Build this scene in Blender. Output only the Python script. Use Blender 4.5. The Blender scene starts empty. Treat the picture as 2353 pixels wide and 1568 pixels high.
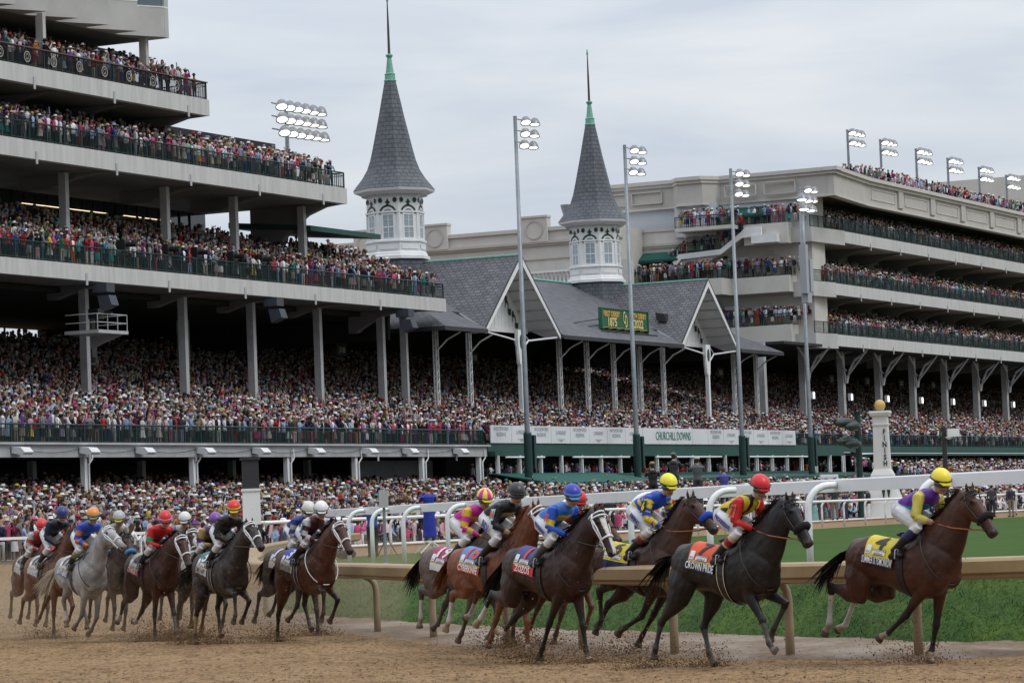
import bpy, bmesh, math, random
import numpy as np
from mathutils import Vector, Matrix, noise as mnoise
R = math.radians
random.seed(7); rng = np.random.default_rng(7)
scene = bpy.context.scene
col = scene.collection

# ---------------------------------------------------------------- camera
F = 7500.0; PIT = math.atan(398/7500.0); ROLL = 0.039; CH = 2.0
fwd = Vector((0, math.cos(PIT), math.sin(PIT))); u0 = Vector((0, -math.sin(PIT), math.cos(PIT))); r0 = Vector((1, 0, 0))
cr_ = math.cos(ROLL)*r0 - math.sin(ROLL)*u0; cu_ = math.sin(ROLL)*r0 + math.cos(ROLL)*u0
cam_data = bpy.data.cameras.new("camera"); cam = bpy.data.objects.new("camera", cam_data); col.objects.link(cam)
M = Matrix((cr_, cu_, -fwd)).transposed().to_4x4(); M.translation = Vector((0, 0, CH))
cam.matrix_world = M
cam_data.sensor_width = 36; cam_data.lens = F/2352*36
cam_data.clip_end = 3000; cam_data.clip_start = 0.5
scene.camera = cam

# ---------------------------------------------------------------- sky, sun, exposure
SUN_EL, SUN_AZ = R(50), R(122)   # azimuth clockwise from the view direction: high, over the right shoulder
SUN_ROT = SUN_AZ
world = bpy.data.worlds.new("World"); scene.world = world; world.use_nodes = True
nt = world.node_tree; nt.nodes.clear()
def N(nt, typ, **kw):
    n = nt.nodes.new(typ)
    for k, v in kw.items():
        if k.startswith('i_'): n.inputs[k[2:].replace('_', ' ')].default_value = v
        else: setattr(n, k, v)
    return n
wo = N(nt, 'ShaderNodeOutputWorld')
sky = N(nt, 'ShaderNodeTexSky', sky_type='NISHITA', sun_disc=False, sun_elevation=SUN_EL, sun_rotation=SUN_ROT)
bg1 = N(nt, 'ShaderNodeBackground', i_Strength=0.07)
nt.links.new(sky.outputs[0], bg1.inputs[0])
tc = N(nt, 'ShaderNodeTexCoord'); mp = N(nt, 'ShaderNodeMapping'); mp.inputs['Scale'].default_value = (6.0, 6.0, 34.0); mp.inputs['Rotation'].default_value = (0.0, 0.08, 0.0)
nt.links.new(tc.outputs['Generated'], mp.inputs[0])
n1 = N(nt, 'ShaderNodeTexNoise'); n1.inputs['Scale'].default_value = 1.3; n1.inputs['Detail'].default_value = 5; n1.inputs['Roughness'].default_value = 0.5; n1.inputs['Distortion'].default_value = 0.35
nt.links.new(mp.outputs[0], n1.inputs[0])
rp = N(nt, 'ShaderNodeValToRGB'); nt.links.new(n1.outputs[0], rp.inputs[0])
rp.color_ramp.elements[0].position = 0.34; rp.color_ramp.elements[0].color = (0.515, 0.570, 0.648, 1)
rp.color_ramp.elements[1].position = 0.66; rp.color_ramp.elements[1].color = (0.665, 0.692, 0.728, 1)
e_ = rp.color_ramp.elements.new(0.52); e_.color = (0.598, 0.638, 0.692, 1)
# overcast luminance: the zenith of a clouded sky is brighter than the low sky (CIE overcast)
sx = N(nt, 'ShaderNodeSeparateXYZ'); nt.links.new(tc.outputs['Generated'], sx.inputs[0])
mz = N(nt, 'ShaderNodeMapRange'); mz.inputs['From Min'].default_value = 0.0; mz.inputs['From Max'].default_value = 1.0; mz.inputs['To Min'].default_value = 1.0; mz.inputs['To Max'].default_value = 2.7
nt.links.new(sx.outputs[2], mz.inputs[0])
bg2 = N(nt, 'ShaderNodeBackground'); nt.links.new(rp.outputs[0], bg2.inputs[0]); # added: unseen low sky behind the camera darkened to dim the stand interiors
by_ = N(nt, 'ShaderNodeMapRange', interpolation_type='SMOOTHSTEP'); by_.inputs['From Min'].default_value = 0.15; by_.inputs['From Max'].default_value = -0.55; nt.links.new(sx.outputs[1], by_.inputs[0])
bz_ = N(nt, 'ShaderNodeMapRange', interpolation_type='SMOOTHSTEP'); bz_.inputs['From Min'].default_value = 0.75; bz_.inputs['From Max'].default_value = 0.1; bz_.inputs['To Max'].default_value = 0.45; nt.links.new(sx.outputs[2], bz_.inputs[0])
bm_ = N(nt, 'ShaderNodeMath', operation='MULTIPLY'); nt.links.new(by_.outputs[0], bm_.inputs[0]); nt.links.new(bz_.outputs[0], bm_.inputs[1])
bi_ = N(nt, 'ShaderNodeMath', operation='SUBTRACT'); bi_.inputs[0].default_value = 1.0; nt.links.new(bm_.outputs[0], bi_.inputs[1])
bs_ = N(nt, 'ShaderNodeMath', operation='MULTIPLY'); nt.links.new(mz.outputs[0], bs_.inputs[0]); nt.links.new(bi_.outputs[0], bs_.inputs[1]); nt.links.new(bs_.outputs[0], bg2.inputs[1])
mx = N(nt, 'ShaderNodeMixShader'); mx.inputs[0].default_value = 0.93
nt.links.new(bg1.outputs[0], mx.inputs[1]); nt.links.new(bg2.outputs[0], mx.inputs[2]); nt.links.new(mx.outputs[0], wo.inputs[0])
sd = bpy.data.lights.new("sun", 'SUN'); sd.energy = 1.15; sd.angle = R(24); sd.color = (1.0, 0.97, 0.92)
sun = bpy.data.objects.new("sun", sd); col.objects.link(sun)
sun.rotation_euler = (-Vector((math.sin(SUN_AZ)*math.cos(SUN_EL), math.cos(SUN_AZ)*math.cos(SUN_EL), math.sin(SUN_EL)))).to_track_quat('-Z', 'Y').to_euler()
scene.view_settings.view_transform = 'Standard'; scene.view_settings.look = 'None'
scene.view_settings.exposure = 0.0; scene.view_settings.gamma = 1.0
scene.cycles.max_bounces = 5; scene.cycles.diffuse_bounces = 3; scene.cycles.glossy_bounces = 2
scene.cycles.transmission_bounces = 3; scene.cycles.transparent_max_bounces = 8; scene.cycles.volume_bounces = 0
scene.cycles.use_denoising = True

# ---------------------------------------------------------------- facade frame: s along the stand, d behind its front, z up
U = np.array([.4307, .9023, 0]); B = np.array([-.9023, .4307, 0]); O = np.array([-29., 185., 0])
def W(s, d, z): return O + U*s + B*d + np.array([0, 0, z])
FR = Matrix(((U[0], B[0], 0, O[0]), (U[1], B[1], 0, O[1]), (0, 0, 1, 0), (0, 0, 0, 1)))

# ---------------------------------------------------------------- materials
MATS = {}
def mat(name, c, rough=0.6, c2=None, scale=1.0, detail=4, bump=0.0, bscale=None, metal=0.0, attr=False, emis=0, spec=0.4, coord='Object', stretch=(1, 1, 1), lo=0.35, hi=0.65, sheen=0, extra=None):
    if name in MATS: return MATS[name]
    m = bpy.data.materials.new(name); m.use_nodes = True; nt = m.node_tree; b = nt.nodes['Principled BSDF']
    b.inputs['Roughness'].default_value = rough; b.inputs['Metallic'].default_value = metal
    b.inputs['Specular IOR Level'].default_value = spec
    if sheen: b.inputs['Sheen Weight'].default_value = sheen
    tc = N(nt, 'ShaderNodeTexCoord'); mp = N(nt, 'ShaderNodeMapping'); mp.inputs['Scale'].default_value = stretch
    nt.links.new(tc.outputs[coord], mp.inputs[0])
    src = None
    if attr:
        a = N(nt, 'ShaderNodeAttribute', attribute_name='Col'); src = a.outputs['Color']
    if c2 is not None:
        n = N(nt, 'ShaderNodeTexNoise'); n.inputs['Scale'].default_value = scale; n.inputs['Detail'].default_value = detail; n.inputs['Roughness'].default_value = 0.6
        nt.links.new(mp.outputs[0], n.inputs[0])
        r = N(nt, 'ShaderNodeValToRGB'); r.color_ramp.elements[0].position = lo; r.color_ramp.elements[1].position = hi
        r.color_ramp.elements[0].color = (*c, 1); r.color_ramp.elements[1].color = (*c2, 1)
        nt.links.new(n.outputs[0], r.inputs[0])
        if src is not None:
            mm = N(nt, 'ShaderNodeMix', data_type='RGBA', blend_type='MULTIPLY'); mm.inputs[0].default_value = 1
            nt.links.new(src, mm.inputs[6]); nt.links.new(r.outputs[0], mm.inputs[7]); src = mm.outputs[2]
        else: src = r.outputs[0]
    if src is not None: nt.links.new(src, b.inputs['Base Color'])
    else: b.inputs['Base Color'].default_value = (*c, 1)
    if emis:
        b.inputs['Emission Color'].default_value = (*c, 1); b.inputs['Emission Strength'].default_value = emis
    if bump:
        n = N(nt, 'ShaderNodeTexNoise'); n.inputs['Scale'].default_value = bscale or scale*4; n.inputs['Detail'].default_value = 5
        nt.links.new(mp.outputs[0], n.inputs[0])
        bp = N(nt, 'ShaderNodeBump'); bp.inputs['Strength'].default_value = 1.0; bp.inputs['Distance'].default_value = bump
        nt.links.new(n.outputs[0], bp.inputs['Height']); nt.links.new(bp.outputs[0], b.inputs['Normal'])
    if extra: extra(nt, b)
    MATS[name] = m; return m

def slate_mat(name, c1, c2, cm):
    m = bpy.data.materials.new(name); m.use_nodes = True; nt = m.node_tree; b = nt.nodes['Principled BSDF']
    b.inputs['Roughness'].default_value = 0.62
    uv = N(nt, 'ShaderNodeUVMap'); br = N(nt, 'ShaderNodeTexBrick')
    br.inputs['Scale'].default_value = 1.0; br.inputs['Brick Width'].default_value = 0.55; br.inputs['Row Height'].default_value = 0.36
    br.inputs['Mortar Size'].default_value = 0.04; br.inputs['Mortar Smooth'].default_value = 0.3; br.inputs['Bias'].default_value = 0.0
    br.inputs['Color1'].default_value = (*c1, 1); br.inputs['Color2'].default_value = (*c2, 1); br.inputs['Mortar'].default_value = (*cm, 1)
    n = N(nt, 'ShaderNodeTexNoise'); n.inputs['Scale'].default_value = 0.9; n.inputs['Detail'].default_value = 6
    mpn = N(nt, 'ShaderNodeMapping'); nt.links.new(uv.outputs[0], mpn.inputs[0]); nt.links.new(mpn.outputs[0], n.inputs[0])
    nt.links.new(uv.outputs[0], br.inputs[0])
    r = N(nt, 'ShaderNodeValToRGB'); r.color_ramp.elements[0].position = .3; r.color_ramp.elements[1].position = .7
    r.color_ramp.elements[0].color = (.72, .72, .74, 1); r.color_ramp.elements[1].color = (1.15, 1.13, 1.1, 1)
    nt.links.new(n.outputs[0], r.inputs[0])
    mm = N(nt, 'ShaderNodeMix', data_type='RGBA', blend_type='MULTIPLY'); mm.inputs[0].default_value = 1
    nt.links.new(br.outputs[0], mm.inputs[6]); nt.links.new(r.outputs[0], mm.inputs[7]); nt.links.new(mm.outputs[2], b.inputs['Base Color'])
    bp = N(nt, 'ShaderNodeBump'); bp.inputs['Distance'].default_value = 0.04; bp.inputs['Strength'].default_value = .9; bp.invert = True
    nt.links.new(br.outputs['Fac'], bp.inputs['Height']); nt.links.new(bp.outputs[0], b.inputs['Normal'])
    return m

# ---------------------------------------------------------------- mesh builder
class MB:
    def __init__(s, T=None): s.v = []; s.f = []; s.c = []; s.uv = []; s.T = T
    def add(s, vs, fs, c=None, uvs=None):
        o = len(s.v)
        for p in vs: s.v.append(tuple(s.T(*p)) if s.T else tuple(p))
        for i, f in enumerate(fs):
            s.f.append(tuple(o+k for k in f)); s.c.append(c); s.uv.append(uvs[i] if uvs else None)
    def quad(s, a, b, c_, d, c=None, uv=None): s.add([a, b, c_, d], [(0, 1, 2, 3)], c, [uv] if uv else None)
    def box(s, a0, a1, b0, b1, c0, c1, c=None):
        vs = [(a0, b0, c0), (a1, b0, c0), (a1, b1, c0), (a0, b1, c0), (a0, b0, c1), (a1, b0, c1), (a1, b1, c1), (a0, b1, c1)]
        s.add(vs, [(0, 3, 2, 1), (4, 5, 6, 7), (0, 1, 5, 4), (1, 2, 6, 5), (2, 3, 7, 6), (3, 0, 4, 7)], c)
    def prism(s, poly, lo, hi, axis=0, c=None):
        n = len(poly)
        def P(p, t): return (t, p[0], p[1]) if axis == 0 else ((p[0], t, p[1]) if axis == 1 else (p[0], p[1], t))
        vs = [P(p, lo) for p in poly]+[P(p, hi) for p in poly]
        s.add(vs, [tuple(range(n))[::-1], tuple(range(n, 2*n))]+[(i, (i+1) % n, n+(i+1) % n, n+i) for i in range(n)], c)
    def tube(s, pts, rad, n=8, c=None, cap=True, flat=1.0):
        pts = [Vector(p) for p in pts]; rad = rad if hasattr(rad, '__len__') else [rad]*len(pts)
        vs = []; up = None
        for i, p in enumerate(pts):
            t = (pts[min(i+1, len(pts)-1)]-pts[max(i-1, 0)]).normalized()
            if up is None:
                up = Vector((0, 0, 1)) if abs(t.z) < .9 else Vector((0, 1, 0))
            a = t.cross(up).normalized(); b = a.cross(t).normalized(); up = b
            for k in range(n):
                q = 2*math.pi*k/n; vs.append(p+a*(math.cos(q)*rad[i])+b*(math.sin(q)*rad[i]*flat))
        m = len(pts); fs = [(i*n+k, i*n+(k+1) % n, (i+1)*n+(k+1) % n, (i+1)*n+k) for i in range(m-1) for k in range(n)]
        if cap: fs += [tuple(range(n))[::-1], tuple(range((m-1)*n, m*n))]
        s.add(vs, fs, c)
    def lathe(s, prof, n=16, ctr=(0, 0), c=None, rot=0, cap=True, uvs=False):
        vs = [(ctr[0]+r*math.cos(rot+2*math.pi*k/n), ctr[1]+r*math.sin(rot+2*math.pi*k/n), z) for r, z in prof for k in range(n)]
        m = len(prof); fs = []; uv = []
        L = 0
        for i in range(m-1):
            l2 = L+math.hypot(prof[i+1][0]-prof[i][0], prof[i+1][1]-prof[i][1])
            for k in range(n):
                fs.append((i*n+k, i*n+(k+1) % n, (i+1)*n+(k+1) % n, (i+1)*n+k))
                w0 = 2*prof[i][0]*math.sin(math.pi/n); w1 = 2*prof[i+1][0]*math.sin(math.pi/n); b0 = k*7.3
                uv.append([(b0-w0/2, L), (b0+w0/2, L), (b0+w1/2, l2), (b0-w1/2, l2)])
            L = l2
        if cap: fs += [tuple(range(n))[::-1], tuple(range((m-1)*n, m*n))]; uv += [None, None]
        s.add(vs, fs, c, uv if uvs else None)
    def build(s, name, m, parent=None, smooth=False, **props):
        me = bpy.data.meshes.new(name); me.from_pydata(s.v, [], s.f); me.validate(clean_customdata=False)
        if isinstance(m, (list, tuple)):
            for x in m: me.materials.append(x)
        else: me.materials.append(m)
        if any(c is not None for c in s.c) and len(me.polygons) == len(s.c):
            if isinstance(m, (list, tuple)): me.polygons.foreach_set('material_index', [int(c or 0) for c in s.c])
            else:
                at = me.attributes.new('Col', 'FLOAT_COLOR', 'FACE')
                arr = np.array([(*(c or (1, 1, 1)), 1.0) for c in s.c], dtype=np.float32); at.data.foreach_set('color', arr.ravel())
        if any(u is not None for u in s.uv) and len(me.polygons) == len(s.uv):
            ul = me.uv_layers.new(name='UVMap')
            for p, u in zip(me.polygons, s.uv):
                if u is not None:
                    for li, q in zip(p.loop_indices, u): ul.data[li].uv = q
        if smooth:
            me.polygons.foreach_set('use_smooth', [True]*len(me.polygons))
        me.update()
        o = bpy.data.objects.new(name, me); col.objects.link(o)
        if parent is not None: attach(o, parent)
        for k, v in props.items(): o[k] = v
        return o
def attach(o, parent):
    o.parent = parent
    top = parent
    while top.parent is not None: top = top.parent
    if parent is top: o.matrix_parent_inverse = top.matrix_basis.inverted()
def empty(name, label=None, cat=None, group=None, mw=None, loc=None, kind=None):
    o = bpy.data.objects.new(name, None); col.objects.link(o)
    if label: o['label'] = label
    if cat: o['category'] = cat
    if group: o['group'] = group
    if kind: o['kind'] = kind
    if mw is not None: o.matrix_world = mw
    if loc is not None: o.location = loc
    return o
def text_mesh(body, size=1.0, extrude=0.0, align='CENTER', shear=0.0, bold=0.0, spacing=1.0):
    cu = bpy.data.curves.new('lettering', 'FONT'); cu.body = body; cu.size = size; cu.extrude = extrude; cu.align_x = align; cu.align_y = 'CENTER'
    cu.offset = bold; cu.space_character = spacing; cu.resolution_u = 2
    o = bpy.data.objects.new('lettering', cu); col.objects.link(o)
    dg = bpy.context.evaluated_depsgraph_get(); me = bpy.data.meshes.new_from_object(o.evaluated_get(dg))
    bpy.data.objects.remove(o); bpy.data.curves.remove(cu)
    return me
def lettering(body, size, origin, xd, yd, m, parent=None, name='lettering', bold=0.0, sx=1.0, extrude=0.004, spacing=1.0):
    """flat letters in the plane spanned by xd (reading direction) and yd (up)"""
    me = text_mesh(body, size, extrude, bold=bold, spacing=spacing)
    xd = Vector(xd).normalized(); yd = Vector(yd).normalized(); nd = xd.cross(yd)
    o_ = Vector(origin)
    for v in me.vertices: v.co = o_+xd*(v.co.x*sx)+yd*v.co.y+nd*v.co.z
    me.materials.clear(); me.materials.append(m)
    o = bpy.data.objects.new(name, me); col.objects.link(o)
    if parent is not None: attach(o, parent)
    return o

CONC = mat('painted_concrete', (.40, .395, .385), .75, (.50, .495, .48), scale=.35, detail=8, bump=.004, bscale=9)
CONC_ST = mat('streaked_concrete', (.43, .43, .42), .75, (.54, .535, .52), scale=1.1, detail=8, stretch=(2.2, 2.2, .25), lo=.3, hi=.6)
def _streaks(nt, b): pass
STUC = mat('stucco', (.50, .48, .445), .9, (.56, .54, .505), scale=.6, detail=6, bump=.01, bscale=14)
STUC_D = mat('stucco_darker_band', (.44, .42, .39), .9, (.49, .47, .44), scale=.6, detail=6, bump=.01, bscale=14)  # slightly darker stucco tone for bands and mouldings
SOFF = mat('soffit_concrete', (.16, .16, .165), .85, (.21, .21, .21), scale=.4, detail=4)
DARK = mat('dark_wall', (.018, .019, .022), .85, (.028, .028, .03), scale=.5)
STEP = mat('dark_seating', (.025, .025, .03), .9, (.04, .04, .045), scale=2)
STEEL = mat('painted_steel_grey', (.36, .365, .375), .55, (.44, .445, .455), scale=1.5, detail=6)
WHITE = mat('white_paint', (.68, .69, .70), .5, (.76, .765, .77), scale=1.2, detail=5)
WHITER = mat('white_rail_paint', (.74, .75, .77), .38, (.80, .81, .82), scale=1.5, detail=5)
GREEN = mat('dark_green_paint', (.006, .028, .026), .5, (.010, .038, .034), scale=2)
GREENF = mat('green_fascia', (.012, .060, .048), .6, (.018, .072, .058), scale=1.2)
AWN = mat('green_awning_cloth', (.008, .075, .058), .8, (.011, .092, .072), scale=1.5, bump=.01, bscale=5)
GLASS = mat('tinted_window_glass', (.02, .03, .035), .08, spec=.9)
BLACK = mat('black_metal', (.02, .02, .022), .5)
COPPER = mat('verdigris_copper', (.12, .32, .25), .6, (.20, .42, .33), scale=3, detail=5)
SLATE = slate_mat('slate_roof', (.088, .087, .103), (.125, .122, .142), (.035, .034, .04))
SLATE_S = slate_mat('spire_slate', (.085, .097, .118), (.102, .114, .136), (.055, .062, .075))
GOLD = mat('gold_paint', (.52, .34, .10), .45, (.60, .40, .13), scale=4)
ORN = mat('ornament_green', (.010, .04, .018), .6)
PERSON = mat('people_clothes', (.86, .86, .86), .8, (1.0, 1.0, 1.0), scale=9, attr=True, spec=.2)
LAMPG = mat('pole_galvanised', (.20, .225, .25), .45, (.26, .285, .31), scale=2, metal=.35)
LAMPH = mat('lamp_housing', (.22, .225, .235), .4, metal=.5)
LENS = mat('lit_lamp_lens', (1.0, 1.0, .95), .4, emis=1.8)
WARMP = mat('indoor_light', (1.0, .78, .5), .4, emis=1.6)
BLK = mat('blackish_letters', (.03, .03, .035), .6)
GRNL = mat('green_letters', (.05, .20, .13), .6)
GREYL = mat('grey_letters', (.36, .37, .38), .6)
# ---------------------------------------------------------------- ground: one sheet with heights
rail_pts = [(14, 42.6), (10, 40.9), (7.0, 40.5), (4.87, 41.2), (3.4, 42.6), (1.9, 44.2), (.1, 48.6), (-1.59, 53.8), (-2.73, 58.4), (-4.2, 63), (-5.46, 68), (-6.3, 77), (-7.1, 90), (-6.6, 98), (-5.2, 105)]
toe_pts = [(30, 45.5), (14, 44.4), (10, 42.9), (6.5, 42.3), (5.4, 44.8), (4.5, 46.7), (2.75, 50.7), (.6, 54.8), (-1.36, 59), (-3.6, 66), (-4.5, 68.5), (-5.7, 75), (-6.2, 82), (-6.6, 92), (-6.3, 103), (-1.4, 113), (21.3, 161), (64.4, 251), (129, 386)]
crest_pts = [(30, 47.3), (14, 46.4), (10, 44.9), (7.4, 44.0), (6.5, 46.6), (5.7, 48.6), (4.1, 52.6), (2.4, 57.2), (.9, 62), (-1.2, 69.5), (-2.2, 72.5), (-4.2, 79), (-5.4, 85), (-6.0, 93), (-5.3, 102), (-.6, 112), (22.1, 160.6), (65.2, 250.6), (130, 385.5)]
TZ = 0.9
def resample(pts, n):
    p = np.array(pts, float); seg = np.r_[0, np.cumsum(np.hypot(*np.diff(p, axis=0).T))]
    t = np.linspace(0, seg[-1], n)
    # Catmull-Rom style smoothing through linear interpolation + smoothing
    q = np.c_[np.interp(t, seg, p[:, 0]), np.interp(t, seg, p[:, 1])]
    for _ in range(30): q[1:-1] = .5*q[1:-1]+.25*(q[:-2]+q[2:])
    return q
def near_dist(P, C):
    d = np.full(len(P), 1e9)
    for i in range(len(C)-1):
        a = C[i]; b = C[i+1]; ab = b-a; t = np.clip(((P-a)@ab)/(ab@ab), 0, 1)
        d = np.minimum(d, np.hypot(*(P-(a+t[:, None]*ab)).T))
    return d
def inside(P, poly):
    x, y = P[:, 0], P[:, 1]; c = np.zeros(len(P), bool); j = len(poly)-1
    for i in range(len(poly)):
        xi, yi = poly[i]; xj, yj = poly[j]
        m = ((yi > y) != (yj > y)) & (x < (xj-xi)*(y-yi)/(yj-yi+1e-12)+xi); c ^= m; j = i
    return c
toe = resample(toe_pts, 700); crest = resample(crest_pts, 700)
dirt_m = bpy.data.materials.new('track_dirt'); dirt_m.use_nodes = True
nt = dirt_m.node_tree; b = nt.nodes['Principled BSDF']; b.inputs['Roughness'].default_value = .95; b.inputs['Specular IOR Level'].default_value = .15
tc = N(nt, 'ShaderNodeTexCoord'); mp = N(nt, 'ShaderNodeMapping'); mp.inputs['Scale'].default_value = (1, .45, 1); nt.links.new(tc.outputs['Object'], mp.inputs[0])
def noise_ramp(nt, vec, scale, detail, stops, rough=.6):
    n = N(nt, 'ShaderNodeTexNoise'); n.inputs['Scale'].default_value = scale; n.inputs['Detail'].default_value = detail; n.inputs['Roughness'].default_value = rough
    nt.links.new(vec, n.inputs[0]); r = N(nt, 'ShaderNodeValToRGB'); nt.links.new(n.outputs[0], r.inputs[0])
    els = r.color_ramp.elements
    while len(els) < len(stops): els.new(.5)
    for e, (p, c) in zip(els, stops): e.position = p; e.color = (*c, 1)
    return n, r
def mul(nt, a, b_, typ='MULTIPLY', fac=1.0):
    mm = N(nt, 'ShaderNodeMix', data_type='RGBA', blend_type=typ)
    if hasattr(fac, 'default_value'): nt.links.new(fac, mm.inputs[0])
    else: mm.inputs[0].default_value = fac
    nt.links.new(a, mm.inputs[6]); nt.links.new(b_, mm.inputs[7]); return mm.outputs[2]
na, ra = noise_ramp(nt, mp.outputs[0], .5, 6, [(.3, (.215, .134, .068)), (.5, (.248, .158, .082)), (.7, (.275, .180, .097))])
nb, rb = noise_ramp(nt, mp.outputs[0], 9, 6, [(.30, (.50, .46, .42)), (.48, (1, 1, 1)), (.72, (1.28, 1.25, 1.22))])
nc, rc = noise_ramp(nt, mp.outputs[0], 17, 3, [(.36, (.26, .21, .18)), (.44, (1, 1, 1)), (1, (1, 1, 1))], .5)
c_ = mul(nt, mul(nt, ra.outputs[0], rb.outputs[0]), rc.outputs[0])
vo = N(nt, 'ShaderNodeTexVoronoi', feature='SMOOTH_F1'); vo.inputs['Scale'].default_value = 2.6; vo.inputs['Smoothness'].default_value = .6; vo.inputs['Randomness'].default_value = 1.0
mpv = N(nt, 'ShaderNodeMapping'); mpv.inputs['Scale'].default_value = (1, .6, 1); nt.links.new(tc.outputs['Object'], mpv.inputs[0]); nt.links.new(mpv.outputs[0], vo.inputs[0])
rv = N(nt, 'ShaderNodeValToRGB'); nt.links.new(vo.outputs['Distance'], rv.inputs[0]); rv.color_ramp.elements[0].position = .12; rv.color_ramp.elements[0].color = (.72, .69, .66, 1); rv.color_ramp.elements[1].position = .42; rv.color_ramp.elements[1].color = (1.04, 1.04, 1.04, 1)
c_ = mul(nt, c_, rv.outputs[0])
nt.links.new(c_, b.inputs['Base Color'])
bp = N(nt, 'ShaderNodeBump'); bp.inputs['Distance'].default_value = .06; bp.inputs['Strength'].default_value = .9
nt.links.new(nb.outputs[0], bp.inputs['Height']); bp2 = N(nt, 'ShaderNodeBump'); bp2.inputs['Distance'].default_value = .03
nt.links.new(nc.outputs[0], bp2.inputs['Height']); nt.links.new(bp.outputs[0], bp2.inputs['Normal']); bp3 = N(nt, 'ShaderNodeBump'); bp3.inputs['Distance'].default_value = .10; nt.links.new(vo.outputs['Distance'], bp3.inputs['Height']); nt.links.new(bp2.outputs[0], bp3.inputs['Normal']); nt.links.new(bp3.outputs[0], b.inputs['Normal'])

def grid_sheet(name, xs, ys, zf, m, keep=None, **props):
    X, Y = np.meshgrid(xs, ys); P = np.c_[X.ravel(), Y.ravel()]; Z = zf(P)
    nx, ny = len(xs), len(ys); V = np.c_[P, Z]
    idx = np.arange(nx*ny).reshape(ny, nx)
    q = np.stack([idx[:-1, :-1], idx[:-1, 1:], idx[1:, 1:], idx[1:, :-1]], -1).reshape(-1, 4)
    me = bpy.data.meshes.new(name); me.from_pydata(V.tolist(), [], q.tolist()); me.materials.append(m)
    me.polygons.foreach_set('use_smooth', [True]*len(q)); me.update()
    o = bpy.data.objects.new(name, me); col.objects.link(o)
    for k, v in props.items(): o[k] = v
    return o
def track_z(P):
    s = (P-O[:2])@U[:2]; d = (P-O[:2])@B[:2]
    D = P[:, 1]
    z = np.clip((D-75)/70, 0, 1)*.75
    z = np.where(d > -70, np.clip((D-75)/60, 0, 1)*.75, z)
    h = np.zeros(len(P))
    near = (D < 80)
    for i in np.where(near)[0]:
        x, y = P[i]; h[i] = .035*mnoise.noise(Vector((x*1.3, y*.7, 0)))+.022*mnoise.noise(Vector((x*4, y*2.2, 3)))
    return z+h
xs = np.r_[np.linspace(-420, -24, 20), np.linspace(-22, 22, 177), np.linspace(25, 420, 20)]
ys = np.r_[np.linspace(8, 32, 20), np.linspace(33, 80, 230), np.linspace(82, 150, 30), np.linspace(155, 900, 30)]
grid_sheet('dirt_track', xs, ys, track_z, dirt_m, kind='structure')
# damp paler sand strip between rail and grass bank
sand_m = bpy.data.materials.new('pale_damp_sand'); sand_m.use_nodes = True
nt = sand_m.node_tree; b = nt.nodes['Principled BSDF']; b.inputs['Specular IOR Level'].default_value = .35
tc = N(nt, 'ShaderNodeTexCoord'); mp = N(nt, 'ShaderNodeMapping'); mp.inputs['Scale'].default_value = (1, .5, 1); nt.links.new(tc.outputs['Object'], mp.inputs[0])
na, ra = noise_ramp(nt, mp.outputs[0], .8, 6, [(.35, (.14, .092, .056)), (.52, (.175, .122, .080)), (.68, (.215, .165, .122))])
nb, rb = noise_ramp(nt, mp.outputs[0], 12, 5, [(.33, (.45, .40, .38)), (.45, (1, 1, 1)), (.8, (1.1, 1.1, 1.1))])
nt.links.new(mul(nt, ra.outputs[0], rb.outputs[0]), b.inputs['Base Color'])
rr = N(nt, 'ShaderNodeValToRGB'); rr.color_ramp.elements[0].position = .45; rr.color_ramp.elements[1].position = .6; rr.color_ramp.elements[0].color = (.9, .9, .9, 1); rr.color_ramp.elements[1].color = (.6, .6, .6, 1)
nt.links.new(na.outputs[0], rr.inputs[0]); nt.links.new(rr.outputs[0], b.inputs['Roughness'])
railc = resample(rail_pts, 240)
V = []; Fq = []
nr = 7
for i in range(225):
    a = railc[i]; dT = toe[i] if i < len(toe) else toe[-1]
    t_ = railc[min(i+1, 239)]-railc[max(i-1, 0)]; nrm = np.array([t_[1], -t_[0]]); nrm /= np.hypot(*nrm)
    if nrm@(toe[np.argmin(np.hypot(*(toe-a).T))]-a) < 0: nrm = -nrm
    wdt = np.min(np.hypot(*(toe-a).T))+.5
    for k in range(nr):
        u = -.35+(wdt+.35)*k/(nr-1); j = .12*mnoise.noise(Vector((i*.35, k, 0))) if k == 0 else 0
        p = a+nrm*(u+j*3)
        V.append((p[0], p[1], float(track_z(np.array([p]))[0])+.045+.012*k/(nr-1) + (-.06 if k == 0 else 0)))
for i in range(224):
    for k in range(nr-1): Fq.append((i*nr+k, (i+1)*nr+k, (i+1)*nr+k+1, i*nr+k+1))
mb = MB(); mb.v = V; mb.f = Fq; mb.c = [None]*len(Fq); mb.uv = [None]*len(Fq); mb.build('sand_verge', sand_m, smooth=True, kind='structure')

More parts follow.
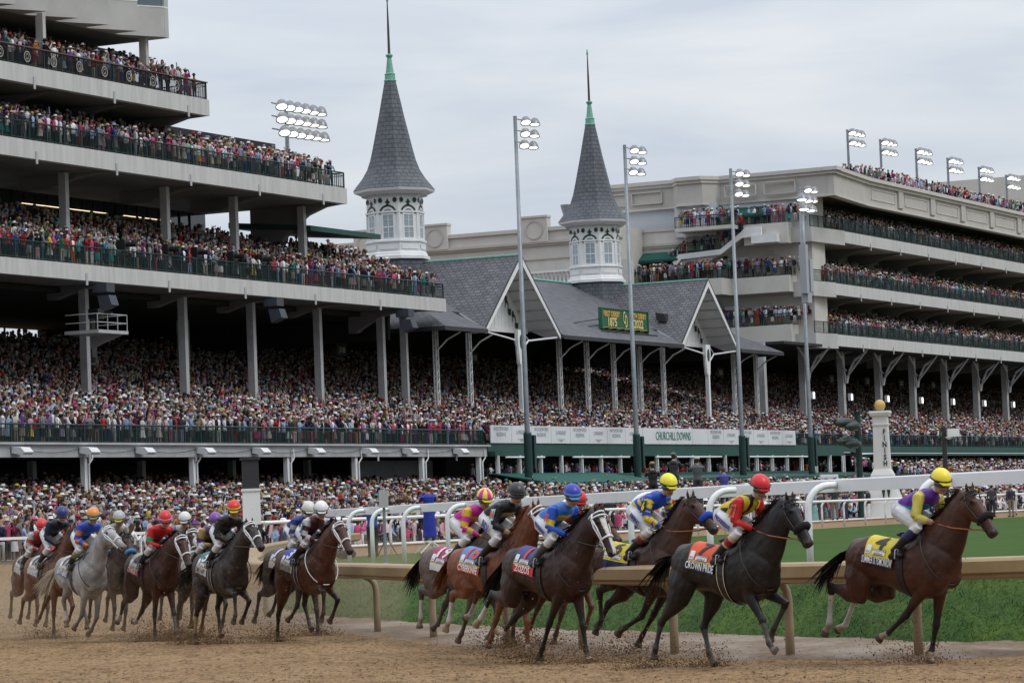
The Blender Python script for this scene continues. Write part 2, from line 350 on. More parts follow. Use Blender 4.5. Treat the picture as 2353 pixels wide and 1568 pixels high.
# grass bank and turf course
grass_m = bpy.data.materials.new('bank_grass'); grass_m.use_nodes = True
nt = grass_m.node_tree; b = nt.nodes['Principled BSDF']; b.inputs['Roughness'].default_value = .9; b.inputs['Specular IOR Level'].default_value = .2
tc = N(nt, 'ShaderNodeTexCoord'); mp = N(nt, 'ShaderNodeMapping'); mp.inputs['Scale'].default_value = (1, .6, 1.0); nt.links.new(tc.outputs['Object'], mp.inputs[0])
na, ra = noise_ramp(nt, mp.outputs[0], .9, 5, [(.3, (.022, .056, .011)), (.5, (.038, .080, .014)), (.72, (.075, .118, .020))])
nb, rb = noise_ramp(nt, mp.outputs[0], 14, 6, [(.3, (.55, .6, .6)), (.5, (1, 1, 1)), (.75, (1.5, 1.45, 1.3))])
nt.links.new(mul(nt, ra.outputs[0], rb.outputs[0]), b.inputs['Base Color'])
bp = N(nt, 'ShaderNodeBump'); bp.inputs['Distance'].default_value = .05; nt.links.new(nb.outputs[0], bp.inputs['Height']); nt.links.new(bp.outputs[0], b.inputs['Normal'])
turf_m = mat('turf_course_grass', (.036, .076, .014), .95, (.050, .096, .018), scale=.5, detail=6, bump=.02, bscale=8, spec=.1)
V = []; Fq = []; K = 8
nearest = [toe[np.argmin(np.hypot(*(toe-c).T)*1.0)] for c in crest]
for i, c in enumerate(crest):
    t0 = toe[i]
    for k in range(K):
        u = k/(K-1); p = t0+(c-t0)*u; z = -.05+(TZ+.05)*(u**.8)+(.03*mnoise.noise(Vector((p[0]*2, p[1]*2, 5))) if 0 < k < K-1 else 0)
        V.append((p[0], p[1], z))
for i in range(699):
    for k in range(K-1): Fq.append((i*K+k, (i+1)*K+k, (i+1)*K+k+1, i*K+k+1))
mb = MB(); mb.v = V; mb.f = Fq; mb.c = [None]*len(Fq); mb.uv = [None]*len(Fq); mb.build('grass_bank', grass_m, smooth=True, kind='structure')
poly = [tuple(c) for c in crest]+[(600, 500), (600, 60)]
mb = MB(); mb.add([(x, y, TZ) for x, y in poly], [tuple(range(len(poly)))]); mb.build('turf_course', turf_m, kind='structure')
# blades of grass on the bank (near part)
V = []; Fc = []; C = []
g = np.random.default_rng(3)
for _ in range(80000):
    i = int(g.uniform(20, 175)); f = g.random(); u = g.random()**.9
    t0 = toe[i]*(1-f)+toe[i+1]*f; c0 = crest[i]*(1-f)+crest[i+1]*f; p = t0+(c0-t0)*u; z = -.05+(TZ+.05)*(u**.8)-.01
    h = g.uniform(.025, .07)*(1.0 if g.random() < .93 else 1.7); a = g.uniform(0, 6.28); w = g.uniform(.004, .009); lx, ly = g.normal(.02, .05), g.normal(0, .03)
    o = len(V); V += [(p[0]-w*math.cos(a), p[1]-w*math.sin(a), z), (p[0]+w*math.cos(a), p[1]+w*math.sin(a), z), (p[0]+lx, p[1]+ly, z+h)]
    Fc.append((o, o+1, o+2)); q = mnoise.noise(Vector((p[0]*.9, p[1]*.6, z)))+g.normal(0, .3)
    C.append((.095, .140, .024) if q > .4 else ((.046, .092, .016) if q > -.15 else (.026, .062, .012)))
mb = MB(); mb.v = V; mb.f = Fc; mb.c = C; mb.uv = [None]*len(Fc)
mb.build('bank_grass_blades', mat('grass_blade', (1, 1, 1), .8, attr=True, spec=.2), kind='stuff', label='long green grass growing on the bank behind the tan rail', category='grass')

# ---------------------------------------------------------------- tan inner rail of the dirt track
TAN = mat('tan_rail_vinyl', (.285, .195, .098), .5, (.335, .235, .122), scale=3, detail=5)
TAN_P = mat('tan_post_paint', (.27, .20, .13), .6, (.32, .25, .16), scale=2, detail=5)
rl = empty('track_rail', 'tan inside rail of the dirt track with curved posts', 'rail')
def sweep(mb, pts, prof, zf=lambda p: 0.0, c=None):
    n = len(pts); m = len(prof); vs = []
    for i, p in enumerate(pts):
        t = pts[min(i+1, n-1)]-pts[max(i-1, 0)]; t = t/np.hypot(*t); nr_ = np.array([-t[1], t[0]])
        for (a, z) in prof: q = p+nr_*a; vs.append((q[0], q[1], z+zf(p)))
    fs = [(i*m+k, (i+1)*m+k, (i+1)*m+(k+1) % m, i*m+(k+1) % m) for i in range(n-1) for k in range(m)]
    fs += [tuple(range(m)), tuple(range((n-1)*m, n*m))[::-1]]
    mb.add(vs, fs, c)
rr_ = resample(rail_pts, 260)
# profile: offsets to the track side (near camera) negative/positive by orientation
prof = [(-.10, 1.21), (-.07, 1.245), (.10, 1.25), (.30, 1.235), (.34, 1.20), (.34, 1.06), (.30, 1.035), (.30, 1.0), (.12, .97), (-.02, .99), (-.10, 1.04)]
t_ = rr_[61]-rr_[60]; nn_ = np.array([-t_[1], t_[0]])
if nn_[1] > 0: prof = [(-a, z) for a, z in prof][::-1]
sg_ = -1 if nn_[1] > 0 else 1
mb = MB(); sweep(mb, rr_, prof, lambda p: float(track_z(np.array([p]))[0]) if p[1] > 85 else 0.0)
mb.build('rail_cover', TAN, rl)
for x_ in (3050, 2700, 2370, 2062, 1762, 1501, 1290, 1110, 950, 822, 690, 572):
    j = int(np.argmin([abs(p[0]/p[1]-(x_-1176)/7500) for p in rr_[:200]])); p = rr_[j]; t_ = rr_[j+1]-rr_[j-1]; t_ = t_/np.hypot(*t_); nr_ = np.array([-t_[1], t_[0]])*sg_
    mb = MB(); q = lambda a, z: (p[0]+nr_[0]*a, p[1]+nr_[1]*a, z)
    mb.tube([q(-.16, -.1), q(-.16, .45), q(-.16, .75), q(-.13, .88), q(-.05, .97), q(.08, 1.02)], [.062, .06, .058, .055, .055, .05], 10)
    mb.build('post', TAN_P, rl, smooth=True)

# ---------------------------------------------------------------- white turf rails
def white_rail(name, label, base_pts, posts, ztop, zbase, off, th, rp, flat=True, hook=.5):
    e = empty(name, label, 'rail')
    pts = resample(base_pts, 80); mb = MB()
    if flat: sweep(mb, pts, [(-.035, ztop-th), (-.035, ztop-.02), (-.02, ztop), (.02, ztop), (.035, ztop-.02), (.035, ztop-th)]); sweep(mb, pts, [(-.05, ztop-.045), (-.05, ztop-.015), (-.036, ztop-.015), (-.036, ztop-.045)])
    else: sweep(mb, pts, [(.055*math.cos(q), ztop-.055+.055*math.sin(q)) for q in np.linspace(0, 2*math.pi, 9)[:-1]])
    mb.build('top_rail', WHITER, e)
    for (x, y) in posts:
        b0 = Vector((x, y, zbase)); t = Vector((x+off[0], y+off[1], ztop-th*.5)); h = Vector((off[0], off[1], 0))
        R_ = h.length; hh = ztop-th*.45
        ps = [b0, b0+Vector((0, 0, (hh-zbase)*.5)), Vector((x, y, hh-R_*.72))]
        for a in np.linspace(15, 90, 6): ps.append(Vector((x, y, 0))+h*(.72*(1-math.cos(R(a))))+Vector((0, 0, hh-R_*.72+R_*.72*math.sin(R(a)))))
        ps.append(Vector((x, y, hh))+h*.98)
        mb = MB(); mb.tube(ps, rp, 10); mb.build('post', WHITER, e, smooth=True)
    return e
fr1 = [(12.5, 34.5), (7.05, 45), (3.6, 54), (.6, 66), (-1.75, 77), (-3.4, 84), (-5.0, 91), (-6.2, 97)]
e1 = np.array(resample(fr1, 400))
def at_px(Pts, xpx, dx=0):  # point of a polyline that a given bearing meets
    k = (xpx-1176)/7500; return Pts[int(np.argmin(abs(Pts[:, 0]/Pts[:, 1]-k)))]
posts = []
for x_ in (2110, 1845, 1620, 1435, 1275, 1135, 1012, 925, 850, 797):
    j = at_px(e1, x_+ (60 if x_ > 1400 else 48 if x_ > 1000 else 30)); posts.append((j[0]-.47, j[1]-.12))
white_rail('turf_rail', 'white inner turf course rail with hooked posts running to upper right', fr1, posts, 2.36, TZ-.02, (.47, .12), .2, .055)
s2 = []
for s_ in np.arange(-66, 60, 3.1): s2.append(tuple((O+U*s_+B*-56)[:2]-np.array([.4, .1])))
q0 = (O+U*-68+B*-56)[:2]; q1 = (O+U*75+B*-52)[:2]
s2 = [tuple(q0+(q1-q0)*t+np.array([-.36, -.15])) for t in np.linspace(0, 1, 46)]
white_rail('turf_rail', 'farther round white rail beyond the green turf with people behind', [tuple(q0+(q1-q0)*t) for t in (0, .25, .5, .75, 1)], s2, 2.12, TZ-.02, (.36, .15), .1, .045, flat=False)
# outer rail of the main track at the left, before the apron crowd
mb = MB(W); 
e = empty('track_rail', 'low white rail in front of the ground crowd, left of the striped pole', 'rail')
mb.box(-60, 60, -26.56, -26.44, 1.78, 1.90); mb.build('top_rail', WHITER, e)
for s_ in np.arange(-58, 60, 3.0):
    mb = MB(W); mb.box(s_-.04, s_+.04, -26.5, -26.42, .7, 1.78); mb.build('post', WHITER, e)
# white topped platform edge behind the far turf rail
mb = MB(W); mb.box(-60, 75, -52.4, -49.6, .55, 1.12); ob = mb.build('track_kerb', mat('tan_kerb', (.42, .30, .19), .8, (.47, .35, .23), scale=1), kind='structure')
mb = MB(W); mb.box(-60.02, 75.02, -52.45, -49.55, 1.124, 1.16); mb.build('kerb_walkway', mat('white_walkway', (.60, .57, .54), .8, (.66, .63, .6), scale=.8), kind='structure')
# paved apron under the crowd
mb = MB(W); mb.prism([(-26.2, .2), (-26.2, .8), (-5, 2.6), (9, 3.6), (9, .2)], -90, 128, 0); mb.prism([(-26.2, .2), (-26.2, .8), (-5, 4.4), (0, 4.4), (0, .2)], 128.01, 260, 0)
mb.build('apron', mat('apron_paving', (.10, .10, .10), .9, (.14, .14, .14), scale=1), kind='structure')
# ---------------------------------------------------------------- helpers for stands
def sbase(name, label, s, d, cat='grandstand', z=0, group=None):
    return empty(name, label, cat, group, loc=tuple(W(s, d, z)))
def railing(parent, path, h=1.08, name='railing', pick=.14, m=None, mesh=False, z2=None):
    """path: list of (s,d,z) corner points; posts, three rails and pickets in one part"""
    mb = MB(W)
    for a, b_ in zip(path[:-1], path[1:]):
        a = np.array(a, float); b_ = np.array(b_, float); L = np.hypot(*(b_-a)[:2]); n = max(1, int(L/pick))
        def P(t, dz): q = a+(b_-a)*t; return (q[0], q[1], q[2]+dz)
        mb.tube([P(0, h), P(1, h)], .045, 4); mb.tube([P(0, h-.22), P(1, h-.22)], .02, 4); mb.tube([P(0, .12), P(1, .12)], .025, 4)
        for i in range(n+1):
            t = i/n; big = i % max(1, int(1.9/pick)) == 0; w = .035 if big else .011
            q = P(t, 0); mb.box(q[0]-w, q[0]+w, q[1]-w, q[1]+w, q[2], q[2]+h)
        if mesh:
            mb.quad(P(0, .15), P(1, .15), P(1, h-.25), P(0, h-.25))
    return mb.build(name, m or GREEN, parent)
def seating(parent, s0, s1, d0, z0, slope, n, step=.85, name='seating'):
    mb = MB(W); prof = [(d0, z0)]; d, z = d0, z0
    for i in range(n):
        prof.append((d+step, z)); prof.append((d+step, z+slope*step)); d += step; z += slope*step
    prof += [(d+.4, z), (d+.4, z-.5), (d0+.6, z0-.3), (d0, z0-.3)]
    mb.prism(prof, s0, s1, 0); return mb.build(name, STEP, parent)
def deck(parent, s0, s1, z0, z1, depth, d0=0, m=None, joints=9.3, chamf=0, name='deck'):
    mb = MB(W); mb.box(s0, s1, d0, d0+.45, z0, z1); ob = mb.build(name+'_fascia', m or CONC_ST, parent)
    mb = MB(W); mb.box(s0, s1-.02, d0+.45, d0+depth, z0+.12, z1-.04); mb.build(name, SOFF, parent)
    k = s0+4
    while k < s1-1:
        if k > -8: mb = MB(W); mb.box(k-.10, k+.10, d0-.05, d0-.003, z0-.28, z0+.45); mb.build('joint_cover', STEEL, parent)
        k += joints
    return ob
def rakers(parent, ss, zb, d0=0.3, dep=7, drop=2.4, m=None, n='bracket'):
    for i_, s_ in enumerate(ss):
        q = drop if i_ == len(ss)-1 else .75
        mb = MB(W); mb.prism([(d0, zb), (d0, zb-.12), (d0+1.2, zb-.2*q/2), (d0+2.6, zb-.6*q/2), (d0+3.6, zb-1.2*q/2), (d0+4.3, zb-q*.85), (d0+4.6, zb-q), (d0+dep, zb-q), (d0+dep, zb)], s_-.3, s_+.3, 0)
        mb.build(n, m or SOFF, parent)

# ---------------------------------------------------------------- left grandstand
LG = sbase('grandstand', 'tall concrete grandstand with stacked curved balconies at left', 20, 0)
deck(LG, -60, 53.3, 6.2, 6.95, 5, d0=-4.4, m=STEEL, joints=11.6)
mb = MB(W); mb.box(-60, 53.5, -4.62, -4.38, 6.9, 7.02); mb.build('ledge', STEEL, LG)
seating(LG, -60, 56.9, -4.2, 6.95, .28, 34)
deck(LG, -60, 56.5, 16.85, 17.8, 14, m=CONC_ST)
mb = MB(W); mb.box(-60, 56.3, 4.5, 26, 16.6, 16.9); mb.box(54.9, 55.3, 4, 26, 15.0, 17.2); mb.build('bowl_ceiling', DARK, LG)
seating(LG, -60, 56.2, .5, 17.78, .40, 9)
deck(LG, -60, 42, 23.68, 24.75, 12.5, joints=8.6); seating(LG, -60, 41.8, .5, 24.73, .36, 4)
deck(LG, -60, 24, 28.05, 29.08, 9, joints=8.6); seating(LG, -60, 23.8, .5, 29.06, .36, 5)
rakers(LG, [-4, 13.4, 24.9, 33.6, 41.6], 23.8); rakers(LG, [-4, 8, 16, 23.6], 28.15, drop=1.7, dep=6)
rakers(LG, [1.5, 13.4, 24.9, 33.6, 42.7, 52], 16.95, dep=5.2, drop=1.5)
railing(LG, [(-60, -4.15, 6.97), (53.2, -4.15, 6.97), (53.2, -1, 6.97)])
railing(LG, [(-60, .15, 17.8), (56.4, .15, 17.8), (56.4, 4, 17.8)])
railing(LG, [(-60, .15, 24.75), (41.9, .15, 24.75), (41.9, 4, 24.75)])
railing(LG, [(-60, .15, 29.08), (23.9, .15, 29.08), (23.9, 4, 29.08)], m=BLACK, pick=.11)
BRN = mat('wood_cap_rail', (.13, .075, .05), .6)
mb = MB(W); mb.box(-60, 24, .05, .25, 30.17, 30.23); mb.build('cap_rail', BRN, LG)
DISC = mat('emblem_silver', (.30, .29, .26), .5)
for k in range(10):
    s_ = 22.9-k*2.75
    if s_ < -3: break
    mb = MB(W)
    for r_, w_ in ((.30, .035),):
        for i in range(20):
            a0, a1 = 2*math.pi*i/20, 2*math.pi*(i+1)/20
            p = lambda a, r: (s_+r*math.cos(a), .04, 29.62+r*math.sin(a))
            mb.quad(p(a0, r_-w_), p(a0, r_+w_), p(a1, r_+w_), p(a1, r_-w_))
    for ox in (-.07, .07):
        for i in range(14):
            a0, a1 = 2*math.pi*(i+.5)/14*.86+.45, 2*math.pi*(i+1.5)/14*.86+.45
            sg = 1 if ox < 0 else -1
            p = lambda a, r: (s_+ox*.6+sg*r*math.cos(a)*.75, .04, 29.62+r*math.sin(a)*1.35)
            mb.quad(p(a0, .10), p(a0, .135), p(a1, .135), p(a1, .10))
    mb.build('emblem_disc', DISC, LG)
for s_ in (1.5, 13.4, 24.9, 33.6, 42.7, 52):
    mb = MB(W); mb.box(s_-.19, s_+.19, 2.8, 3.3, 7.5, 16.8); mb.build('column', STEEL, LG)
mb = MB(W); mb.box(55.2, 55.5, 2.7, 3.2, 8, 16.7); mb.build('column', STEEL, LG)
for s_ in (8, 19, 31, 43): mb = MB(W); mb.box(s_-.3, s_+.3, 13.7, 14.4, 11, 16.8); mb.build('rear_column', STEEL, LG)
for s_ in (.5, 11.6, 23.2, 31.8, 41): mb = MB(W); mb.box(s_-.19, s_+.19, 2.8, 3.3, 18.5, 23.7); mb.build('upper_column', STEEL, LG)
for s_ in (6.5, 17.9): mb = MB(W); mb.box(s_-.16, s_+.16, .7, 1.2, 29.6, 32.6); mb.build('upper_column', CONC, LG)
# glazed wall behind the third level
mb = MB(W); mb.box(-60, 41.8, 11.2, 11.5, 20.5, 23.9); mb.build('glazed_wall', GLASS, LG)
mb = MB(W)
for k in range(60): mb.box(-40+k*1.35-.03, -40+k*1.35+.03, 11.1, 11.19, 20.5, 23.7)
mb.build('mullions', BLACK, LG)
for s0_, s1_ in ((2, 5), (8, 16.5), (19, 29), (31, 37)):
    mb = MB(W); mb.box(s0_, s1_, 11.06, 11.1, 22.98, 23.02); mb.build('ceiling_light_strip', WARMP, LG)
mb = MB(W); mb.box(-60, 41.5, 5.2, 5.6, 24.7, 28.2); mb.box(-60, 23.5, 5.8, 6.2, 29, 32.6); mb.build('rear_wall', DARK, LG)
# back of the lower bowl with two gaps open to the sky
mb = MB(W)
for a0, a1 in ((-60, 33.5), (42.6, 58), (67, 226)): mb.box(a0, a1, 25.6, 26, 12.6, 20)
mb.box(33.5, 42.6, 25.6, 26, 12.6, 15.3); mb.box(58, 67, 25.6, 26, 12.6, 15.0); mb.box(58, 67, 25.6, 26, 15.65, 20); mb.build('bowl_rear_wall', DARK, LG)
mb = MB(W)
for a_ in (35.6, 37.8, 40.2): mb.box(a_-.06, a_+.06, 25.5, 25.6, 15.3, 17.0)
mb.build('mullions', BLACK, LG)
# sawtooth suites at the top
mb = MB(W); mb.box(-60, 19, 1.5, 12, 32.42, 46); mb.build('suite_block', SOFF, LG)
mb = MB(W); sw = MB(W); fr = MB(W)
for k in range(8):
    a1 = 18.6-3.3*k-(0 if k else 0); a0 = a1-3.3; f0, f1 = 1.35, -.3
    poly = [(a1, 1.9), (a1, f1), (a0+.5, f0), (a0, f0+.05), (a0, 1.9)]
    if k == 0: poly = [(19, 1.9), (19, -.2), (a1-.2, -.2), (a0+.5, f0), (a0, f0+.05), (a0, 1.9)]
    mb.prism(poly, 32.45, 34.3, 2); sw.prism([(x, y+.12 if y < 1 else y) for x, y in poly], 34.31, 36.6, 2); fr.prism([(x, y-.03 if y < 1 else y) for x, y in poly], 34.28, 34.36, 2)
mb.build('bay_parapet', CONC, LG); sw.build('bay_window', mat('suite_glass', (.10, .13, .15), .12, spec=.9), LG); fr.build('window_sill', WHITE, LG)
mb = MB(W); mb.box(18.55, 19.02, -.22, 12, 32.44, 46); mb.build('end_wall', CONC, LG)
# undercroft
for s_ in (-8.5, 1.8, 13.6, 25, 34, 43.6, 52.4):
    mb = MB(W); mb.box(s_-.15, s_+.15, -4.3, -4.0, 2.4, 6.2); mb.build('undercroft_post', WHITE, LG)
    mb = MB(W); mb.tube([(s_+.35, -4.46, 6.7), (s_+.35, -4.5, 6.1), (s_+.1, -4.42, 5.8), (s_+.1, -4.42, 3)], .05, 5); mb.build('downpipe', WHITE, LG)
for s_ in (6, 18, 29, 39): mb = MB(W); mb.box(s_-.2, s_+.2, 2, 2.4, 2.8, 6.3); mb.build('rear_column', STEEL, LG)
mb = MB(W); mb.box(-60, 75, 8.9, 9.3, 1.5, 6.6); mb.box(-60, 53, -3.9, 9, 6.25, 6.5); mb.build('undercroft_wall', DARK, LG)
mb = MB(W); mb.box(41, 52.6, -.4, 0, 2.4, 6.1); mb.build('block_wall', mat('grey_block', (.20, .205, .21), .9, (.25, .25, .255), scale=1), LG)
FW = mat('flood_white', (.66, .67, .68), .5)
for s_ in (-5.4, 1.3, 7.2, 14, 20.6, 27.6, 34.8, 40.6, 48.2):
    mb = MB(W); mb.prism([(-4.5, 6.78), (-5.1, 6.72), (-5.35, 6.45), (-5.2, 6.3), (-4.5, 6.42)], s_-.45, s_+.45, 0); mb.build('box_floodlight', FW, LG)
mb = MB(W)
cs = [-5.4, 1.3, 7.2, 14, 20.6, 27.6, 34.8, 40.6, 48.2]
for a, b_ in zip(cs[:-1], cs[1:]):
    mb.tube([(a+(b_-a)*t, -4.5, 6.72-1.1*t*(1-t)) for t in np.linspace(0, 1, 9)], .018, 4)
mb.build('festoon_cable', BLACK, LG)
# hanging speakers / camera platform on the second column
SPK = mat('speaker_blue_grey', (.05, .06, .075), .6)
for s_ in (10.6, 31.0, 49.6):
    mb = MB(W); mb.prism([(-.7, 16.7), (.3, 16.7), (.3, 16.2), (-.7, 16.2)], s_-.45, s_+.45, 0); mb.prism([(-.8, 16.0), (0, 16.0), (-.2, 15.1), (-1.0, 15.4)], s_-.4, s_+.4, 0); mb.build('hanging_speaker', SPK, LG)
cp = sbase('camera_platform', 'small grey camera platform hung on the leftmost visible column', 11.5, .5, 'platform', 14.0)
mb = MB(W); mb.box(9.6, 12.9, -.4, 2.0, 13.75, 13.95); mb.prism([(-.3, 13.75), (2.0, 13.75), (2.0, 13.0)], 12.4, 12.55, 0); mb.build('floor', STEEL, cp)
mb = MB(W)
for z in (14.4, 14.9): mb.tube([(9.6, 1.9, z), (9.6, -.35, z), (12.85, -.35, z), (12.85, 1.9, z)], .03, 4)
for q in (9.6, 10.7, 11.8, 12.85): mb.box(q-.02, q+.02, -.37, -.33, 13.95, 14.9)
mb.build('guard_rail', STEEL, cp)
mb = MB(W); mb.box(11.0, 11.7, .5, 1.2, 14.7, 15.3); mb.tube([(11.3, .6, 15.0), (11.3, -.3, 14.95)], .11, 8); mb.tube([(11.3, .8, 14.7), (11.3, .8, 13.95)], .09, 6)
o = mb.build('television_camera', BLACK, None, label='black television camera standing on the small grey platform', category='camera')
for s_ in (14.5, 19.5, 23, 27.5, 31.2):
    mb = MB(W); z = 17.85; mb.box(s_-.3, s_+.3, .5, 1.2, z+1.2, z+1.8); mb.tube([(s_, .5, z+1.5), (s_, -.2, z+1.45)], .16, 8); mb.tube([(s_, .8, z+1.2), (s_, .8, z)], .12, 6); mb.tube([(s_, .8, z+.8), (s_-.5, .4, z)], .04, 4); mb.tube([(s_, .8, z+.8), (s_+.5, .4, z)], .04, 4)
    mb.build('broadcast_camera', BLACK, None, label='black broadcast camera on a pedestal behind the green second balcony railing', category='camera', group='broadcast cameras along the second balcony railing')
# green lean-to roof seen past the end of the third level
mb = MB(W); mb.prism([(2.5, 22.0), (2.5, 22.35), (9, 23.0), (9, 22.6)], 41.2, 51.5, 0); mb.build('lean_to_roof', GREENF, LG)

# ---------------------------------------------------------------- twin spire grandstand
TS = sbase('grandstand', 'old slate roofed grandstand with two white spires and gables', 90, 2)
ZE, ZR, DR = 15.8, 21.95, 12.2
def uvp(pts, o_, a_, b_):
    return [((Vector(p)-Vector(o_)).dot(Vector(a_)), (Vector(p)-Vector(o_)).dot(Vector(b_))) for p in pts]
def slate_face(mb, pts):
    P_ = [Vector(p) for p in pts]; n_ = (P_[1]-P_[0]).cross(P_[2]-P_[0]).normalized(); h = Vector((0, 0, 1)).cross(n_).normalized(); v = n_.cross(h)
    mb.add(pts, [tuple(range(len(pts)))], None, [uvp(pts, pts[0], h, v)])
def roofslab(mb, pts, t=.2, under=None):
    slate_face(mb, pts)
    lo = [(p[0], p[1], p[2]-t) for p in pts]; n = len(pts)
    under.add(list(pts)+lo, [tuple(range(n, 2*n))[::-1]]+[(i, n+i, n+(i+1) % n, (i+1) % n) for i in range(n)])
rf = MB(W); un = MB(W)
sl, sr, rl_, rr2 = 55.6, 124.0, 66.0, 112.5
sp_z = (ZR-ZE)/(DR+.3); dg_ = 2.75; zg_ = ZE+(dg_+.3)*sp_z
cuts = [(69.4-6.7, 69.4+6.7), (107.0-6.55, 107.0+6.55)]
hipL = lambda d: sl+(rl_-sl)*(d+.3)/(DR+.3); hipR = lambda d: sr+(rr2-sr)*(d+.3)/(DR+.3)
roofslab(rf, [(hipL(dg_), dg_, zg_), (hipR(dg_), dg_, zg_), (rr2, DR, ZR), (rl_, DR, ZR)], .3, un)
for x0_, x1_, y0_, y1_ in ((sl, cuts[0][0], hipL(dg_), cuts[0][0]), (cuts[0][1], cuts[1][0], cuts[0][1], cuts[1][0]), (cuts[1][1], sr, cuts[1][1], hipR(dg_))):
    roofslab(rf, [(x0_, -.3, ZE), (x1_, -.3, ZE), (y1_, dg_, zg_), (y0_, dg_, zg_)], .3, un)
roofslab(rf, [(sr, -.3, ZE), (sr, 27, ZE), (rr2, DR, ZR)], .3, un); roofslab(rf, [(sl, 27, ZE), (sl, -.3, ZE), (rl_, DR, ZR)], .3, un)
roofslab(rf, [(sr, 27, ZE), (sl, 27, ZE), (rl_, DR, ZR), (rr2, DR, ZR)], .3, un)
RO = rf.build('main_roof', SLATE, TS); un.build('roof_underside', mat('gutter_dark', (.04, .042, .045), .8), TS)
mb = MB(W)
mb.tube([(rl_, DR, ZR+.05), (rr2, DR, ZR+.05)], .12, 5)
mb.build('ridge_cap', COPPER, TS)
LEADM = mat('valley_lead', (.23, .25, .26), .5)
def ornament_arcs(mb, cs_, cz, k, y):
    # small dark scroll: arc + pot + disc
    for i in range(8):
        a0, a1 = math.pi*i/8*1.0, math.pi*(i+1)/8
        p = lambda a, r: (cs_+k*.30+r*math.cos(a)*.42, y, cz+.1+r*math.sin(a)*.75)
        mb.quad(p(a0, .55), p(a0, .8), p(a1, .8), p(a1, .55))
    mb.add([(cs_-k*.12-.3, y, cz+.05), (cs_-k*.12+.3, y, cz+.05), (cs_-k*.12+.2, y, cz-.45), (cs_-k*.12-.2, y, cz-.45)], [(0, 1, 2, 3)])
for gi, (sg, hw, pk) in enumerate(((69.4, 6.7, 21.65), (107.0, 6.55, 21.6))):
    rf = MB(W); un = MB(W); zb = 15.75; t_ = .22
    dE = 11.6
    roofslab(rf, [(sg, 0, pk), (sg-hw, 0, zb), (sg-hw, 1.0, zb), (sg, dE, pk)][::-1], t_, un)
    roofslab(rf, [(sg, 0, pk), (sg+hw, 0, zb), (sg+hw, 1.0, zb), (sg, dE, pk)], t_, un)
    g = rf.build('gable_roof', SLATE, TS); un.build('gable_soffit', WHITE, g)
    sl_ = (pk-zb)/hw
    mb = MB(W)   # bargeboards
    for sgn in (-1, 1):
        P0 = (sg, pk-.02); P1 = (sg+sgn*hw, zb-.02); w = .42
        mb.prism([P0, P1, (P1[0]-sgn*.1, P1[1]-w*.6), (P0[0], P0[1]-w*1.35)] if sgn > 0 else [P0, (P0[0], P0[1]-w*1.35), (P1[0]-sgn*.1, P1[1]-w*.6), P1], -.07, -.005, 1)
    mb.build('bargeboard', WHITE, g)
    mb = MB(W); dk = MB(W)
    for sgn in (-1, 1):
        dk.prism([(sg, pk+.08), (sg+sgn*(hw+.08), zb+.06), (sg+sgn*(hw+.08), zb-.02), (sg, pk-.01)], -.09, .02, 1)
    dk.build('roof_edge', BLACK, g)
    # pediment set back
    dp = 2.4; z0 = 16.35; wb = (pk-t_-z0)/sl_
    mb.add([(sg-wb, dp, z0), (sg+wb, dp, z0), (sg, dp, pk-t_-.02)], [(0, 1, 2)]); mb.box(sg-wb, sg+wb, dp-.06, dp+.2, z0-.35, z0)
    for k in range(-9, 10):
        x = sg+k*.62; zt = pk-t_-abs(k*.62)*sl_-.1
        if zt > z0+.3: mb.box(x-.02, x+.02, dp-.03, dp-.003, z0, zt)
    mb.build('pediment', WHITE, g)
    orn = MB(W)
    for sgn in (-1, 1):
        for (x, z) in ((1.35, 19.0), (2.5, 17.8), (3.7, 16.75)):
            ornament_arcs(orn, sg+sgn*x, z, -sgn, dp-.05)
        for (x, z) in ((.95, 19.75), (2.05, 18.6), (3.2, 17.45)): 
            orn.add([(sg+sgn*x+.2*math.cos(q), dp-.05, z+.28*math.sin(q)) for q in np.linspace(0, 2*math.pi, 11)[:-1]], [tuple(range(10))])
    orn.build('scroll_ornament', ORN, g)
    # soffit ribs
    mb = MB(W)
    for k in range(1, 8):
        x = hw*k/8.0; z = pk-x*sl_-t_-.05
        for sgn in (-1, 1): mb.box(sg+sgn*x-.04, sg+sgn*x+.04, .05, dp, z-.06, z+.02)
    mb.build('soffit_batten', STEEL, g)
    mb = MB(W); mb.tube([(sg, -.02, pk+.05), (sg, dE, pk+.05)], .10, 5); mb.build('ridge_cap', COPPER, g)
    mb = MB(W)
    for sgn in (-1, 1):
        # valley where gable meets the main roof
        mb.tube([(sg+sgn*hw, .2, zb+.16), (sg, DR-.3, pk+.12)], .1, 4)
    mb.build('valley_flashing', LEADM, g)
    # ornate centre post under the gable
    mb = MB(W); mb.box(sg-.16, sg+.16, .2, .52, 7.5, 13.6); mb.prism([(sg-.3, 13.4), (sg+.3, 13.4), (sg+.42, 14.2), (sg+.55, 15.2), (sg+.5, 16.0), (sg-.5, 16.0), (sg-.55, 15.2), (sg-.42, 14.2)], .22, .5, 1)
    mb.tube([(sg+.3, .36, 13.6), (sg+.5, .36, 14.5), (sg+1.2, .2, 15.2), (sg+3.0, .1, 15.35), (sg+hw-.6, .05, 15.6)], .07, 5); mb.tube([(sg-.3, .36, 13.6), (sg-.5, .36, 14.5), (sg-1.2, .2, 15.2), (sg-3.0, .1, 15.35), (sg-hw+.6, .05, 15.6)], .07, 5)
    mb.tube([(sg+.5, .3, 15.9), (sg+1.6, .3, 15.2)], .05, 4)
    mb.build('centre_post', WHITE, TS)
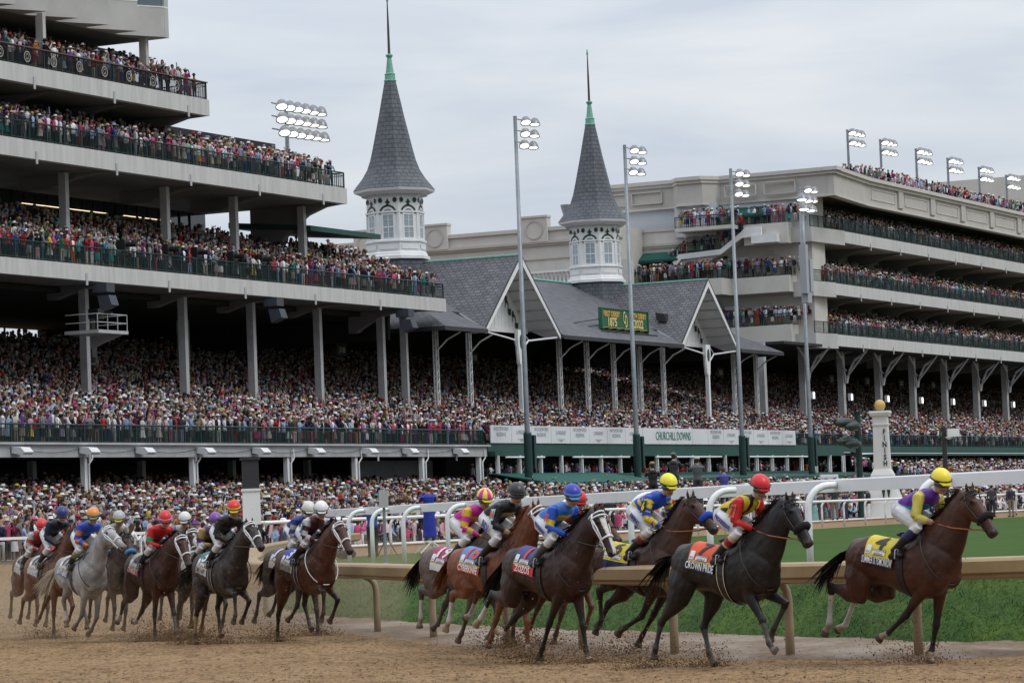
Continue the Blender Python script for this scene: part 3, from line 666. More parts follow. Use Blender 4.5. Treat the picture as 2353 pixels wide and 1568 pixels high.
    mb = MB(W); mb.add([(sg+.26*math.cos(q), .19, 15.1+.55*math.sin(q)) for q in np.linspace(0, 2*math.pi, 15)[:-1]], [tuple(range(14))]); mb.build('oval_ornament', ORN, TS)
# lattice columns
for s_ in (58.7, 64.2, 80.3, 85.6, 90.9, 96.3, 101.3, 117.5, 123.0):
    mb = MB(W); w = .17
    for a in (-w, w): mb.box(s_+a-.03, s_+a+.03, 1.95, 2.03, 7.5, 15.7)
    mb.box(s_+w-.03, s_+w+.03, 2.17, 2.25, 7.5, 15.7); mb.box(s_-w-.03, s_-w+.03, 2.17, 2.25, 7.5, 15.7)
    z = 7.6; k = 0
    while z < 15.3:
        mb.tube([(s_-w if k % 2 else s_+w, 1.95, z), (s_+w if k % 2 else s_-w, 1.95, z+.38)], .022, 4); z += .38; k += 1
    z = 7.6; k = 0
    while z < 15.3:
        mb.tube([(s_-w, 1.97 if k % 2 else 2.23, z), (s_-w, 2.23 if k % 2 else 1.97, z+.38)], .02, 4); z += .38; k += 1
    mb.tube([(s_, 2, 14.2), (s_+.15, 1.2, 15.0), (s_+.2, .1, 15.5)], .06, 4)
    mb.build('lattice_column', WHITE, TS)
mb = MB(W); mb.box(125.3, 125.9, 2.2, 2.9, 7.5, 16.9); mb.build('column', STEEL, TS)
seating(TS, 57, 130, -4.2, 6.95, .28, 34)
mb = MB(W); mb.box(53.4, 130, -4.4, -4.1, 6.55, 7.15); mb.box(53.6, 126, -4.9, -4.1, 6.2, 6.55); mb.build('green_fascia', GREENF, TS)
# white banner along the front
BAN = mat('banner_vinyl', (.60, .62, .635), .55, (.66, .675, .69), scale=.4)
bn = sbase('banner', 'long white banner with grey sponsor lettering along the balcony front', 90, -4.5, 'banner', 7.2)
mb = MB(W); mb.box(53.8, 114.9, -4.5, -4.44, 7.16, 8.42); mb.build('cloth', BAN, bn)
mb = MB(W); k = 53.8
nx = 0
while k < 114.9: mb.box(k-.01, k+.01, -4.51, -4.503, 7.16, 8.42); k += 3.4
mb.build('seam', GREYL, bn)
xdir = tuple(U); ydir = (0, 0, 1)
k = 0; s_ = 55.5
while s_ < 114.5:
    if 81.5 < s_ < 93:
        if 84 < s_ < 88.5: lettering('CHURCHILL DOWNS', .95, W(87.2, -4.53, 7.78), xdir, ydir, GRNL, bn, bold=0, sx=.80)
    elif k % 2 == 0:
        lettering('WOODFORD\nRESERVE', .40, W(s_, -4.53, 7.98), xdir, ydir, GREYL, bn, sx=.95, spacing=1.1)
    else:
        lettering('LONGINES', .40, W(s_, -4.53, 7.95), xdir, ydir, GREYL, bn, sx=.9)
        mb = MB(W); z = 7.55
        for i in range(1, 4): mb.quad((s_-.75/i, -4.53, z-.07*i), (s_+.75/i, -4.53, z-.07*i), (s_+.6/i, -4.53, z-.07*i-.035), (s_-.6/i, -4.53, z-.07*i-.035))
        mb.build('winged_mark', GREYL, bn)
    s_ += 3.4; k += 1
# suites below the banner
WIN_DARK = mat('suite_interior', (.02, .022, .025), .7)
mb = MB(W); mb.box(53.5, 132, -1.0, -.6, 3, 6.3); mb.build('suite_back_wall', WIN_DARK, TS)
mb = MB(W); mb.box(53.4, 132, -5.2, -4.6, 4.3, 4.6); mb.box(53.4, 118, -5.1, -4.95, 4.6, 4.9); mb.build('suite_sill', GREENF, TS)
for s_ in np.arange(54, 131, 3.6):
    mb = MB(W); mb.box(s_-.06, s_+.06, -5.0, -4.86, 4.6, 6.25); mb.box(s_+.5, s_+.66, -4.6, -4.45, 4.6, 6.25); mb.build('suite_post', WHITE, TS)
for s0_, s1_ in ((55, 61.5), (66.5, 77), (82.2, 96), (101, 117)):
    mb = MB(W); mb.tube([(s0_, -5.05, 6.12), (s1_, -5.05, 6.12)], .07, 6); mb.build('rolled_awning', WHITE, TS)
aw = MB(W); aw.prism([(-4.6, 5.0), (-5.1, 4.95), (-9.6, 4.15), (-9.6, 3.35), (-9.5, 3.35), (-9.3, 4.02)], 53, 72.5, 0)
aw.build('sloping_awning', AWN, TS)
aw = MB(W); aw.prism([(-4.6, 4.75), (-8.8, 4.35), (-8.8, 4.05), (-4.6, 4.35)], 72.52, 133, 0); aw.build('long_awning', GREENF, TS)
for s_ in np.arange(56, 130, 6.2):
    mb = MB(W); mb.box(s_-.09, s_+.09, -8.6, -8.4, 1.5, 4.1); mb.build('awning_post', WHITE, TS)
for s_ in np.arange(76, 130, 7): mb = MB(W); mb.tube([(s_, -8.7, 4.15), (s_+.7, -8.5, 3.7), (s_+1.8, -7.8, 3.3), (s_+1.9, -7.8, 2.2)], .07, 5); mb.build('gutter_pipe', WHITE, TS)
mb = MB(W); mb.box(75.2, 132, 8.6, 9, 1.5, 6.3); mb.box(53.2, 132, -4.2, 9, 6.25, 6.5); mb.build('undercroft_wall', DARK, TS)
# section number boards
for s_, tx in ((57, '318'), (79, '318'), (112.5, '319'), (131.5, '320'), (162, '321'), (173, '322'), (184, '322'), (195, '323')):
    b_ = empty('section_sign', 'dark board numbered %s hung above the seats%s' % (tx, {57: ', nearest the tall balconies', 79: ' behind the first lattice columns', 112.5: ' under the second gable', 131.5: ' at the hipped roof end', 162: ' in the right stand', 173: ', left of a twin board', 184: ', right of its twin board', 195: ', last at right'}[s_]), 'sign', loc=tuple(W(s_, 9, 14.6)))
    mb = MB(W); mb.box(s_-.8, s_+.8, 9, 9.06, 14.2, 15.0); mb.box(s_-.8, s_+.8, 8.98, 9.0, 15.02, 15.08); mb.build('board', DARK, b_)
    lettering(tx, .62, W(s_, 8.97, 14.6), xdir, ydir, mat('sign_grey_white', (.45, .45, .45), .6), b_)
# derby sign on the roof
SG = empty('roof_sign', 'green and gold derby anniversary sign standing on the slate roof', 'sign', loc=tuple(W(92, 1.6, 16.8)))
SGG = mat('sign_green', (.012, .10, .035), .55); SGD = mat('sign_gold', (.62, .36, .07), .45); SGL = mat('sign_gold_light', (.75, .58, .22), .45)
mb = MB(W); mb.box(87.6, 97.0, 1.5, 1.75, 16.85, 18.5); mb.build('panel', SGG, SG)
mb = MB(W)
for a in ((87.5, 97.1, 16.8, 16.9), (87.5, 97.1, 18.46, 18.56), (87.5, 87.62, 16.9, 18.46), (96.98, 97.1, 16.9, 18.46)): mb.box(a[0], a[1], 1.42, 1.78, a[2], a[3])
mb.build('frame', mat('sign_frame_green', (.02, .13, .06), .5), SG)
mb = MB(W)
for a in ((87.8, 96.8, 16.93, 16.97),): mb.box(a[0], a[1], 1.46, 1.5, a[2], a[3])
mb.build('gold_line', SGD, SG)
for tx, s_, z, sz, m_, sx in (('FIRST DERBY', 89.5, 18.05, .62, SGD, .92), ('1875', 89.6, 17.38, .98, SGL, 1.0), ('148TH DERBY', 94.9, 18.05, .60, SGD, .92), ('2022', 95.0, 17.38, .98, SGL, 1.0)):
    lettering(tx, sz, W(s_, 1.47, z), xdir, ydir, m_, SG, bold=.022, sx=sx)
lettering('C', 1.5, W(92.05, 1.46, 17.8), xdir, ydir, SGL, SG, bold=.01, sx=.42); lettering('D', 1.5, W(92.45, 1.455, 17.5), xdir, ydir, SGL, SG, bold=.01, sx=.42)
mb = MB(W); mb.tube([(86.5, 1.1, 16.6), (98, 1.1, 16.55)], .05, 4)
for s_ in (88, 89.6, 91.2, 92.8, 94.4, 96.2): mb.box(s_-.04, s_+.04, 1.1, 1.5, 16.3, 16.9)
mb.tube([(87.5, 1.7, 17.6), (84.2, 2.6, 17.2)], .04, 4); mb.tube([(87.5, 1.7, 17.1), (85.4, 2.2, 16.9)], .04, 4)
mb.build('support_frame', BLACK, SG)
for s_, d_, z in ((60.5, 4.1, 18.5), (103.2, 3.1, 17.9)):
    mb = MB(W); mb.prism([(d_-.9, z), (d_, z+.2), (d_+.1, z+.9), (d_-.7, z+.75)], s_-.5, s_+.5, 0); mb.build('roof_floodlight', BLACK, TS)
# warm round lights under the roof
for s_, d_, z in ((52.5, 6, 15.2), (104.5, 6, 14.0)):
    pass
# ---- the spires
def spire(sc_, dc, k=0):
    ctr = (sc_, dc); rot = R(22.5)+R(12)
    e = empty('spire', None, None); attach_loc = tuple(W(sc_, dc, 21)); 
    e.parent = TS; e.matrix_parent_inverse = TS.matrix_basis.inverted(); e.location = attach_loc
    def bl(mb, name, m, smooth=False):
        o = mb.build(name, m, None, smooth); o.parent = e; o.matrix_parent_inverse = Matrix.Translation(attach_loc).inverted(); return o
    z0 = 22.1
    mb = MB(W); mb.lathe([(2.9, z0-4.5), (2.75, z0-2.6), (2.5, z0-1.3), (2.42, z0)], 8, ctr, rot=rot, uvs=True); bl(mb, 'slate_skirt', SLATE_S)
    mb = MB(W); mb.lathe([(2.62, z0-.12), (2.62, z0+.12), (2.45, z0+.2), (2.42, z0+.35), (2.32, z0+.45), (2.32, z0+1.15), (2.42, z0+1.2), (2.42, z0+1.32), (2.22, z0+1.4), (2.2, z0+4.9), (2.22, z0+4.9), (2.3, z0+5.05)], 8, ctr, rot=rot); bl(mb, 'lantern_wall', WHITE)
    ap = 2.2*math.cos(math.pi/8)
    pl = MB(W); gl = MB(W); ow = MB(W); fr = MB(W)
    for i in range(8):
        a = rot+2*math.pi*(i+.5)/8; n_ = np.array([math.cos(a), math.sin(a)]); t_ = np.array([-math.sin(a), math.cos(a)])
        def P(x, z, o=.02): q = np.array(ctr)+n_*(ap+o)+t_*x; return (q[0], q[1], z)
        wv = .40; zw0, zw1 = z0+1.5, z0+3.35
        arch = [P(-wv, zw0), P(wv, zw0), P(wv, zw1)]+[P(wv*math.cos(q), zw1+wv*math.sin(q)) for q in np.linspace(0, math.pi, 9)[1:-1]]+[P(-wv, zw1)]
        gl.add(arch, [tuple(range(len(arch)))])
        for (x0, x1, za, zb_) in ((-wv-.1, -wv, zw0-.08, zw1), (wv, wv+.1, zw0-.08, zw1), (-wv, wv, zw0-.08, zw0), (-wv, wv, z0+2.3, z0+2.38), (-wv, wv, zw1-.06, zw1+.04), (-.02, .02, zw0, zw1), (-wv, wv, z0+1.9, z0+1.92), (-wv, wv, z0+2.85, z0+2.87)):
            fr.add([P(x0, za, .05), P(x1, za, .05), P(x1, zb_, .05), P(x0, zb_, .05), P(x0, za, .0), P(x1, za, .0), P(x1, zb_, .0), P(x0, zb_, .0)], [(0, 1, 2, 3), (0, 4, 5, 1), (1, 5, 6, 2), (2, 6, 7, 3), (3, 7, 4, 0)])
        qs = np.linspace(0, math.pi, 13)
        for q0, q1 in zip(qs[:-1], qs[1:]):
            fr.add([P(wv*math.cos(q0), zw1+wv*math.sin(q0), .06), P((wv+.12)*math.cos(q0), zw1+(wv+.12)*math.sin(q0), .06), P((wv+.12)*math.cos(q1), zw1+(wv+.12)*math.sin(q1), .06), P(wv*math.cos(q1), zw1+wv*math.sin(q1), .06)], [(0, 1, 2, 3)])
            ow.add([P((wv+.16)*math.cos(q0), zw1+.02+(wv+.16)*math.sin(q0), .07), P((wv+.30)*math.cos(q0), zw1+.02+(wv+.30)*math.sin(q0), .07), P((wv+.30)*math.cos(q1), zw1+.02+(wv+.30)*math.sin(q1), .07), P((wv+.16)*math.cos(q1), zw1+.02+(wv+.16)*math.sin(q1), .07)], [(0, 1, 2, 3)])
        # trefoil above the arch and discs
        zc = zw1+.30+.40
        ow.add([P(-.12, zc-.05, .07), P(.12, zc-.05, .07), P(.08, zc+.12, .07), P(.24, zc+.2, .07), P(.1, zc+.3, .07), P(0, zc+.52, .07), P(-.1, zc+.3, .07), P(-.24, zc+.2, .07), P(-.08, zc+.12, .07)], [tuple(range(9))])
        for x in (-.58, .58):
            ow.add([P(x+.17*math.cos(q), z0+4.42+.2*math.sin(q), .07) for q in np.linspace(0, 2*math.pi, 13)[:-1]], [tuple(range(12))])
        # corner pilasters
        for x in (-.86, .72): pl.add([P(x, z0+1.4, .07), P(x+.14, z0+1.4, .07), P(x+.14, z0+3.5, .07), P(x, z0+3.5, .07), P(x, z0+1.4, 0), P(x+.14, z0+1.4, 0), P(x+.14, z0+3.5, 0), P(x, z0+3.5, 0)], [(0, 1, 2, 3), (0, 4, 5, 1), (1, 5, 6, 2), (2, 6, 7, 3), (3, 7, 4, 0)])
        pl.add([P(-.9, z0+3.45, .1), P(.9, z0+3.45, .1), P(.9, z0+3.58, .1), P(-.9, z0+3.58, .1)], [(0, 1, 2, 3)])
        for x0, x1 in ((-.75, .75),): pl.add([P(x0, z0+.62, .15), P(x1, z0+.62, .15), P(x1, z0+1.0, .15), P(x0, z0+1.0, .15)], [(0, 1, 2, 3)])
    bl(pl, 'pilasters', WHITE); w = bl(gl, 'arched_windows', mat('lantern_glass', (.30, .36, .40), .15, spec=.8)); bl(fr, 'window_frames', WHITER); bl(ow, 'green_ornament', ORN)
    ze = z0+5.0
    mb = MB(W); mb.lathe([(2.3, ze-.25), (2.55, ze-.12), (2.8, ze), (3.12, ze+.12), (3.2, ze+.3), (3.12, ze+.34)], 8, ctr, rot=rot); bl(mb, 'eaves_cornice', WHITER)
    mb = MB(W)
    for i in range(8):
        a0 = rot+2*math.pi*i/8; a1 = rot+2*math.pi*(i+1)/8
        for j in range(14):
            t = (j+.5)/14; p = np.array(ctr)+2.52*((1-t)*np.array([math.cos(a0), math.sin(a0)])+t*np.array([math.cos(a1), math.sin(a1)])); mb.box(p[0]-.04, p[0]+.04, p[1]-.04, p[1]+.04, ze-.2, ze-.06)
    bl(mb, 'dentils', STEEL)
    pr = [(3.2, ze+.33), (2.85, ze+.78), (2.45, ze+1.28), (2.05, ze+1.95), (1.78, ze+2.7), (1.56, ze+3.6), (1.27, ze+4.9), (.98, ze+6.2), (.72, ze+7.5), (.42, ze+8.95)]
    mb = MB(W); mb.lathe(pr, 8, ctr, rot=rot, uvs=True); bl(mb, 'cone_roof', SLATE_S)
    zt = ze+8.9
    mb = MB(W); mb.lathe([(.46, zt-.1), (.50, zt), (.42, zt+.06), (.40, zt+.45), (.44, zt+.5), (.32, zt+.58), (.17, zt+1.75), (.27, zt+1.9), (.29, zt+2.0), (.14, zt+2.08)], 8, ctr, rot=rot); bl(mb, 'copper_cap', COPPER)
    mb = MB(W); mb.lathe([(.11, zt+2.0), (.09, zt+4.2), (.045, zt+6.1), (.045, zt+6.15)], 8, ctr); bl(mb, 'spire_rod', mat('rod_dark', (.06, .055, .055), .6))
    mb = MB(W); mb.lathe([(.03, zt+6.1), (.10, zt+6.25), (.03, zt+6.65)], 6, ctr); bl(mb, 'spear_tip', COPPER)
spire(69.4, 10.6); spire(107.0, 10.5)
# ---------------------------------------------------------------- right stand (clubhouse)
CB = sbase('grandstand', 'large beige stand with three long balconies and a rooftop crowd at right', 180, 4)
EL = 240
STUC_IN = mat('inner_wall_beige', (.40, .39, .37), .9, (.45, .44, .42), scale=.5)
for (z0, z1, sL, ch) in ((16.85, 17.95, 134.5, 3.0), (21.75, 22.85, 134.5, 3.0), (26.9, 28.0, 138.0, 2.6)):
    mb = MB(W)
    mb.box(sL+ch+2, EL, 0, .45, z0, z1); mb.build('balcony_fascia', CONC_ST, CB)
    mb = MB(W)
    mb.prism([(134.9, .55), (sL+ch+2, 0), (sL+ch+2, .45), (134.9, 2.6)], z0-.25, z1+.05, 2); mb.build('corner_fascia', CONC, CB)
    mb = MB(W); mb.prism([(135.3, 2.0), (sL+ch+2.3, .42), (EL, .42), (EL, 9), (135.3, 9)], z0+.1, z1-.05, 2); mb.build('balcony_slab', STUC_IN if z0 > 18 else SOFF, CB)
    for k in np.arange(sL+12, 225, 9.0): mb = MB(W); mb.box(k-.1, k+.1, -.06, -.003, z0-.35, z0+.35); mb.build('joint_cover', STEEL, CB)
    for k in np.arange(sL+14, 225, 9.5): mb = MB(W); mb.prism([(.5, z0+.1), (7, z0+.1), (7, z0-1.1), (4.5, z0-1.0), (2, z0-.15)], k-.25, k+.25, 0); mb.build('raker_beam', SOFF, CB)
    railing(CB, [(135.0, .7, z1), (sL+ch+2, .15, z1), (EL, .15, z1)], h=1.15, pick=.17, mesh=False)
    mb = MB(W); mb.box(sL+ch+2.3, EL, .19, .21, z1+.08, z1+1.0)
    mb.build('tinted_rail_panel', mat('green_tinted_panel', (.012, .05, .04), .25, spec=.7, extra=lambda nt, b: setattr(b.inputs['Alpha'], 'default_value', .32)), CB)
    seating(CB, sL+3.5, EL, .6, z1-.02, .235, 7, name='seating')
# walls behind the balconies with the pale window strip
mb = MB(W)
mb.box(139, EL, 6.4, 6.8, 17.9, 32.5); mb.build('inner_wall', STUC_IN, CB)
PALE = mat('pale_window', (.34, .38, .42), .2, spec=.8)
for zt in (21.2, 26.15, 31.3):
    mb = MB(W); mb.box(146, EL, 6.2, 6.38, zt-1.6, zt); mb.build('window_strip', DARK, CB)
    mb = MB(W)
    for k in np.arange(146, EL, .85): mb.box(k-.16, k+.16, 6.05, 6.18, zt-1.6, zt)
    mb.build('pale_mullions', WHITE, CB)
    mb = MB(W)
    for k in np.arange(146, EL, 4.6): mb.lathe([(.02, zt+.75), (.22, zt+.9), (.22, zt+1.0), (.05, zt+1.3)], 6, (k, 5.6))
    mb.build('ceiling_fans', SOFF, CB)
# end wall toward the camera
mb = MB(W); mb.box(136, 139.5, .95, 23, 17.0, 31.2); mb.box(139.5, 240, 8, 23, 17.3, 32.9); mb.build('end_wall', STUC, CB)
# parapet band, end and front, with a chamfered corner
def band(path, z0, z1, m, name, t=.5, closed=False):
    mb = MB(W)
    for (a, b_) in zip(path[:-1], path[1:]):
        a = np.array(a); b_ = np.array(b_); d = (b_-a)/np.hypot(*(b_-a)); n_ = np.array([-d[1], d[0]])*t
        mb.prism([tuple(a-d*0), tuple(b_), tuple(b_+n_), tuple(a+n_)], z0, z1, 2)
    return mb.build(name, m, CB)
pth = [(135.2, 23), (135.2, 14.6), (133.8, 13.6), (133.8, 11.0), (135.6, 9.8), (135.2, -1.8), (148.5, -.5), (240, -.5)][::-1]
pth2 = pth
sgn_t = -.6
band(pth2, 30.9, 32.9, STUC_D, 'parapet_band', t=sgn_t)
def off(path, o):
    return [(s_-o*.8, d_-(o if d_ < 2 else 0)) for s_, d_ in path]
band(off(pth2, .25), 32.9, 33.2, STUC, 'cornice', t=sgn_t*1.6); band(off(pth2, .5), 33.2, 33.55, STUC, 'cornice_top', t=sgn_t*2.2); band(off(pth2, .12), 30.8, 31.0, STUC, 'band_moulding', t=sgn_t*1.3)
mb = MB(W); mb.box(148.5, 240, -.2, 8, 31.7, 32.8); mb.prism([(136, 8), (136, -1.4), (148.5, -.2), (148.5, 8)], 31.5, 32.8, 2); mb.build('roof_soffit', SOFF, CB)
for k in np.arange(158, 240, 10.2):
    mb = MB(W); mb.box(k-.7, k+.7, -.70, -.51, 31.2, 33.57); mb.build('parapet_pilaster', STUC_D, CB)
mb = MB(W)
for k in np.arange(149.2, 240, 10.2):
    x0, x1 = k+.2, k+7.4
    for (a0, a1, c0, c1) in ((x0, x1, 31.5, 31.58), (x0, x1, 32.52, 32.6), (x0, x0+.1, 31.5, 32.6), (x1-.1, x1, 31.5, 32.6)): mb.box(a0, a1, -.56, -.503, c0, c1)
for k in (1.8, 5.8, 15.5, 19.2):
    y0, y1 = k+.2, k+3.4
    for (a0, a1, c0, c1) in ((y0, y1, 31.4, 31.47), (y0, y1, 32.5, 32.57), (y0, y0+.08, 31.4, 32.57), (y1-.08, y1, 31.4, 32.57)): mb.box(134.95 if k > 14 or k < 9 else 133.7, 135.19, a0, a1, c0, c1)
mb.build('panel_mouldings', STUC, CB)
WHP = mat('white_composite_panel', (.50, .53, .57), .4, (.54, .57, .61), scale=.3)
mb = MB(W); mb.box(135.6, 136.2, .8, 10, 27.9, 31.0); mb.box(134.4, 136.2, 10, 14.2, 27.9, 31.0); mb.box(135.6, 136.2, 14.2, 23, 27.9, 31.0); mb.build('white_panel_wall', WHP, CB)
mb = MB(W); mb.prism([(135.6, 30.4), (134.2, 29.5), (134.2, 29.3), (135.6, 29.3)], 5.2, 10, 1); aw = mb.build('entrance_awning', AWN, CB)
# end balconies
for (dd0, dd1, zz0, zz1) in ((2.6, 10.6, 17.2, 18.9), (2.6, 8.5, 22.0, 23.55), (2.6, 7.0, 26.6, 28.55)):
    mb = MB(W); mb.box(133.9, 136.5, dd0, dd1, zz0, zz1); mb.build('end_balcony', STUC, CB)
    railing(CB, [(134.0, dd1, zz1), (134.0, dd0, zz1)], h=1.05, pick=.16)
mb = MB(W); mb.box(131.9, 136.5, 7.4, 13.2, 28.2, 28.55); mb.build('end_balcony', STUC, CB); railing(CB, [(132.0, 13.2, 28.55), (132.0, 7.0, 28.55)], h=1.05, pick=.16)
mb = MB(W); mb.box(131.5, 136.5, 8.5, 20.5, 22.0, 23.55); mb.build('end_balcony', STUC, CB); railing(CB, [(131.6, 20.5, 23.55), (131.6, 8.5, 23.55), (134, 8.5, 23.55)], h=1.05, pick=.16)
# outside stair between the upper end balconies
mb = MB(W); mb.prism([(5.0, 28.3), (5.0, 27.4), (7.0, 27.3), (9.2, 25.9), (13.3, 25.7), (14.6, 24.2), (14.9, 24.2), (14.9, 24.7), (13.5, 26.2), (9.2, 26.4), (7.0, 27.9), (6.6, 28.3)], 133.3, 133.6, 0); mb.build('stair_stringer', WHITE, CB)
mb = MB(W); mb.prism([(7.0, 27.8), (9.2, 26.2), (13.3, 26.0), (14.6, 24.4), (14.6, 24.1), (9.2, 25.9), (7, 27.4)], 133.6, 134.9, 0); mb.build('stair_flight', STUC, CB)
mb = MB(W); mb.box(133.2, 133.9, 3.4, 6.0, 26.7, 27.5); mb.build('stair_landing', WHITE, CB)
railing(CB, [(133.5, 7, 27.9), (133.5, 9.2, 26.35), (133.5, 13.4, 26.15), (133.5, 14.8, 24.7)], h=1.05, pick=.18)
# curved drum
mb = MB(W); cx, cy = 141.6, 16.2; qs = np.linspace(math.pi*1.52, math.pi*.62, 20)
mb2 = MB(W); mb3 = MB(W); mb4 = MB(W)
for q0, q1 in zip(qs[:-1], qs[1:]):
    for (mbx, r_, c0, c1) in ((mb, 7.4, 22.0, 28.9), (mb2, 7.55, 27.0, 27.2), (mb2, 7.65, 27.2, 27.45), (mb2, 7.5, 28.6, 28.95)):
        p = lambda q, r, z: (cx+r*math.cos(q), cy+r*math.sin(q)*1.0, z)
        mbx.add([p(q0, r_, c0), p(q1, r_, c0), p(q1, r_, c1), p(q0, r_, c1)], [(0, 1, 2, 3)])
        mbx.add([p(q0, r_, c0), p(q1, r_, c0), p(q1, r_-.5, c0), p(q0, r_-.5, c0), p(q0, r_, c1), p(q1, r_, c1), p(q1, r_-.5, c1), p(q0, r_-.5, c1)], [(0, 1, 2, 3), (4, 5, 6, 7)])
    mb3.add([p(q0, 7.5, 26.6), p(q1, 7.5, 26.6), p(q1, 8.7, 25.85), p(q0, 8.7, 25.85)], [(0, 1, 2, 3)]); mb3.add([p(q0, 8.7, 25.85), p(q1, 8.7, 25.85), p(q1, 8.7, 25.65), p(q0, 8.7, 25.65)], [(0, 1, 2, 3)])
    if .66*math.pi < q1 < 1.5*math.pi: mb4.add([p(q0, 7.44, 23.6), p(q1-.0, 7.44, 23.6), p(q1, 7.44, 25.6), p(q0, 7.44, 25.6)], [(0, 1, 2, 3)])
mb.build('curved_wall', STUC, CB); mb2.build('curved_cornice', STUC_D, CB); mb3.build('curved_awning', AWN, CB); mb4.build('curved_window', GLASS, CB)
mb = MB(W)
for q in qs[::2]: mb.tube([p(q, 7.48, 23.6), p(q, 7.48, 25.6)], .05, 4)
mb.build('window_mullions', STUC_D, CB)
# mouldings and lamps on the end wall
mb = MB(W)
for (yc, zc, rr3) in ((5.2, 24.0, 1.7), (5.6, 19.2, 1.6)):
    for i in range(12):
        a0, a1 = math.pi*i/12, math.pi*(i+1)/12
        p = lambda a, r, x: (x, yc+r*math.cos(a), zc+r*math.sin(a))
        mb.add([p(a0, rr3, 135.9), p(a1, rr3, 135.9), p(a1, rr3+.16, 135.9), p(a0, rr3+.16, 135.9), p(a0, rr3, 136.05), p(a1, rr3, 136.05), p(a1, rr3+.16, 136.05), p(a0, rr3+.16, 136.05)], [(0, 1, 2, 3), (0, 1, 5, 4), (3, 2, 6, 7)])
    mb.box(135.85, 136.05, yc-.25, yc+.25, zc+rr3, zc+rr3+.4)
    for y_ in (yc-2.9, yc+2.9): mb.box(135.88, 136.05, y_-.5, y_+.5, zc+.85, zc+1.0); mb.box(135.88, 136.05, y_-.07, y_+.07, zc+.4, zc+1.4)
mb.build('arch_moulding', STUC_D, CB)
for (y_, z_) in ((8.0, 26.0 - .7), (9.2, 20.7)):
    mb = MB(W); mb.box(135.6, 136.05, y_-.7, y_+.7, z_, z_+.35); mb.build('wall_lamp', WHITE, CB)
mb = MB(W); mb.prism([(136.02, 21.7), (134.6, 20.4), (134.6, 20.1), (136.02, 20.1)], 10.6, 14.6, 1); mb.build('side_awning', AWN, CB)
# rooftop block
mb = MB(W); mb.box(159, 171, 12, 19, 32.9, 35.6); mb.box(158.7, 171.3, 11.7, 19.3, 35.6, 35.85); mb.box(158.4, 171.6, 11.4, 19.6, 35.85, 36.1); mb.build('roof_house', STUC, CB)
mb = MB(W); mb.box(232, 262, 6, 20, 34, 41); mb.build('far_roof_house', STUC_D, CB)
# columns of the ground stand with their forked brackets
for s_ in (137.5, 148.2, 159.1, 169.9, 180.5, 191.6, 202.4, 213.2, 224):
    mb = MB(W); mb.box(s_-.32, s_+.32, 2.7, 3.3, 8, 16.9); c_ = mb.build('column', STEEL, CB)
    mb = MB(W)
    for sg in (-1, 1):
        mb.tube([(s_+sg*.2, 2.5, 13.6), (s_+sg*.7, 2.4, 14.8), (s_+sg*1.8, 2.2, 15.9), (s_+sg*4.4, 1.8, 16.8)], .12, 5); mb.tube([(s_+sg*.3, 2.3, 14.8), (s_+sg*1.7, 2.2, 15.2)], .06, 4)
    mb.tube([(s_, 2.6, 14), (s_, 1.2, 15.6), (s_, .2, 16.8)], .12, 5)
    mb.build('forked_bracket', STEEL, c_)
    mb = MB(W); mb.box(s_+.34, s_+.9, 2.2, 2.5, 11.9, 12.6); mb.build('column_floodlight', FW, c_)
    mb = MB(W); mb.quad((s_+.40, 2.18, 11.95), (s_+.84, 2.18, 11.95), (s_+.84, 2.18, 12.5), (s_+.40, 2.18, 12.5)); mb.build('lens', LENS, c_)
seating(CB, 130, 300, -4.2, 6.95, .28, 34)
mb = MB(W); mb.box(130, 330, 26, 26.5, 12, 17.5); mb.build('bowl_rear_wall', DARK, CB)
mb = MB(W); mb.box(130, EL, -4.4, -4.1, 6.5, 7.1); mb.box(130, EL, -7.5, -4.1, 6.1, 6.3); mb.build('green_fascia', GREENF, CB)
mb = MB(W); mb.box(130, 330, 0, .4, 1.5, 6.4); mb.box(126, 330, .4, 27, 16.7, 16.95); mb.build('undercroft_wall', DARK, CB)
for s_ in np.arange(140, 230, 5.2): mb = MB(W); mb.box(s_-.08, s_+.08, -6.6, -6.4, 3, 6.1); mb.build('canopy_post', GREEN, CB)
railing(CB, [(115.2, -4.15, 7.1), (EL, -4.15, 7.1)], pick=.2)
# ---------------------------------------------------------------- long low building behind the spires
BB = sbase('building', 'long pale parapeted building behind the slate roof and spires', 128.5, 35, 'building')
mb = MB(W); mb.box(128.5, 135, 17.6, 70, 17, 29.0); mb.build('wall', STUC, BB)
mb = MB(W); mb.box(128.3, 129, 17.4, 70, 27.6, 27.8); mb.box(128.15, 129, 17.3, 70, 27.8, 28.05); mb.box(128.35, 129, 17.5, 70, 26.3, 26.45); mb.build('cornice', STUC_D, BB)
mb = MB(W); mb.box(128.3, 129, 17.4, 70, 29.0, 29.35); mb.build('parapet', STUC, BB)
for y_ in (26.2, 36.9, 44.5):
    mb = MB(W); mb.box(128.1, 129, y_-1.35, y_+1.35, 27.95, 30.4); mb.box(128.0, 129, y_-1.45, y_+1.45, 30.3, 30.5); b_ = mb.build('parapet_pier', STUC, BB)
    mb = MB(W)
    for i in range(20):
        a0, a1 = 2*math.pi*i/20, 2*math.pi*(i+1)/20; p = lambda a, r, x: (x, y_+r*math.cos(a), 29.15+r*math.sin(a))
        mb.add([p(a0, .78, 128.04), p(a1, .78, 128.04), p(a1, .94, 128.04), p(a0, .94, 128.04), p(a0, .78, 128.1), p(a1, .78, 128.1)], [(0, 1, 2, 3), (0, 1, 5, 4)])
    mb.build('ring_moulding', STUC_D, b_)
mb = MB(W); mb.box(127.2, 128.0, 16.0, 27, 22.2, 23.0); mb.box(127.3, 127.9, 18.5, 27, 24.9, 25.1)
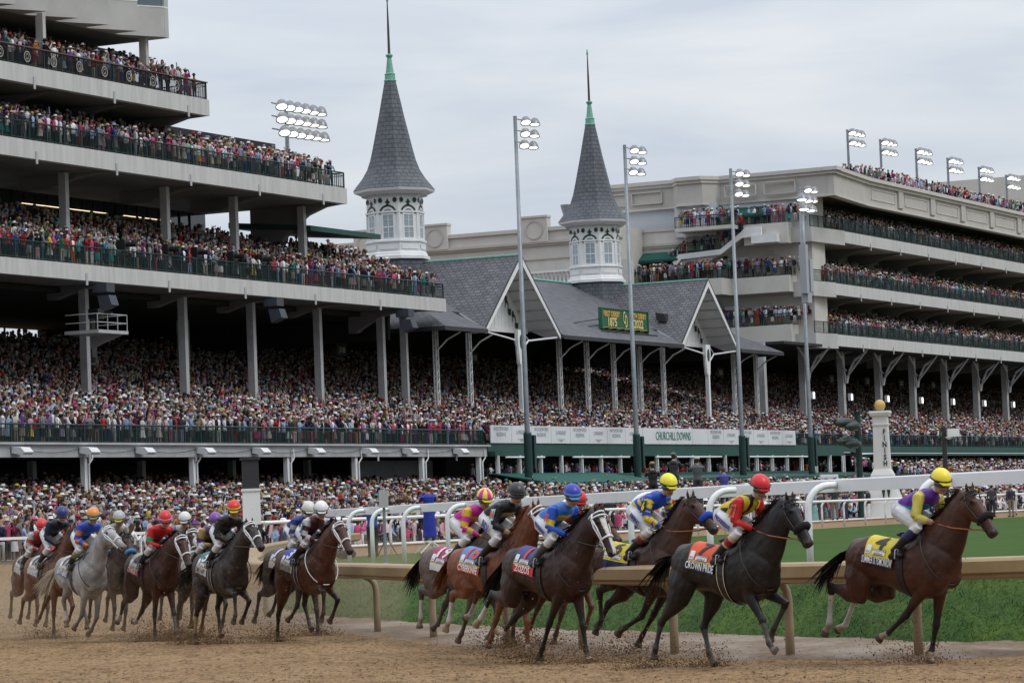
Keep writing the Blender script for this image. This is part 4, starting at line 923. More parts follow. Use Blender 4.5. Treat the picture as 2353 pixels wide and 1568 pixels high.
for y_ in np.arange(18.8, 27, .42): mb.lathe([(.09, 23.0), (.16, 23.6), (.08, 24.4), (.12, 24.9)], 6, (127.6, y_))
mb.build('balustrade', WHITE, BB)
mb = MB(W); mb.box(127, 128.1, 16.0, 18.4, 22.0, 25.6); mb.build('balustrade_pier', STUC, BB)
for y_ in (24.0, 22.6):
    v_ = empty('roof_vent', 'steel roof vent, %s of the pair on the long parapet' % ('left one' if y_ == 24.0 else 'right one'), 'vent', loc=tuple(W(131, y_, 29.3)))
    mb = MB(W); mb.lathe([(.35, 29), (.35, 30.6)], 10, (131, y_)); mb.build('duct', LAMPG, v_)
    mb = MB(W); mb.lathe([(.34, 30.5), (.6, 31.5), (.6, 31.6)], 10, (131, y_), cap=False); mb.build('cowl', LAMPG, v_)

# ---------------------------------------------------------------- flood light poles
def lamp(parent, s_, d_, z, r=.52, t=0.0):
    # dome reflector opening toward the track and down
    ax = Vector((-.22-.2*t, -.08-.22*t, -1.0)).normalized(); a = ax.cross(Vector((0, 0, 1))).normalized(); b_ = ax.cross(a)
    pr = [(-.62, .12), (-.5, .3), (-.25, .43), (0, .50), (.06, .50)]
    vs = []; n = 12
    for (t, rad) in pr:
        for k in range(n): q = 2*math.pi*k/n; p = ax*(t*r/.5)+a*(rad*r/.5*math.cos(q))+b_*(rad*r/.5*math.sin(q)); vs.append((s_+p.x, d_+p.y, z+p.z))
    mb = MB(W); m = len(pr); mb.add(vs, [(i*n+k, i*n+(k+1) % n, (i+1)*n+(k+1) % n, (i+1)*n+k) for i in range(m-1) for k in range(n)]+[tuple(range(n))])
    o = mb.build('lamp', LAMPH, parent, smooth=True)
    mb = MB(W); c_ = ax*(.0); rr4 = .42*r/.5
    vs = [(s_+c_.x+(a*math.cos(q)*rr4+b_*math.sin(q)*rr4).x, d_+c_.y+(a*math.cos(q)*rr4+b_*math.sin(q)*rr4).y, z+c_.z+(a*math.cos(q)*rr4+b_*math.sin(q)*rr4).z) for q in np.linspace(0, 2*math.pi, 13)[:-1]]
    mb.add(vs, [tuple(range(12))]); mb.build('lens', LENS, o)
names = ['between the first gable and the roof sign, tallest in the picture', 'crossing the green roof sign', 'just right of the second gable', 'rightmost tall pole, before the beige balconies']
for i, (s_, zt) in enumerate(((54.6, 30.2), (74.0, 29.8), (95.8, 29.7), (111.9, 29.5))):
    lab = ['tall steel floodlight pole in front of the first gable', 'tall steel floodlight pole crossing the green roof sign', 'tall steel floodlight pole at the edge of the second gable', 'tall steel floodlight pole right of both gables, before the balconies'][i]
    e = sbase('floodlight_pole', lab, s_, -7, 'light pole', 1.5, 'tall floodlight poles before the grandstand')
    mb = MB(W); mb.lathe([(.22, 1.4), (.19, 8), (.12, zt)], 12, (s_, -7)); 
    # keep the pole where it is seen against the roofs
    o = mb.build('pole', LAMPG, e, smooth=True)
    mb = MB(W); mb.lathe([(.29, 1.4), (.29, 7.7), (.24, 7.8)], 12, (s_, -7)); mb.box(s_+.45, s_+.8, -7.3, -6.7, 5.2, 7.6); mb.box(s_+.2, s_+.6, -7.1, -6.9, 5.6, 5.8); mb.box(s_+.2, s_+.6, -7.1, -6.9, 7.0, 7.2); mb.build('sleeve', GREEN, e)
    mb = MB(W)
    for zz in (zt-.10, zt-.92, zt-1.74): mb.tube([(s_-.2, -7, zz), (s_+2.3, -7.2, zz)], .04, 4)
    mb.tube([(s_, -7, zt-3), (s_, -7, zt+.1)], .13, 6); mb.build('cross_arms', LAMPG, e)
    for zz, off_ in ((zt-.35, .75), (zt-1.2, .6), (zt-2.05, .35)):
        for k in range(2): lamp(e, s_+off_+k*1.45, -7.5, zz, .40, 1.0 if k == 0 else 0)
e = sbase('floodlight_pole', 'big cluster of eighteen lit floodlights above the left balconies', 43.5, 4, 'light pole', 25)
mb = MB(W); mb.lathe([(.16, 24), (.14, 31.2)], 12, (44.6, 6)); mb.build('pole', LAMPG, e, smooth=True)
mb = MB(W)
for zz in (31.2, 30.3, 29.4): mb.tube([(42.2, 5.8, zz), (49.2, 5.8, zz)], .05, 4)
mb.build('cross_arms', LAMPG, e)
for r_, zz in enumerate((30.9, 30.0, 29.1)):
    for k in range(6): lamp(e, 42.6+k*1.12+(.3 if r_ == 2 else 0), 5.2, zz, .46, 1.0-k*.25)
place = ['first and nearest of the row on the right stand roof', 'second of the row on the right stand roof', 'third of the row on the right stand roof', 'fourth of the row on the right stand roof', 'fifth of the row on the right stand roof', 'last and farthest of the row on the right stand roof']
for i, (s_, z0, z1) in enumerate(((156, 34, 39.4), (166, 34, 39.3), (177.5, 34, 39.3), (188.3, 34, 39.2), (199.6, 34, 39.1), (210, 34, 39.0))):
    e = sbase('floodlight_pole', 'short roof floodlight pole, '+place[i], s_, 4, 'light pole', z0, 'floodlight poles on the right stand roof')
    mb = MB(W); mb.lathe([(.14, z0), (.12, z1)], 10, (s_, 4)); mb.box(s_-.4, s_+3.2, 3.97, 4.03, z1-.15, z1-.09); mb.box(s_-.4, s_+3.2, 3.97, 4.03, z1-1.15, z1-1.09); mb.build('pole', LAMPG, e)
    for zz in (z1-.4, z1-1.4):
        for k in range(3): lamp(e, s_+.4+k*1.35, 3.6, zz, .46, .8-k*.4)
# shorter pole with grey cabinets beside the rightmost tall pole
e = sbase('floodlight_pole', 'shorter pole with grey cabinets beside the rightmost tall pole', 109.0, -9, 'light pole', 12)
mb = MB(W); mb.lathe([(.2, 19.5), (.16, 27.5)], 12, (109.6, -8)); mb.build('pole', LAMPG, e, smooth=True)
mb = MB(W); mb.box(108.9, 109.5, -8.4, -7.8, 20.0, 24.2); mb.box(109.9, 110.6, -8.4, -7.8, 20.2, 23.0); mb.box(109.3, 110.3, -8.3, -7.7, 19.2, 20.0); mb.build('cabinets', mat('cabinet_grey', (.33, .35, .38), .5), e)
for k in range(2): lamp(e, 108.6+k*1.5, -8.4, 28.0, .5); lamp(e, 109.0+k*1.6, -8.4, 27.2, .5)
# ---------------------------------------------------------------- finish post, striped pole, signal
def xy(s0): return s0
fp = empty('finish_post', 'white square finish post topped by a gold ball', 'post', loc=(18.3, 165, TZ))
ang = math.atan2(U[1], U[0])-R(90)+R(12)
def Q(cx, cy, a=ang):
    ca, sa = math.cos(a), math.sin(a)
    return lambda x, y, z: (cx+x*ca-y*sa, cy+x*sa+y*ca, z)
def sqpost(mb, prof):
    for (w0, z0), (w1, z1) in zip(prof[:-1], prof[1:]):
        mb.add([(-w0, -w0, z0), (w0, -w0, z0), (w0, w0, z0), (-w0, w0, z0), (-w1, -w1, z1), (w1, -w1, z1), (w1, w1, z1), (-w1, w1, z1)], [(0, 1, 5, 4), (1, 2, 6, 5), (2, 3, 7, 6), (3, 0, 4, 7)])
    w, z = prof[-1]; mb.quad((-w, -w, z), (w, -w, z), (w, w, z), (-w, w, z))
CREAM = mat('post_cream_paint', (.58, .57, .55), .6, (.64, .63, .61), scale=1)
mb = MB(Q(18.45, 165)); sqpost(mb, [(.95, .8), (.88, 1.9), (.6, 2.9), (.55, 3.3), (.40, 3.6), (.36, 5.75), (.40, 5.77), (.42, 5.85), (.36, 5.87), (.36, 6.25), (.46, 6.28), (.52, 6.42), (.5, 6.52)]); mb.build('shaft', CREAM, fp)
mb = MB(Q(18.45, 165)); mb.lathe([(.28*math.sin(q)+.001, 6.80-.29*math.cos(q)) for q in np.linspace(0, math.pi, 13)], 20); mb.build('gold_ball', GOLD, fp, smooth=True)
QF = Q(18.45, 165); xd = np.array(QF(1, 0, 0))-np.array(QF(0, 0, 0))
for i, ch_ in enumerate('FINISH'):
    lettering(ch_, .36, QF(.26 if False else .20, -.42, 5.45-i*.32), xd, (0, 0, 1), BLK, fp, bold=.012, sx=.8)
mb = MB(QF)
for x in (.10, .36): mb.add([(x, -.90, 2.75), (x+.09, -.90, 2.5), (x, -.90, 2.0), (x-.09, -.90, 2.5)], [(0, 1, 2, 3)])
mb.build('green_diamonds', GREEN, fp)
fs = empty('signal_post', 'dark green post carrying floodlight horns beside the finish post', 'post', loc=(17.4, 166, TZ))
mb = MB(); mb.lathe([(.16, TZ), (.16, 6.4), (.2, 6.6)], 10, (17.5, 167)); mb.build('post', GREEN, fs)
for z, dx in ((6.05, -.35), (5.85, .15), (5.1, -.3), (4.95, .1)):
    mb = MB(); mb.tube([(17.45+dx*.3, 166.6, z), (17.15+dx, 166.2, z-.02), (16.85+dx, 165.9, z-.05), (16.6+dx, 165.6, z-.06)], [.12, .26, .22, .08], 10); mb.build('horn', mat('horn_dark_green', (.02, .035, .03), .45), fs, smooth=True)
sp = empty('striped_pole', 'square black and white striped distance pole behind the tan rail', 'post', loc=(-7.45, 91, TZ))
mb = MB(Q(-7.45, 91.3, R(6))); 
for (w0, z0, w1, z1, c_) in ((.31, .85, .29, 1.12, 0), (.26, 1.12, .25, 2.02, 1), (.25, 2.022, .24, 2.98, 0), (.235, 2.982, .23, 3.85, 1)):
    mb.add([(-w0, -w0, z0), (w0, -w0, z0), (w0, w0, z0), (-w0, w0, z0), (-w1, -w1, z1), (w1, -w1, z1), (w1, w1, z1), (-w1, w1, z1)], [(0, 1, 5, 4), (1, 2, 6, 5), (2, 3, 7, 6), (3, 0, 4, 7), (4, 5, 6, 7)], c_)
for (w, z0, z1, c_) in ((.33, 1.1, 1.14, 0), (.27, 2.95, 3.02, 0), (.28, 3.82, 3.88, 1)): mb.box(-w, w, -w, w, z0, z1, c_)
o = mb.build('shaft', [WHITE, mat('post_black', (.03, .03, .033), .6)], sp)
# thin metal post with box near the turf rail
tp = empty('marker_post', 'thin grey metal post with a small rounded box at its top', 'post', loc=(-4.3, 80, TZ))
mb = MB(); mb.lathe([(.10, TZ), (.04, TZ+.08), (.035, 2.35)], 10, (-3.25, 79)); mb.build('pipe', LAMPG, tp)
mb = MB(); mb.box(-3.36, -3.14, 78.9, 79.1, 2.3, 2.72); mb.build('box', mat('meter_grey', (.4, .4, .4), .6), tp)
cpst = empty('camera_pole', 'dark round pole with a white security camera, right of the finish post', 'pole', loc=(21.6, 166, TZ))
mb = MB(); mb.lathe([(.13, TZ), (.12, 5.6)], 10, (21.75, 166)); mb.build('pole', mat('pole_brown_black', (.03, .028, .028), .6), cpst)
mb = MB(); mb.box(21.9, 22.5, 165.7, 166.1, 5.1, 5.5); mb.lathe([(.02, 4.95), (.2, 5.05), (.2, 5.1)], 10, (22.0, 165.9)); mb.build('security_camera', WHITE, cpst)
mb = MB(W)
# small white sponsor hoarding above the apron, behind the near rail
hb = sbase('hoarding', 'small white sponsor hoarding above the apron crowd, left of the finish post', 104, -12, 'hoarding', 3.6)
mb = MB(W); mb.box(100.2, 104.4, -12.1, -12, 3.35, 4.35); mb.build('board', BAN, hb)
for k_, tx in enumerate(('WOODFORD\nRESERVE', 'WOODFORD\nRESERVE')): lettering(tx, .26, W(101.1+k_*2.1, -12.13, 3.9), xdir, ydir, GREYL, hb)
for k_ in range(2): lettering('S', .8, W(102.1+k_*1.7, -12.13, 3.85), xdir, ydir, GREYL, hb, sx=.6)
mb = MB(W); mb.box(100.5, 100.6, -12.05, -11.95, 1.5, 3.35); mb.box(104, 104.1, -12.05, -11.95, 1.5, 3.35); mb.build('legs', BLACK, hb)
# ---------------------------------------------------------------- people of the stands
SKIN = [(.56, .36, .30), (.60, .41, .34), (.52, .33, .27), (.44, .27, .21), (.20, .10, .06), (.10, .05, .035), (.52, .33, .25)]
HAIR = [(.02, .015, .012), (.05, .03, .018), (.11, .06, .03), (.30, .19, .09), (.42, .30, .16), (.28, .27, .26), (.03, .02, .02)]
CLOTH = {'white': (.80, .79, .80), 'cream': (.62, .57, .50), 'light blue': (.30, .42, .60), 'pale pink': (.64, .42, .46), 'navy': (.020, .026, .06), 'black': (.016, .016, .018), 'charcoal': (.06, .06, .065),
         'grey': (.24, .24, .25), 'tan': (.33, .27, .21), 'red': (.42, .025, .025), 'pink': (.60, .10, .22), 'magenta': (.45, .03, .20), 'royal blue': (.035, .08, .34), 'teal': (.03, .26, .26), 'green': (.03, .20, .07),
         'mint': (.28, .50, .38), 'yellow': (.62, .46, .06), 'orange': (.60, .17, .03), 'purple': (.15, .07, .26), 'lavender': (.36, .30, .48), 'burgundy': (.14, .012, .03), 'brown': (.11, .06, .035)}
CN = list(CLOTH)
TOPW = np.array([19, 4, 10, 8, 16, 15, 6, 8, 3, 5, 5, 2, 3, 1.5, 1.5, 1, .8, 1, 2.5, 4, 3, 1.]); TOPW /= TOPW.sum()
BOTW = np.array([8, 7, 3, 3, 14, 14, 8, 8, 10, 2, 3, 1, 3, 1, 1, 1, 1, 1, 1, 1, 1, 3.]); BOTW /= BOTW.sum()
HATN = ['straw', 'white', 'cream', 'black', 'navy', 'pink', 'red', 'light blue', 'purple', 'yellow', 'grey', 'teal']
HATC = {'straw': (.50, .43, .32), **{k: CLOTH[k] for k in HATN if k in CLOTH}}; HATW = np.array([9, 34, 10, 8, 6, 7, 7, 5, 4, 1.5, 7, 1.5]); HATW /= HATW.sum()
# slots: 0 skin 1 hair 2 top 3 bottom 4 hat 5 accent
def proto(hat, arms, full, skirt=False, n=6, jacket=False, sit=False):
    V = []; Fq = []; S = []
    def ring(z, rx, ry, ox=0.0, oy=0.0, nn=n):
        o = len(V)
        for k in range(nn): q = 2*math.pi*(k+.5)/nn; V.append((ox+rx*math.cos(q), oy+ry*math.sin(q), z))
        return o
    def join(a, b_, slot, nn=n):
        for k in range(nn):
            sl = slot((k+.5)/nn*2*math.pi+math.pi/nn) if callable(slot) else slot
            Fq.append((a+k, a+(k+1) % nn, b_+(k+1) % nn, b_+k)); S.append(sl)
    def cap(a, slot, nn=n):
        if nn == 6: Fq.extend([(a, a+1, a+2, a+3), (a, a+3, a+4, a+5)]); S.extend([slot]*2)
        elif nn == 4: Fq.append((a, a+1, a+2, a+3)); S.append(slot)
        elif nn == 8: Fq.extend([(a, a+1, a+2, a+3), (a, a+3, a+4, a+7), (a+4, a+5, a+6, a+7)]); S.extend([slot]*3)
    def limb(p, q, r0, r1, slot, capit=True):
        p, q = Vector(p), Vector(q); t = (q-p).normalized(); a = t.cross(Vector((0, .3, 1))).normalized(); b_ = t.cross(a); o = len(V)
        for c_, r_ in ((p, r0), (q, r1)):
            for k in range(4): an = math.pi/4+k*math.pi/2; V.append(tuple(c_+a*(r_*math.cos(an))+b_*(r_*math.sin(an))))
        join(o, o+4, slot, 4)
        if capit: cap(o+4, slot, 4)
    acc = (lambda q: 5 if (math.cos(q) > .8) else 2) if jacket else 2
    zb = .85 if full else 1.0
    rs = [ring(zb, .12, .165), ring(1.12, .115, .15), ring(1.32, .13, .205), ring(1.43, .10, .20), ring(1.49, .05, .06)]
    for a, b_ in zip(rs[:-1], rs[1:]): join(a, b_, acc)
    h = [rs[-1], ring(1.54, .055, .055, .015), ring(1.58, .095, .075, .02), ring(1.66, .11, .085, .01), ring(1.73, .10, .08, 0), ring(1.78, .05, .045, -.005)]
    face = lambda q: 0 if math.cos(q) > -.1 else 1
    join(h[0], h[1], 0); join(h[1], h[2], face); join(h[2], h[3], face); join(h[3], h[4], 1); join(h[4], h[5], 1); cap(h[5], 1)
    if hat in ('brim', 'wide'):
        r = .175 if hat == 'brim' else .27; m = 8
        a = ring(1.715, r, r*.95, 0, 0, m); b_ = ring(1.73, .115, .10, 0, 0, m); c_ = ring(1.82, .095, .085, 0, 0, m)
        join(a, b_, 4, m); join(b_, c_, 4, m); cap(c_, 4, m)
        a2 = ring(1.70, r*.98, r*.93, 0, 0, m); join(a2, a, 4, m); b2 = ring(1.71, .1, .09, 0, 0, m); join(b2, a2, 4, m)
    elif hat == 'cap':
        a = ring(1.70, .115, .095); b_ = ring(1.76, .11, .09); c_ = ring(1.80, .06, .05); join(a, b_, 4); join(b_, c_, 4); cap(c_, 4)
        o = len(V); V += [(.09, -.07, 1.71), (.2, -.05, 1.69), (.2, .05, 1.69), (.09, .07, 1.71)]; Fq.append((o, o+1, o+2, o+3)); S.append(4)
    elif hat == 'fasc':
        for k in range(5):
            q = k*1.3; o = len(V); cx, cy = .05, .06
            V += [(cx, cy, 1.76), (cx+.12*math.cos(q)-.03, cy+.12*math.sin(q), 1.83), (cx+.17*math.cos(q), cy+.17*math.sin(q), 1.90), (cx+.12*math.cos(q)+.04, cy+.12*math.sin(q)+.03, 1.80)]; Fq.append((o, o+1, o+2, o+3)); S.append(4)
    elif hat == 'long':
        a = ring(1.70, .12, .10, -.02); b_ = ring(1.42, .07, .13, -.08); join(b_, a, lambda q: 1)
    A = {'down': (((.02, .22, 1.38), (.0, .25, 1.10), (.06, .24, .88)),)*2,
         'rail': (((.02, .20, 1.38), (.12, .26, 1.14), (.30, .20, 1.08)),)*2,
         'clap': (((.02, .20, 1.38), (.12, .25, 1.16), (.28, .05, 1.30)),)*2,
         'phone': (((.02, .20, 1.38), (.16, .24, 1.26), (.26, .06, 1.60)), ((.02, .20, 1.38), (.18, .24, 1.3), (.28, .07, 1.62))),
         'raise': (((.02, .20, 1.40), (.10, .28, 1.60), (.12, .26, 1.92)), ((.02, .20, 1.38), (.04, .25, 1.10), (.06, .24, .88)))}[arms]
    for k, (p, q, r_) in enumerate(A):
        sg = 1 if k == 0 else -1; f = lambda t: (t[0], t[1]*sg, t[2])
        limb(f(p), f(q), .058, .045, 2, False); limb(f(q), f(r_), .045, .032, 2 if (arms != 'phone') else (0 if skirt else 2), False)
        d_ = (Vector(r_)-Vector(q)).normalized()*.09; limb(f(r_), f(tuple(Vector(r_)+d_)), .036, .03, 0)
    if full:
        if skirt:
            a = ring(.86, .13, .17); b_ = ring(.42, .19, .22); join(b_, a, 3)
            for sg in (-1, 1): limb((0, sg*.09, .5), (0, sg*.09, .05), .055, .035, 0)
        else:
            a = ring(.72, .12, .165); join(a, rs[0], 3)
            for sg in (-1, 1): limb((0, sg*.085, .8), (.01, sg*.095, .06), .088, .055, 3)
            for sg in (-1, 1): limb((-.05, sg*.1, .05), (.2, sg*.11, .04), .05, .045, 1)
    return np.array(V, np.float32), np.array(Fq, np.int64), np.array(S)
def rand_colors(n, r):
    top = r.choice(len(CN), n, p=TOPW); bot = r.choice(len(CN), n, p=BOTW); hat = r.choice(len(HATN), n, p=HATW)
    sk = np.array(SKIN)[r.integers(0, len(SKIN), n)]; hr = np.array(HAIR)[r.integers(0, len(HAIR), n)]
    ct = np.array([CLOTH[c] for c in CN])[top]; cb = np.array([CLOTH[c] for c in CN])[bot]; ch = np.array([HATC[c] for c in HATN])[hat]
    ca = np.array([CLOTH[c] for c in ('white', 'light blue', 'pale pink', 'white', 'red')])[r.integers(0, 5, n)]
    j = lambda c: np.clip(c*r.uniform(.55, 1.08, (n, 1)), 0, 1)
    return np.stack([j(sk), hr, j(ct), j(cb), j(ch), ca], 1), top, bot, hat
LOD = [proto(h, a, False, jacket=j) for h, a, j in (('none', 'clap', True), ('none', 'down', True), ('long', 'clap', False), ('brim', 'clap', False), ('brim', 'rail', True), ('wide', 'clap', False), ('fasc', 'phone', False), ('cap', 'down', False), ('none', 'phone', True), ('brim', 'down', True), ('none', 'raise', False), ('long', 'phone', False))]
LODW = np.array([17, 13, 14, 11, 9, 4, 5, 7, 9, 8, 2, 5.]); LODW /= LODW.sum()
FULLP = [proto(h, a, True, s, jacket=j) for h, a, s, j in (('none', 'rail', False, True), ('brim', 'rail', False, True), ('wide', 'rail', True, False), ('fasc', 'clap', True, False), ('long', 'phone', True, False), ('cap', 'down', False, False), ('none', 'clap', False, False), ('brim', 'phone', False, False), ('long', 'rail', True, False), ('brim', 'down', False, True))]
FULLN = ['none', 'brimmed', 'wide brimmed', 'feathered', 'none', 'peaked', 'none', 'brimmed', 'none', 'brimmed']
cam_inv = np.array(cam.matrix_world.inverted())
def project(P):
    q = np.c_[P, np.ones(len(P))]@cam_inv.T; return 1176+q[:, 0]/-q[:, 2]*F, 784-q[:, 1]/-q[:, 2]*F
CV, CF, CCs = [], [], []
crowd_n = 0
def place(protos, pos, yaw, scale, kinds, r):
    global crowd_n
    cols, *_ = rand_colors(len(pos), r)
    for k, (v, f, s) in enumerate(protos):
        m = np.where(kinds == k)[0]
        if not len(m): continue
        ca, sa = np.cos(yaw[m]), np.sin(yaw[m]); sc_ = scale[m]
        x = v[None, :, 0]*sc_[:, None]; y = v[None, :, 1]*sc_[:, None]; z = v[None, :, 2]*sc_[:, None]
        X = pos[m, 0, None]+x*ca[:, None]-y*sa[:, None]; Y = pos[m, 1, None]+x*sa[:, None]+y*ca[:, None]; Z = pos[m, 2, None]+z
        base = sum(len(q) for q in CV) if False else place.n
        CV.append(np.stack([X, Y, Z], -1).reshape(-1, 3)); nv = len(v)
        CF.append((f[None]+(np.arange(len(m))*nv)[:, None, None]+base).reshape(-1, 4)); CCs.append(cols[m][:, s].reshape(-1, 3)); place.n += nv*len(m)
    crowd_n += len(pos)
place.n = 0
def rows(s0, s1, d0, zf, n, step, pitch=.52, full_first=False, fill=.96, jit=.10, first=0, ymin=-60):
    """rows of standing people; zf(k) = floor height of row k"""
    for k in range(first, n):
        m = int((s1-s0)/pitch); s_ = s0+(np.arange(m)+rng.uniform(-.38, .38, m))*pitch; d_ = np.full(m, d0+k*step)+rng.normal(0, jit, m); z = np.full(m, zf(k))
        keep = rng.random(m) < fill
        P = O+np.outer(s_, U)+np.outer(d_, B); P[:, 2] = z
        px, py = project(P+np.array([0, 0, 1.6])); keep &= (px > -50) & (px < 2405) & (py > ymin)
        P = P[keep]; 
        if not len(P): continue
        yaw = math.atan2(-B[1], -B[0])+rng.normal(0, .55, len(P))+.1; sc_ = rng.uniform(.86, 1.08, len(P))
        if full_first and k < (full_first if full_first is not True else 1): place(FULLP, P, yaw, sc_, rng.integers(0, len(FULLP), len(P)), rng)
        else: place(LOD, P, yaw, sc_, rng.choice(len(LOD), len(P), p=LODW), rng)
ind_sites = []
# lower bowl behind the first balcony: the first row at left is made of individuals further on
rows(-8, 53, -2.95, lambda k: 6.95+.238*(k+1), 31, .85)
rows(53, 290, -3.75, lambda k: 6.95+.238*k, 32, .85, full_first=True)
rows(-8, 56, 1.5, lambda k: 17.78+.34*(k+1), 8, .85, pitch=.5)
rows(0, 41.6, 1.3, lambda k: 24.73+.30*(k+1), 4, .85, pitch=.5); rows(0, 41.6, .55, lambda k: 24.75, 1, .85, pitch=.5, full_first=True)
rows(0, 23.6, 1.3, lambda k: 29.06+.30*(k+1), 4, .85, pitch=.5); rows(0, 23.6, .55, lambda k: 29.08, 1, .85, pitch=.5, full_first=True)
# ground crowd
rows(-62, 128, -25.6, lambda k: .85+.075*k, 40, .8, pitch=.6, fill=.93, jit=.2, full_first=3)
rows(128, 245, -24.5, lambda k: .9+.148*k, 24, .85, pitch=.55, fill=.97, jit=.15, full_first=3)
# seated suite guests behind the green sill
for (a, b_) in ((54, 66), (66, 78), (82, 101), (101, 114), (118, 127)): rows(a, b_, -4.1, lambda k: 4.0, 2, 1.2, pitch=.75, fill=.85)
# photographers sitting along the platform behind the far turf rail
for q_ in range(3): rows(-62, 62, -49.4+q_*.9, lambda k: .30+.14*q_, 1, 1, pitch=.75, fill=.8, jit=.15)
# balconies of the right stand
for (z, sL) in ((17.95, 137.0), (22.85, 137.0), (28.0, 138.0)):
    rows(sL+1.5, 240, .85, lambda k: z, 1, .8, pitch=.5, full_first=True); rows(sL+1, 240, 1.45, lambda k: z+.25*(k+1), 6, .75, pitch=.5, fill=.97)
rows(147, 240, .0, lambda k: 33.15, 3, .7, pitch=.55, fill=.9)
def line_people(s_, d0, d1, z, n, depth=1):
    for j in range(depth):
        d_ = np.linspace(d0, d1, n)+rng.normal(0, .12, n); P = O+np.outer(np.full(n, s_+.5+j*.7), U)+np.outer(d_, B); P[:, 2] = z
        yaw = math.atan2(-U[1], -U[0])+rng.normal(.35, .6, n)
        place(FULLP if j == 0 else LOD, P, yaw, rng.uniform(.92, 1.05, n), rng.integers(0, 10, n), rng)
line_people(134.0, 1.5, 10.4, 18.9, 20, 3); line_people(134.0, 1.5, 8.6, 23.55, 14, 2); line_people(131.6, 8.6, 20.2, 23.55, 24, 3); line_people(134.0, 1.0, 6.6, 28.55, 12, 2); line_people(131.9, 7.2, 13.0, 28.55, 14, 2)
line_people(133.2, 9.4, 13.2, 26.1, 7, 1)
for t in np.linspace(0, 1, 6): line_people(133.3, 7.2+1.9*t, 7.3+1.9*t, 27.8-1.5*t, 1); 
for t in np.linspace(0, 1, 6): line_people(133.3, 13.4+1.9*t, 13.5+1.9*t, 25.6-1.4*t, 1)
V = np.concatenate(CV).astype(np.float32); Fq = np.concatenate(CF); CC = np.concatenate(CCs).astype(np.float32)
me = bpy.data.meshes.new('spectator_crowd'); me.vertices.add(len(V)); me.vertices.foreach_set('co', V.ravel())
me.loops.add(Fq.size); me.loops.foreach_set('vertex_index', Fq.ravel().astype(np.int32)); me.polygons.add(len(Fq))
me.polygons.foreach_set('loop_start', (np.arange(len(Fq))*4).astype(np.int32)); me.polygons.foreach_set('loop_total', np.full(len(Fq), 4, np.int32)); me.update(calc_edges=True)
at = me.attributes.new('Col', 'FLOAT_COLOR', 'FACE'); at.data.foreach_set('color', np.c_[CC, np.ones(len(CC), np.float32)].ravel())
me.materials.append(PERSON); oc = bpy.data.objects.new('spectator_crowd', me); col.objects.link(oc)
oc['kind'] = 'stuff'; oc['label'] = 'dense crowd of race goers in hats filling the stands and apron'; oc['category'] = 'crowd'
print('crowd', crowd_n, len(Fq))
# individuals: front rows
seen = set()
def individual(s_, d_, z, where, grp, r, yaw=None, P=None, kinds=None):
    for _ in range(60):
        k = int(r.integers(0, len(FULLP))) if kinds is None else int(r.choice(kinds)); cols, top, bot, hat = rand_colors(1, r)
        hn = FULLN[k]; key = (CN[top[0]], CN[bot[0]], HATN[hat[0]] if hn != 'none' else '', hn, where)
        if key not in seen: seen.add(key); break
    skirt = k in (2, 3, 4, 8)
    hatt = ('%s %s hat' % (HATN[hat[0]], hn)) if hn not in ('none',) else ('long hair' if k in (4, 8) else 'bareheaded')
    if CN[top[0]] == CN[bot[0]] and skirt: body = '%s dress' % CN[top[0]]
    elif skirt: body = '%s top and %s skirt' % (CN[top[0]], CN[bot[0]])
    else: body = '%s jacket, %s trousers' % (CN[top[0]], CN[bot[0]])
    lab = 'person in %s, %s, %s' % (body, hatt, where)
    v, f, s = FULLP[k]
    me = bpy.data.meshes.new('person'); me.from_pydata(v.tolist(), [], f.tolist()); at = me.attributes.new('Col', 'FLOAT_COLOR', 'FACE')
    at.data.foreach_set('color', np.c_[cols[0][s], np.ones(len(s))].astype(np.float32).ravel()); me.materials.append(PERSON)
    o = bpy.data.objects.new('person', me); col.objects.link(o)
    o.location = tuple(W(s_, d_, z)) if P is None else P
    o.rotation_euler = (0, 0, (math.atan2(-B[1], -B[0])+r.normal(.15, .45)) if yaw is None else yaw); q = r.uniform(.94, 1.05); o.scale = (q, q, q)
    o['label'] = lab; o['category'] = 'person'; o['group'] = grp
ri = np.random.default_rng(21)
for s_ in np.arange(-5.4, 53, .62): individual(s_+ri.uniform(-.12, .12), -3.7+ri.normal(0, .06), 6.97, 'lowest balcony', 'front row at the lowest balcony rail', ri)
for s_ in np.arange(.8, 56, .66):
    if min(abs(s_-q_) for q_ in (14.5, 19.5, 23, 27.5, 31.2)) < .7: continue
    individual(s_+ri.uniform(-.12, .12), .62+ri.normal(0, .06), 17.82, 'second balcony', 'front row at the second balcony rail', ri)
# ---------------------------------------------------------------- horses and riders
def loft(mb, path, n=14, c=None):
    """path: (x, y, z, ra, rb): section half-size in the body's vertical plane and sideways"""
    P = [Vector(p[:3]) for p in path]; vs = []
    for i, p in enumerate(P):
        t = (P[min(i+1, len(P)-1)]-P[max(i-1, 0)]); t.normalize(); nn = Vector((-t.z, 0, t.x));
        if nn.length < 1e-3: nn = Vector((1, 0, 0))
        nn.normalize(); bb = t.cross(nn).normalized(); ra, rb = path[i][3], path[i][4]
        for k in range(n): q = 2*math.pi*k/n; vs.append(p+nn*(ra*math.cos(q))+bb*(rb*math.sin(q)))
    m = len(P); fs = [(i*n+k, i*n+(k+1) % n, (i+1)*n+(k+1) % n, (i+1)*n+k) for i in range(m-1) for k in range(n)]
    fs += [tuple(range(n))[::-1], tuple(range((m-1)*n, m*n))]; mb.add(vs, fs, c)
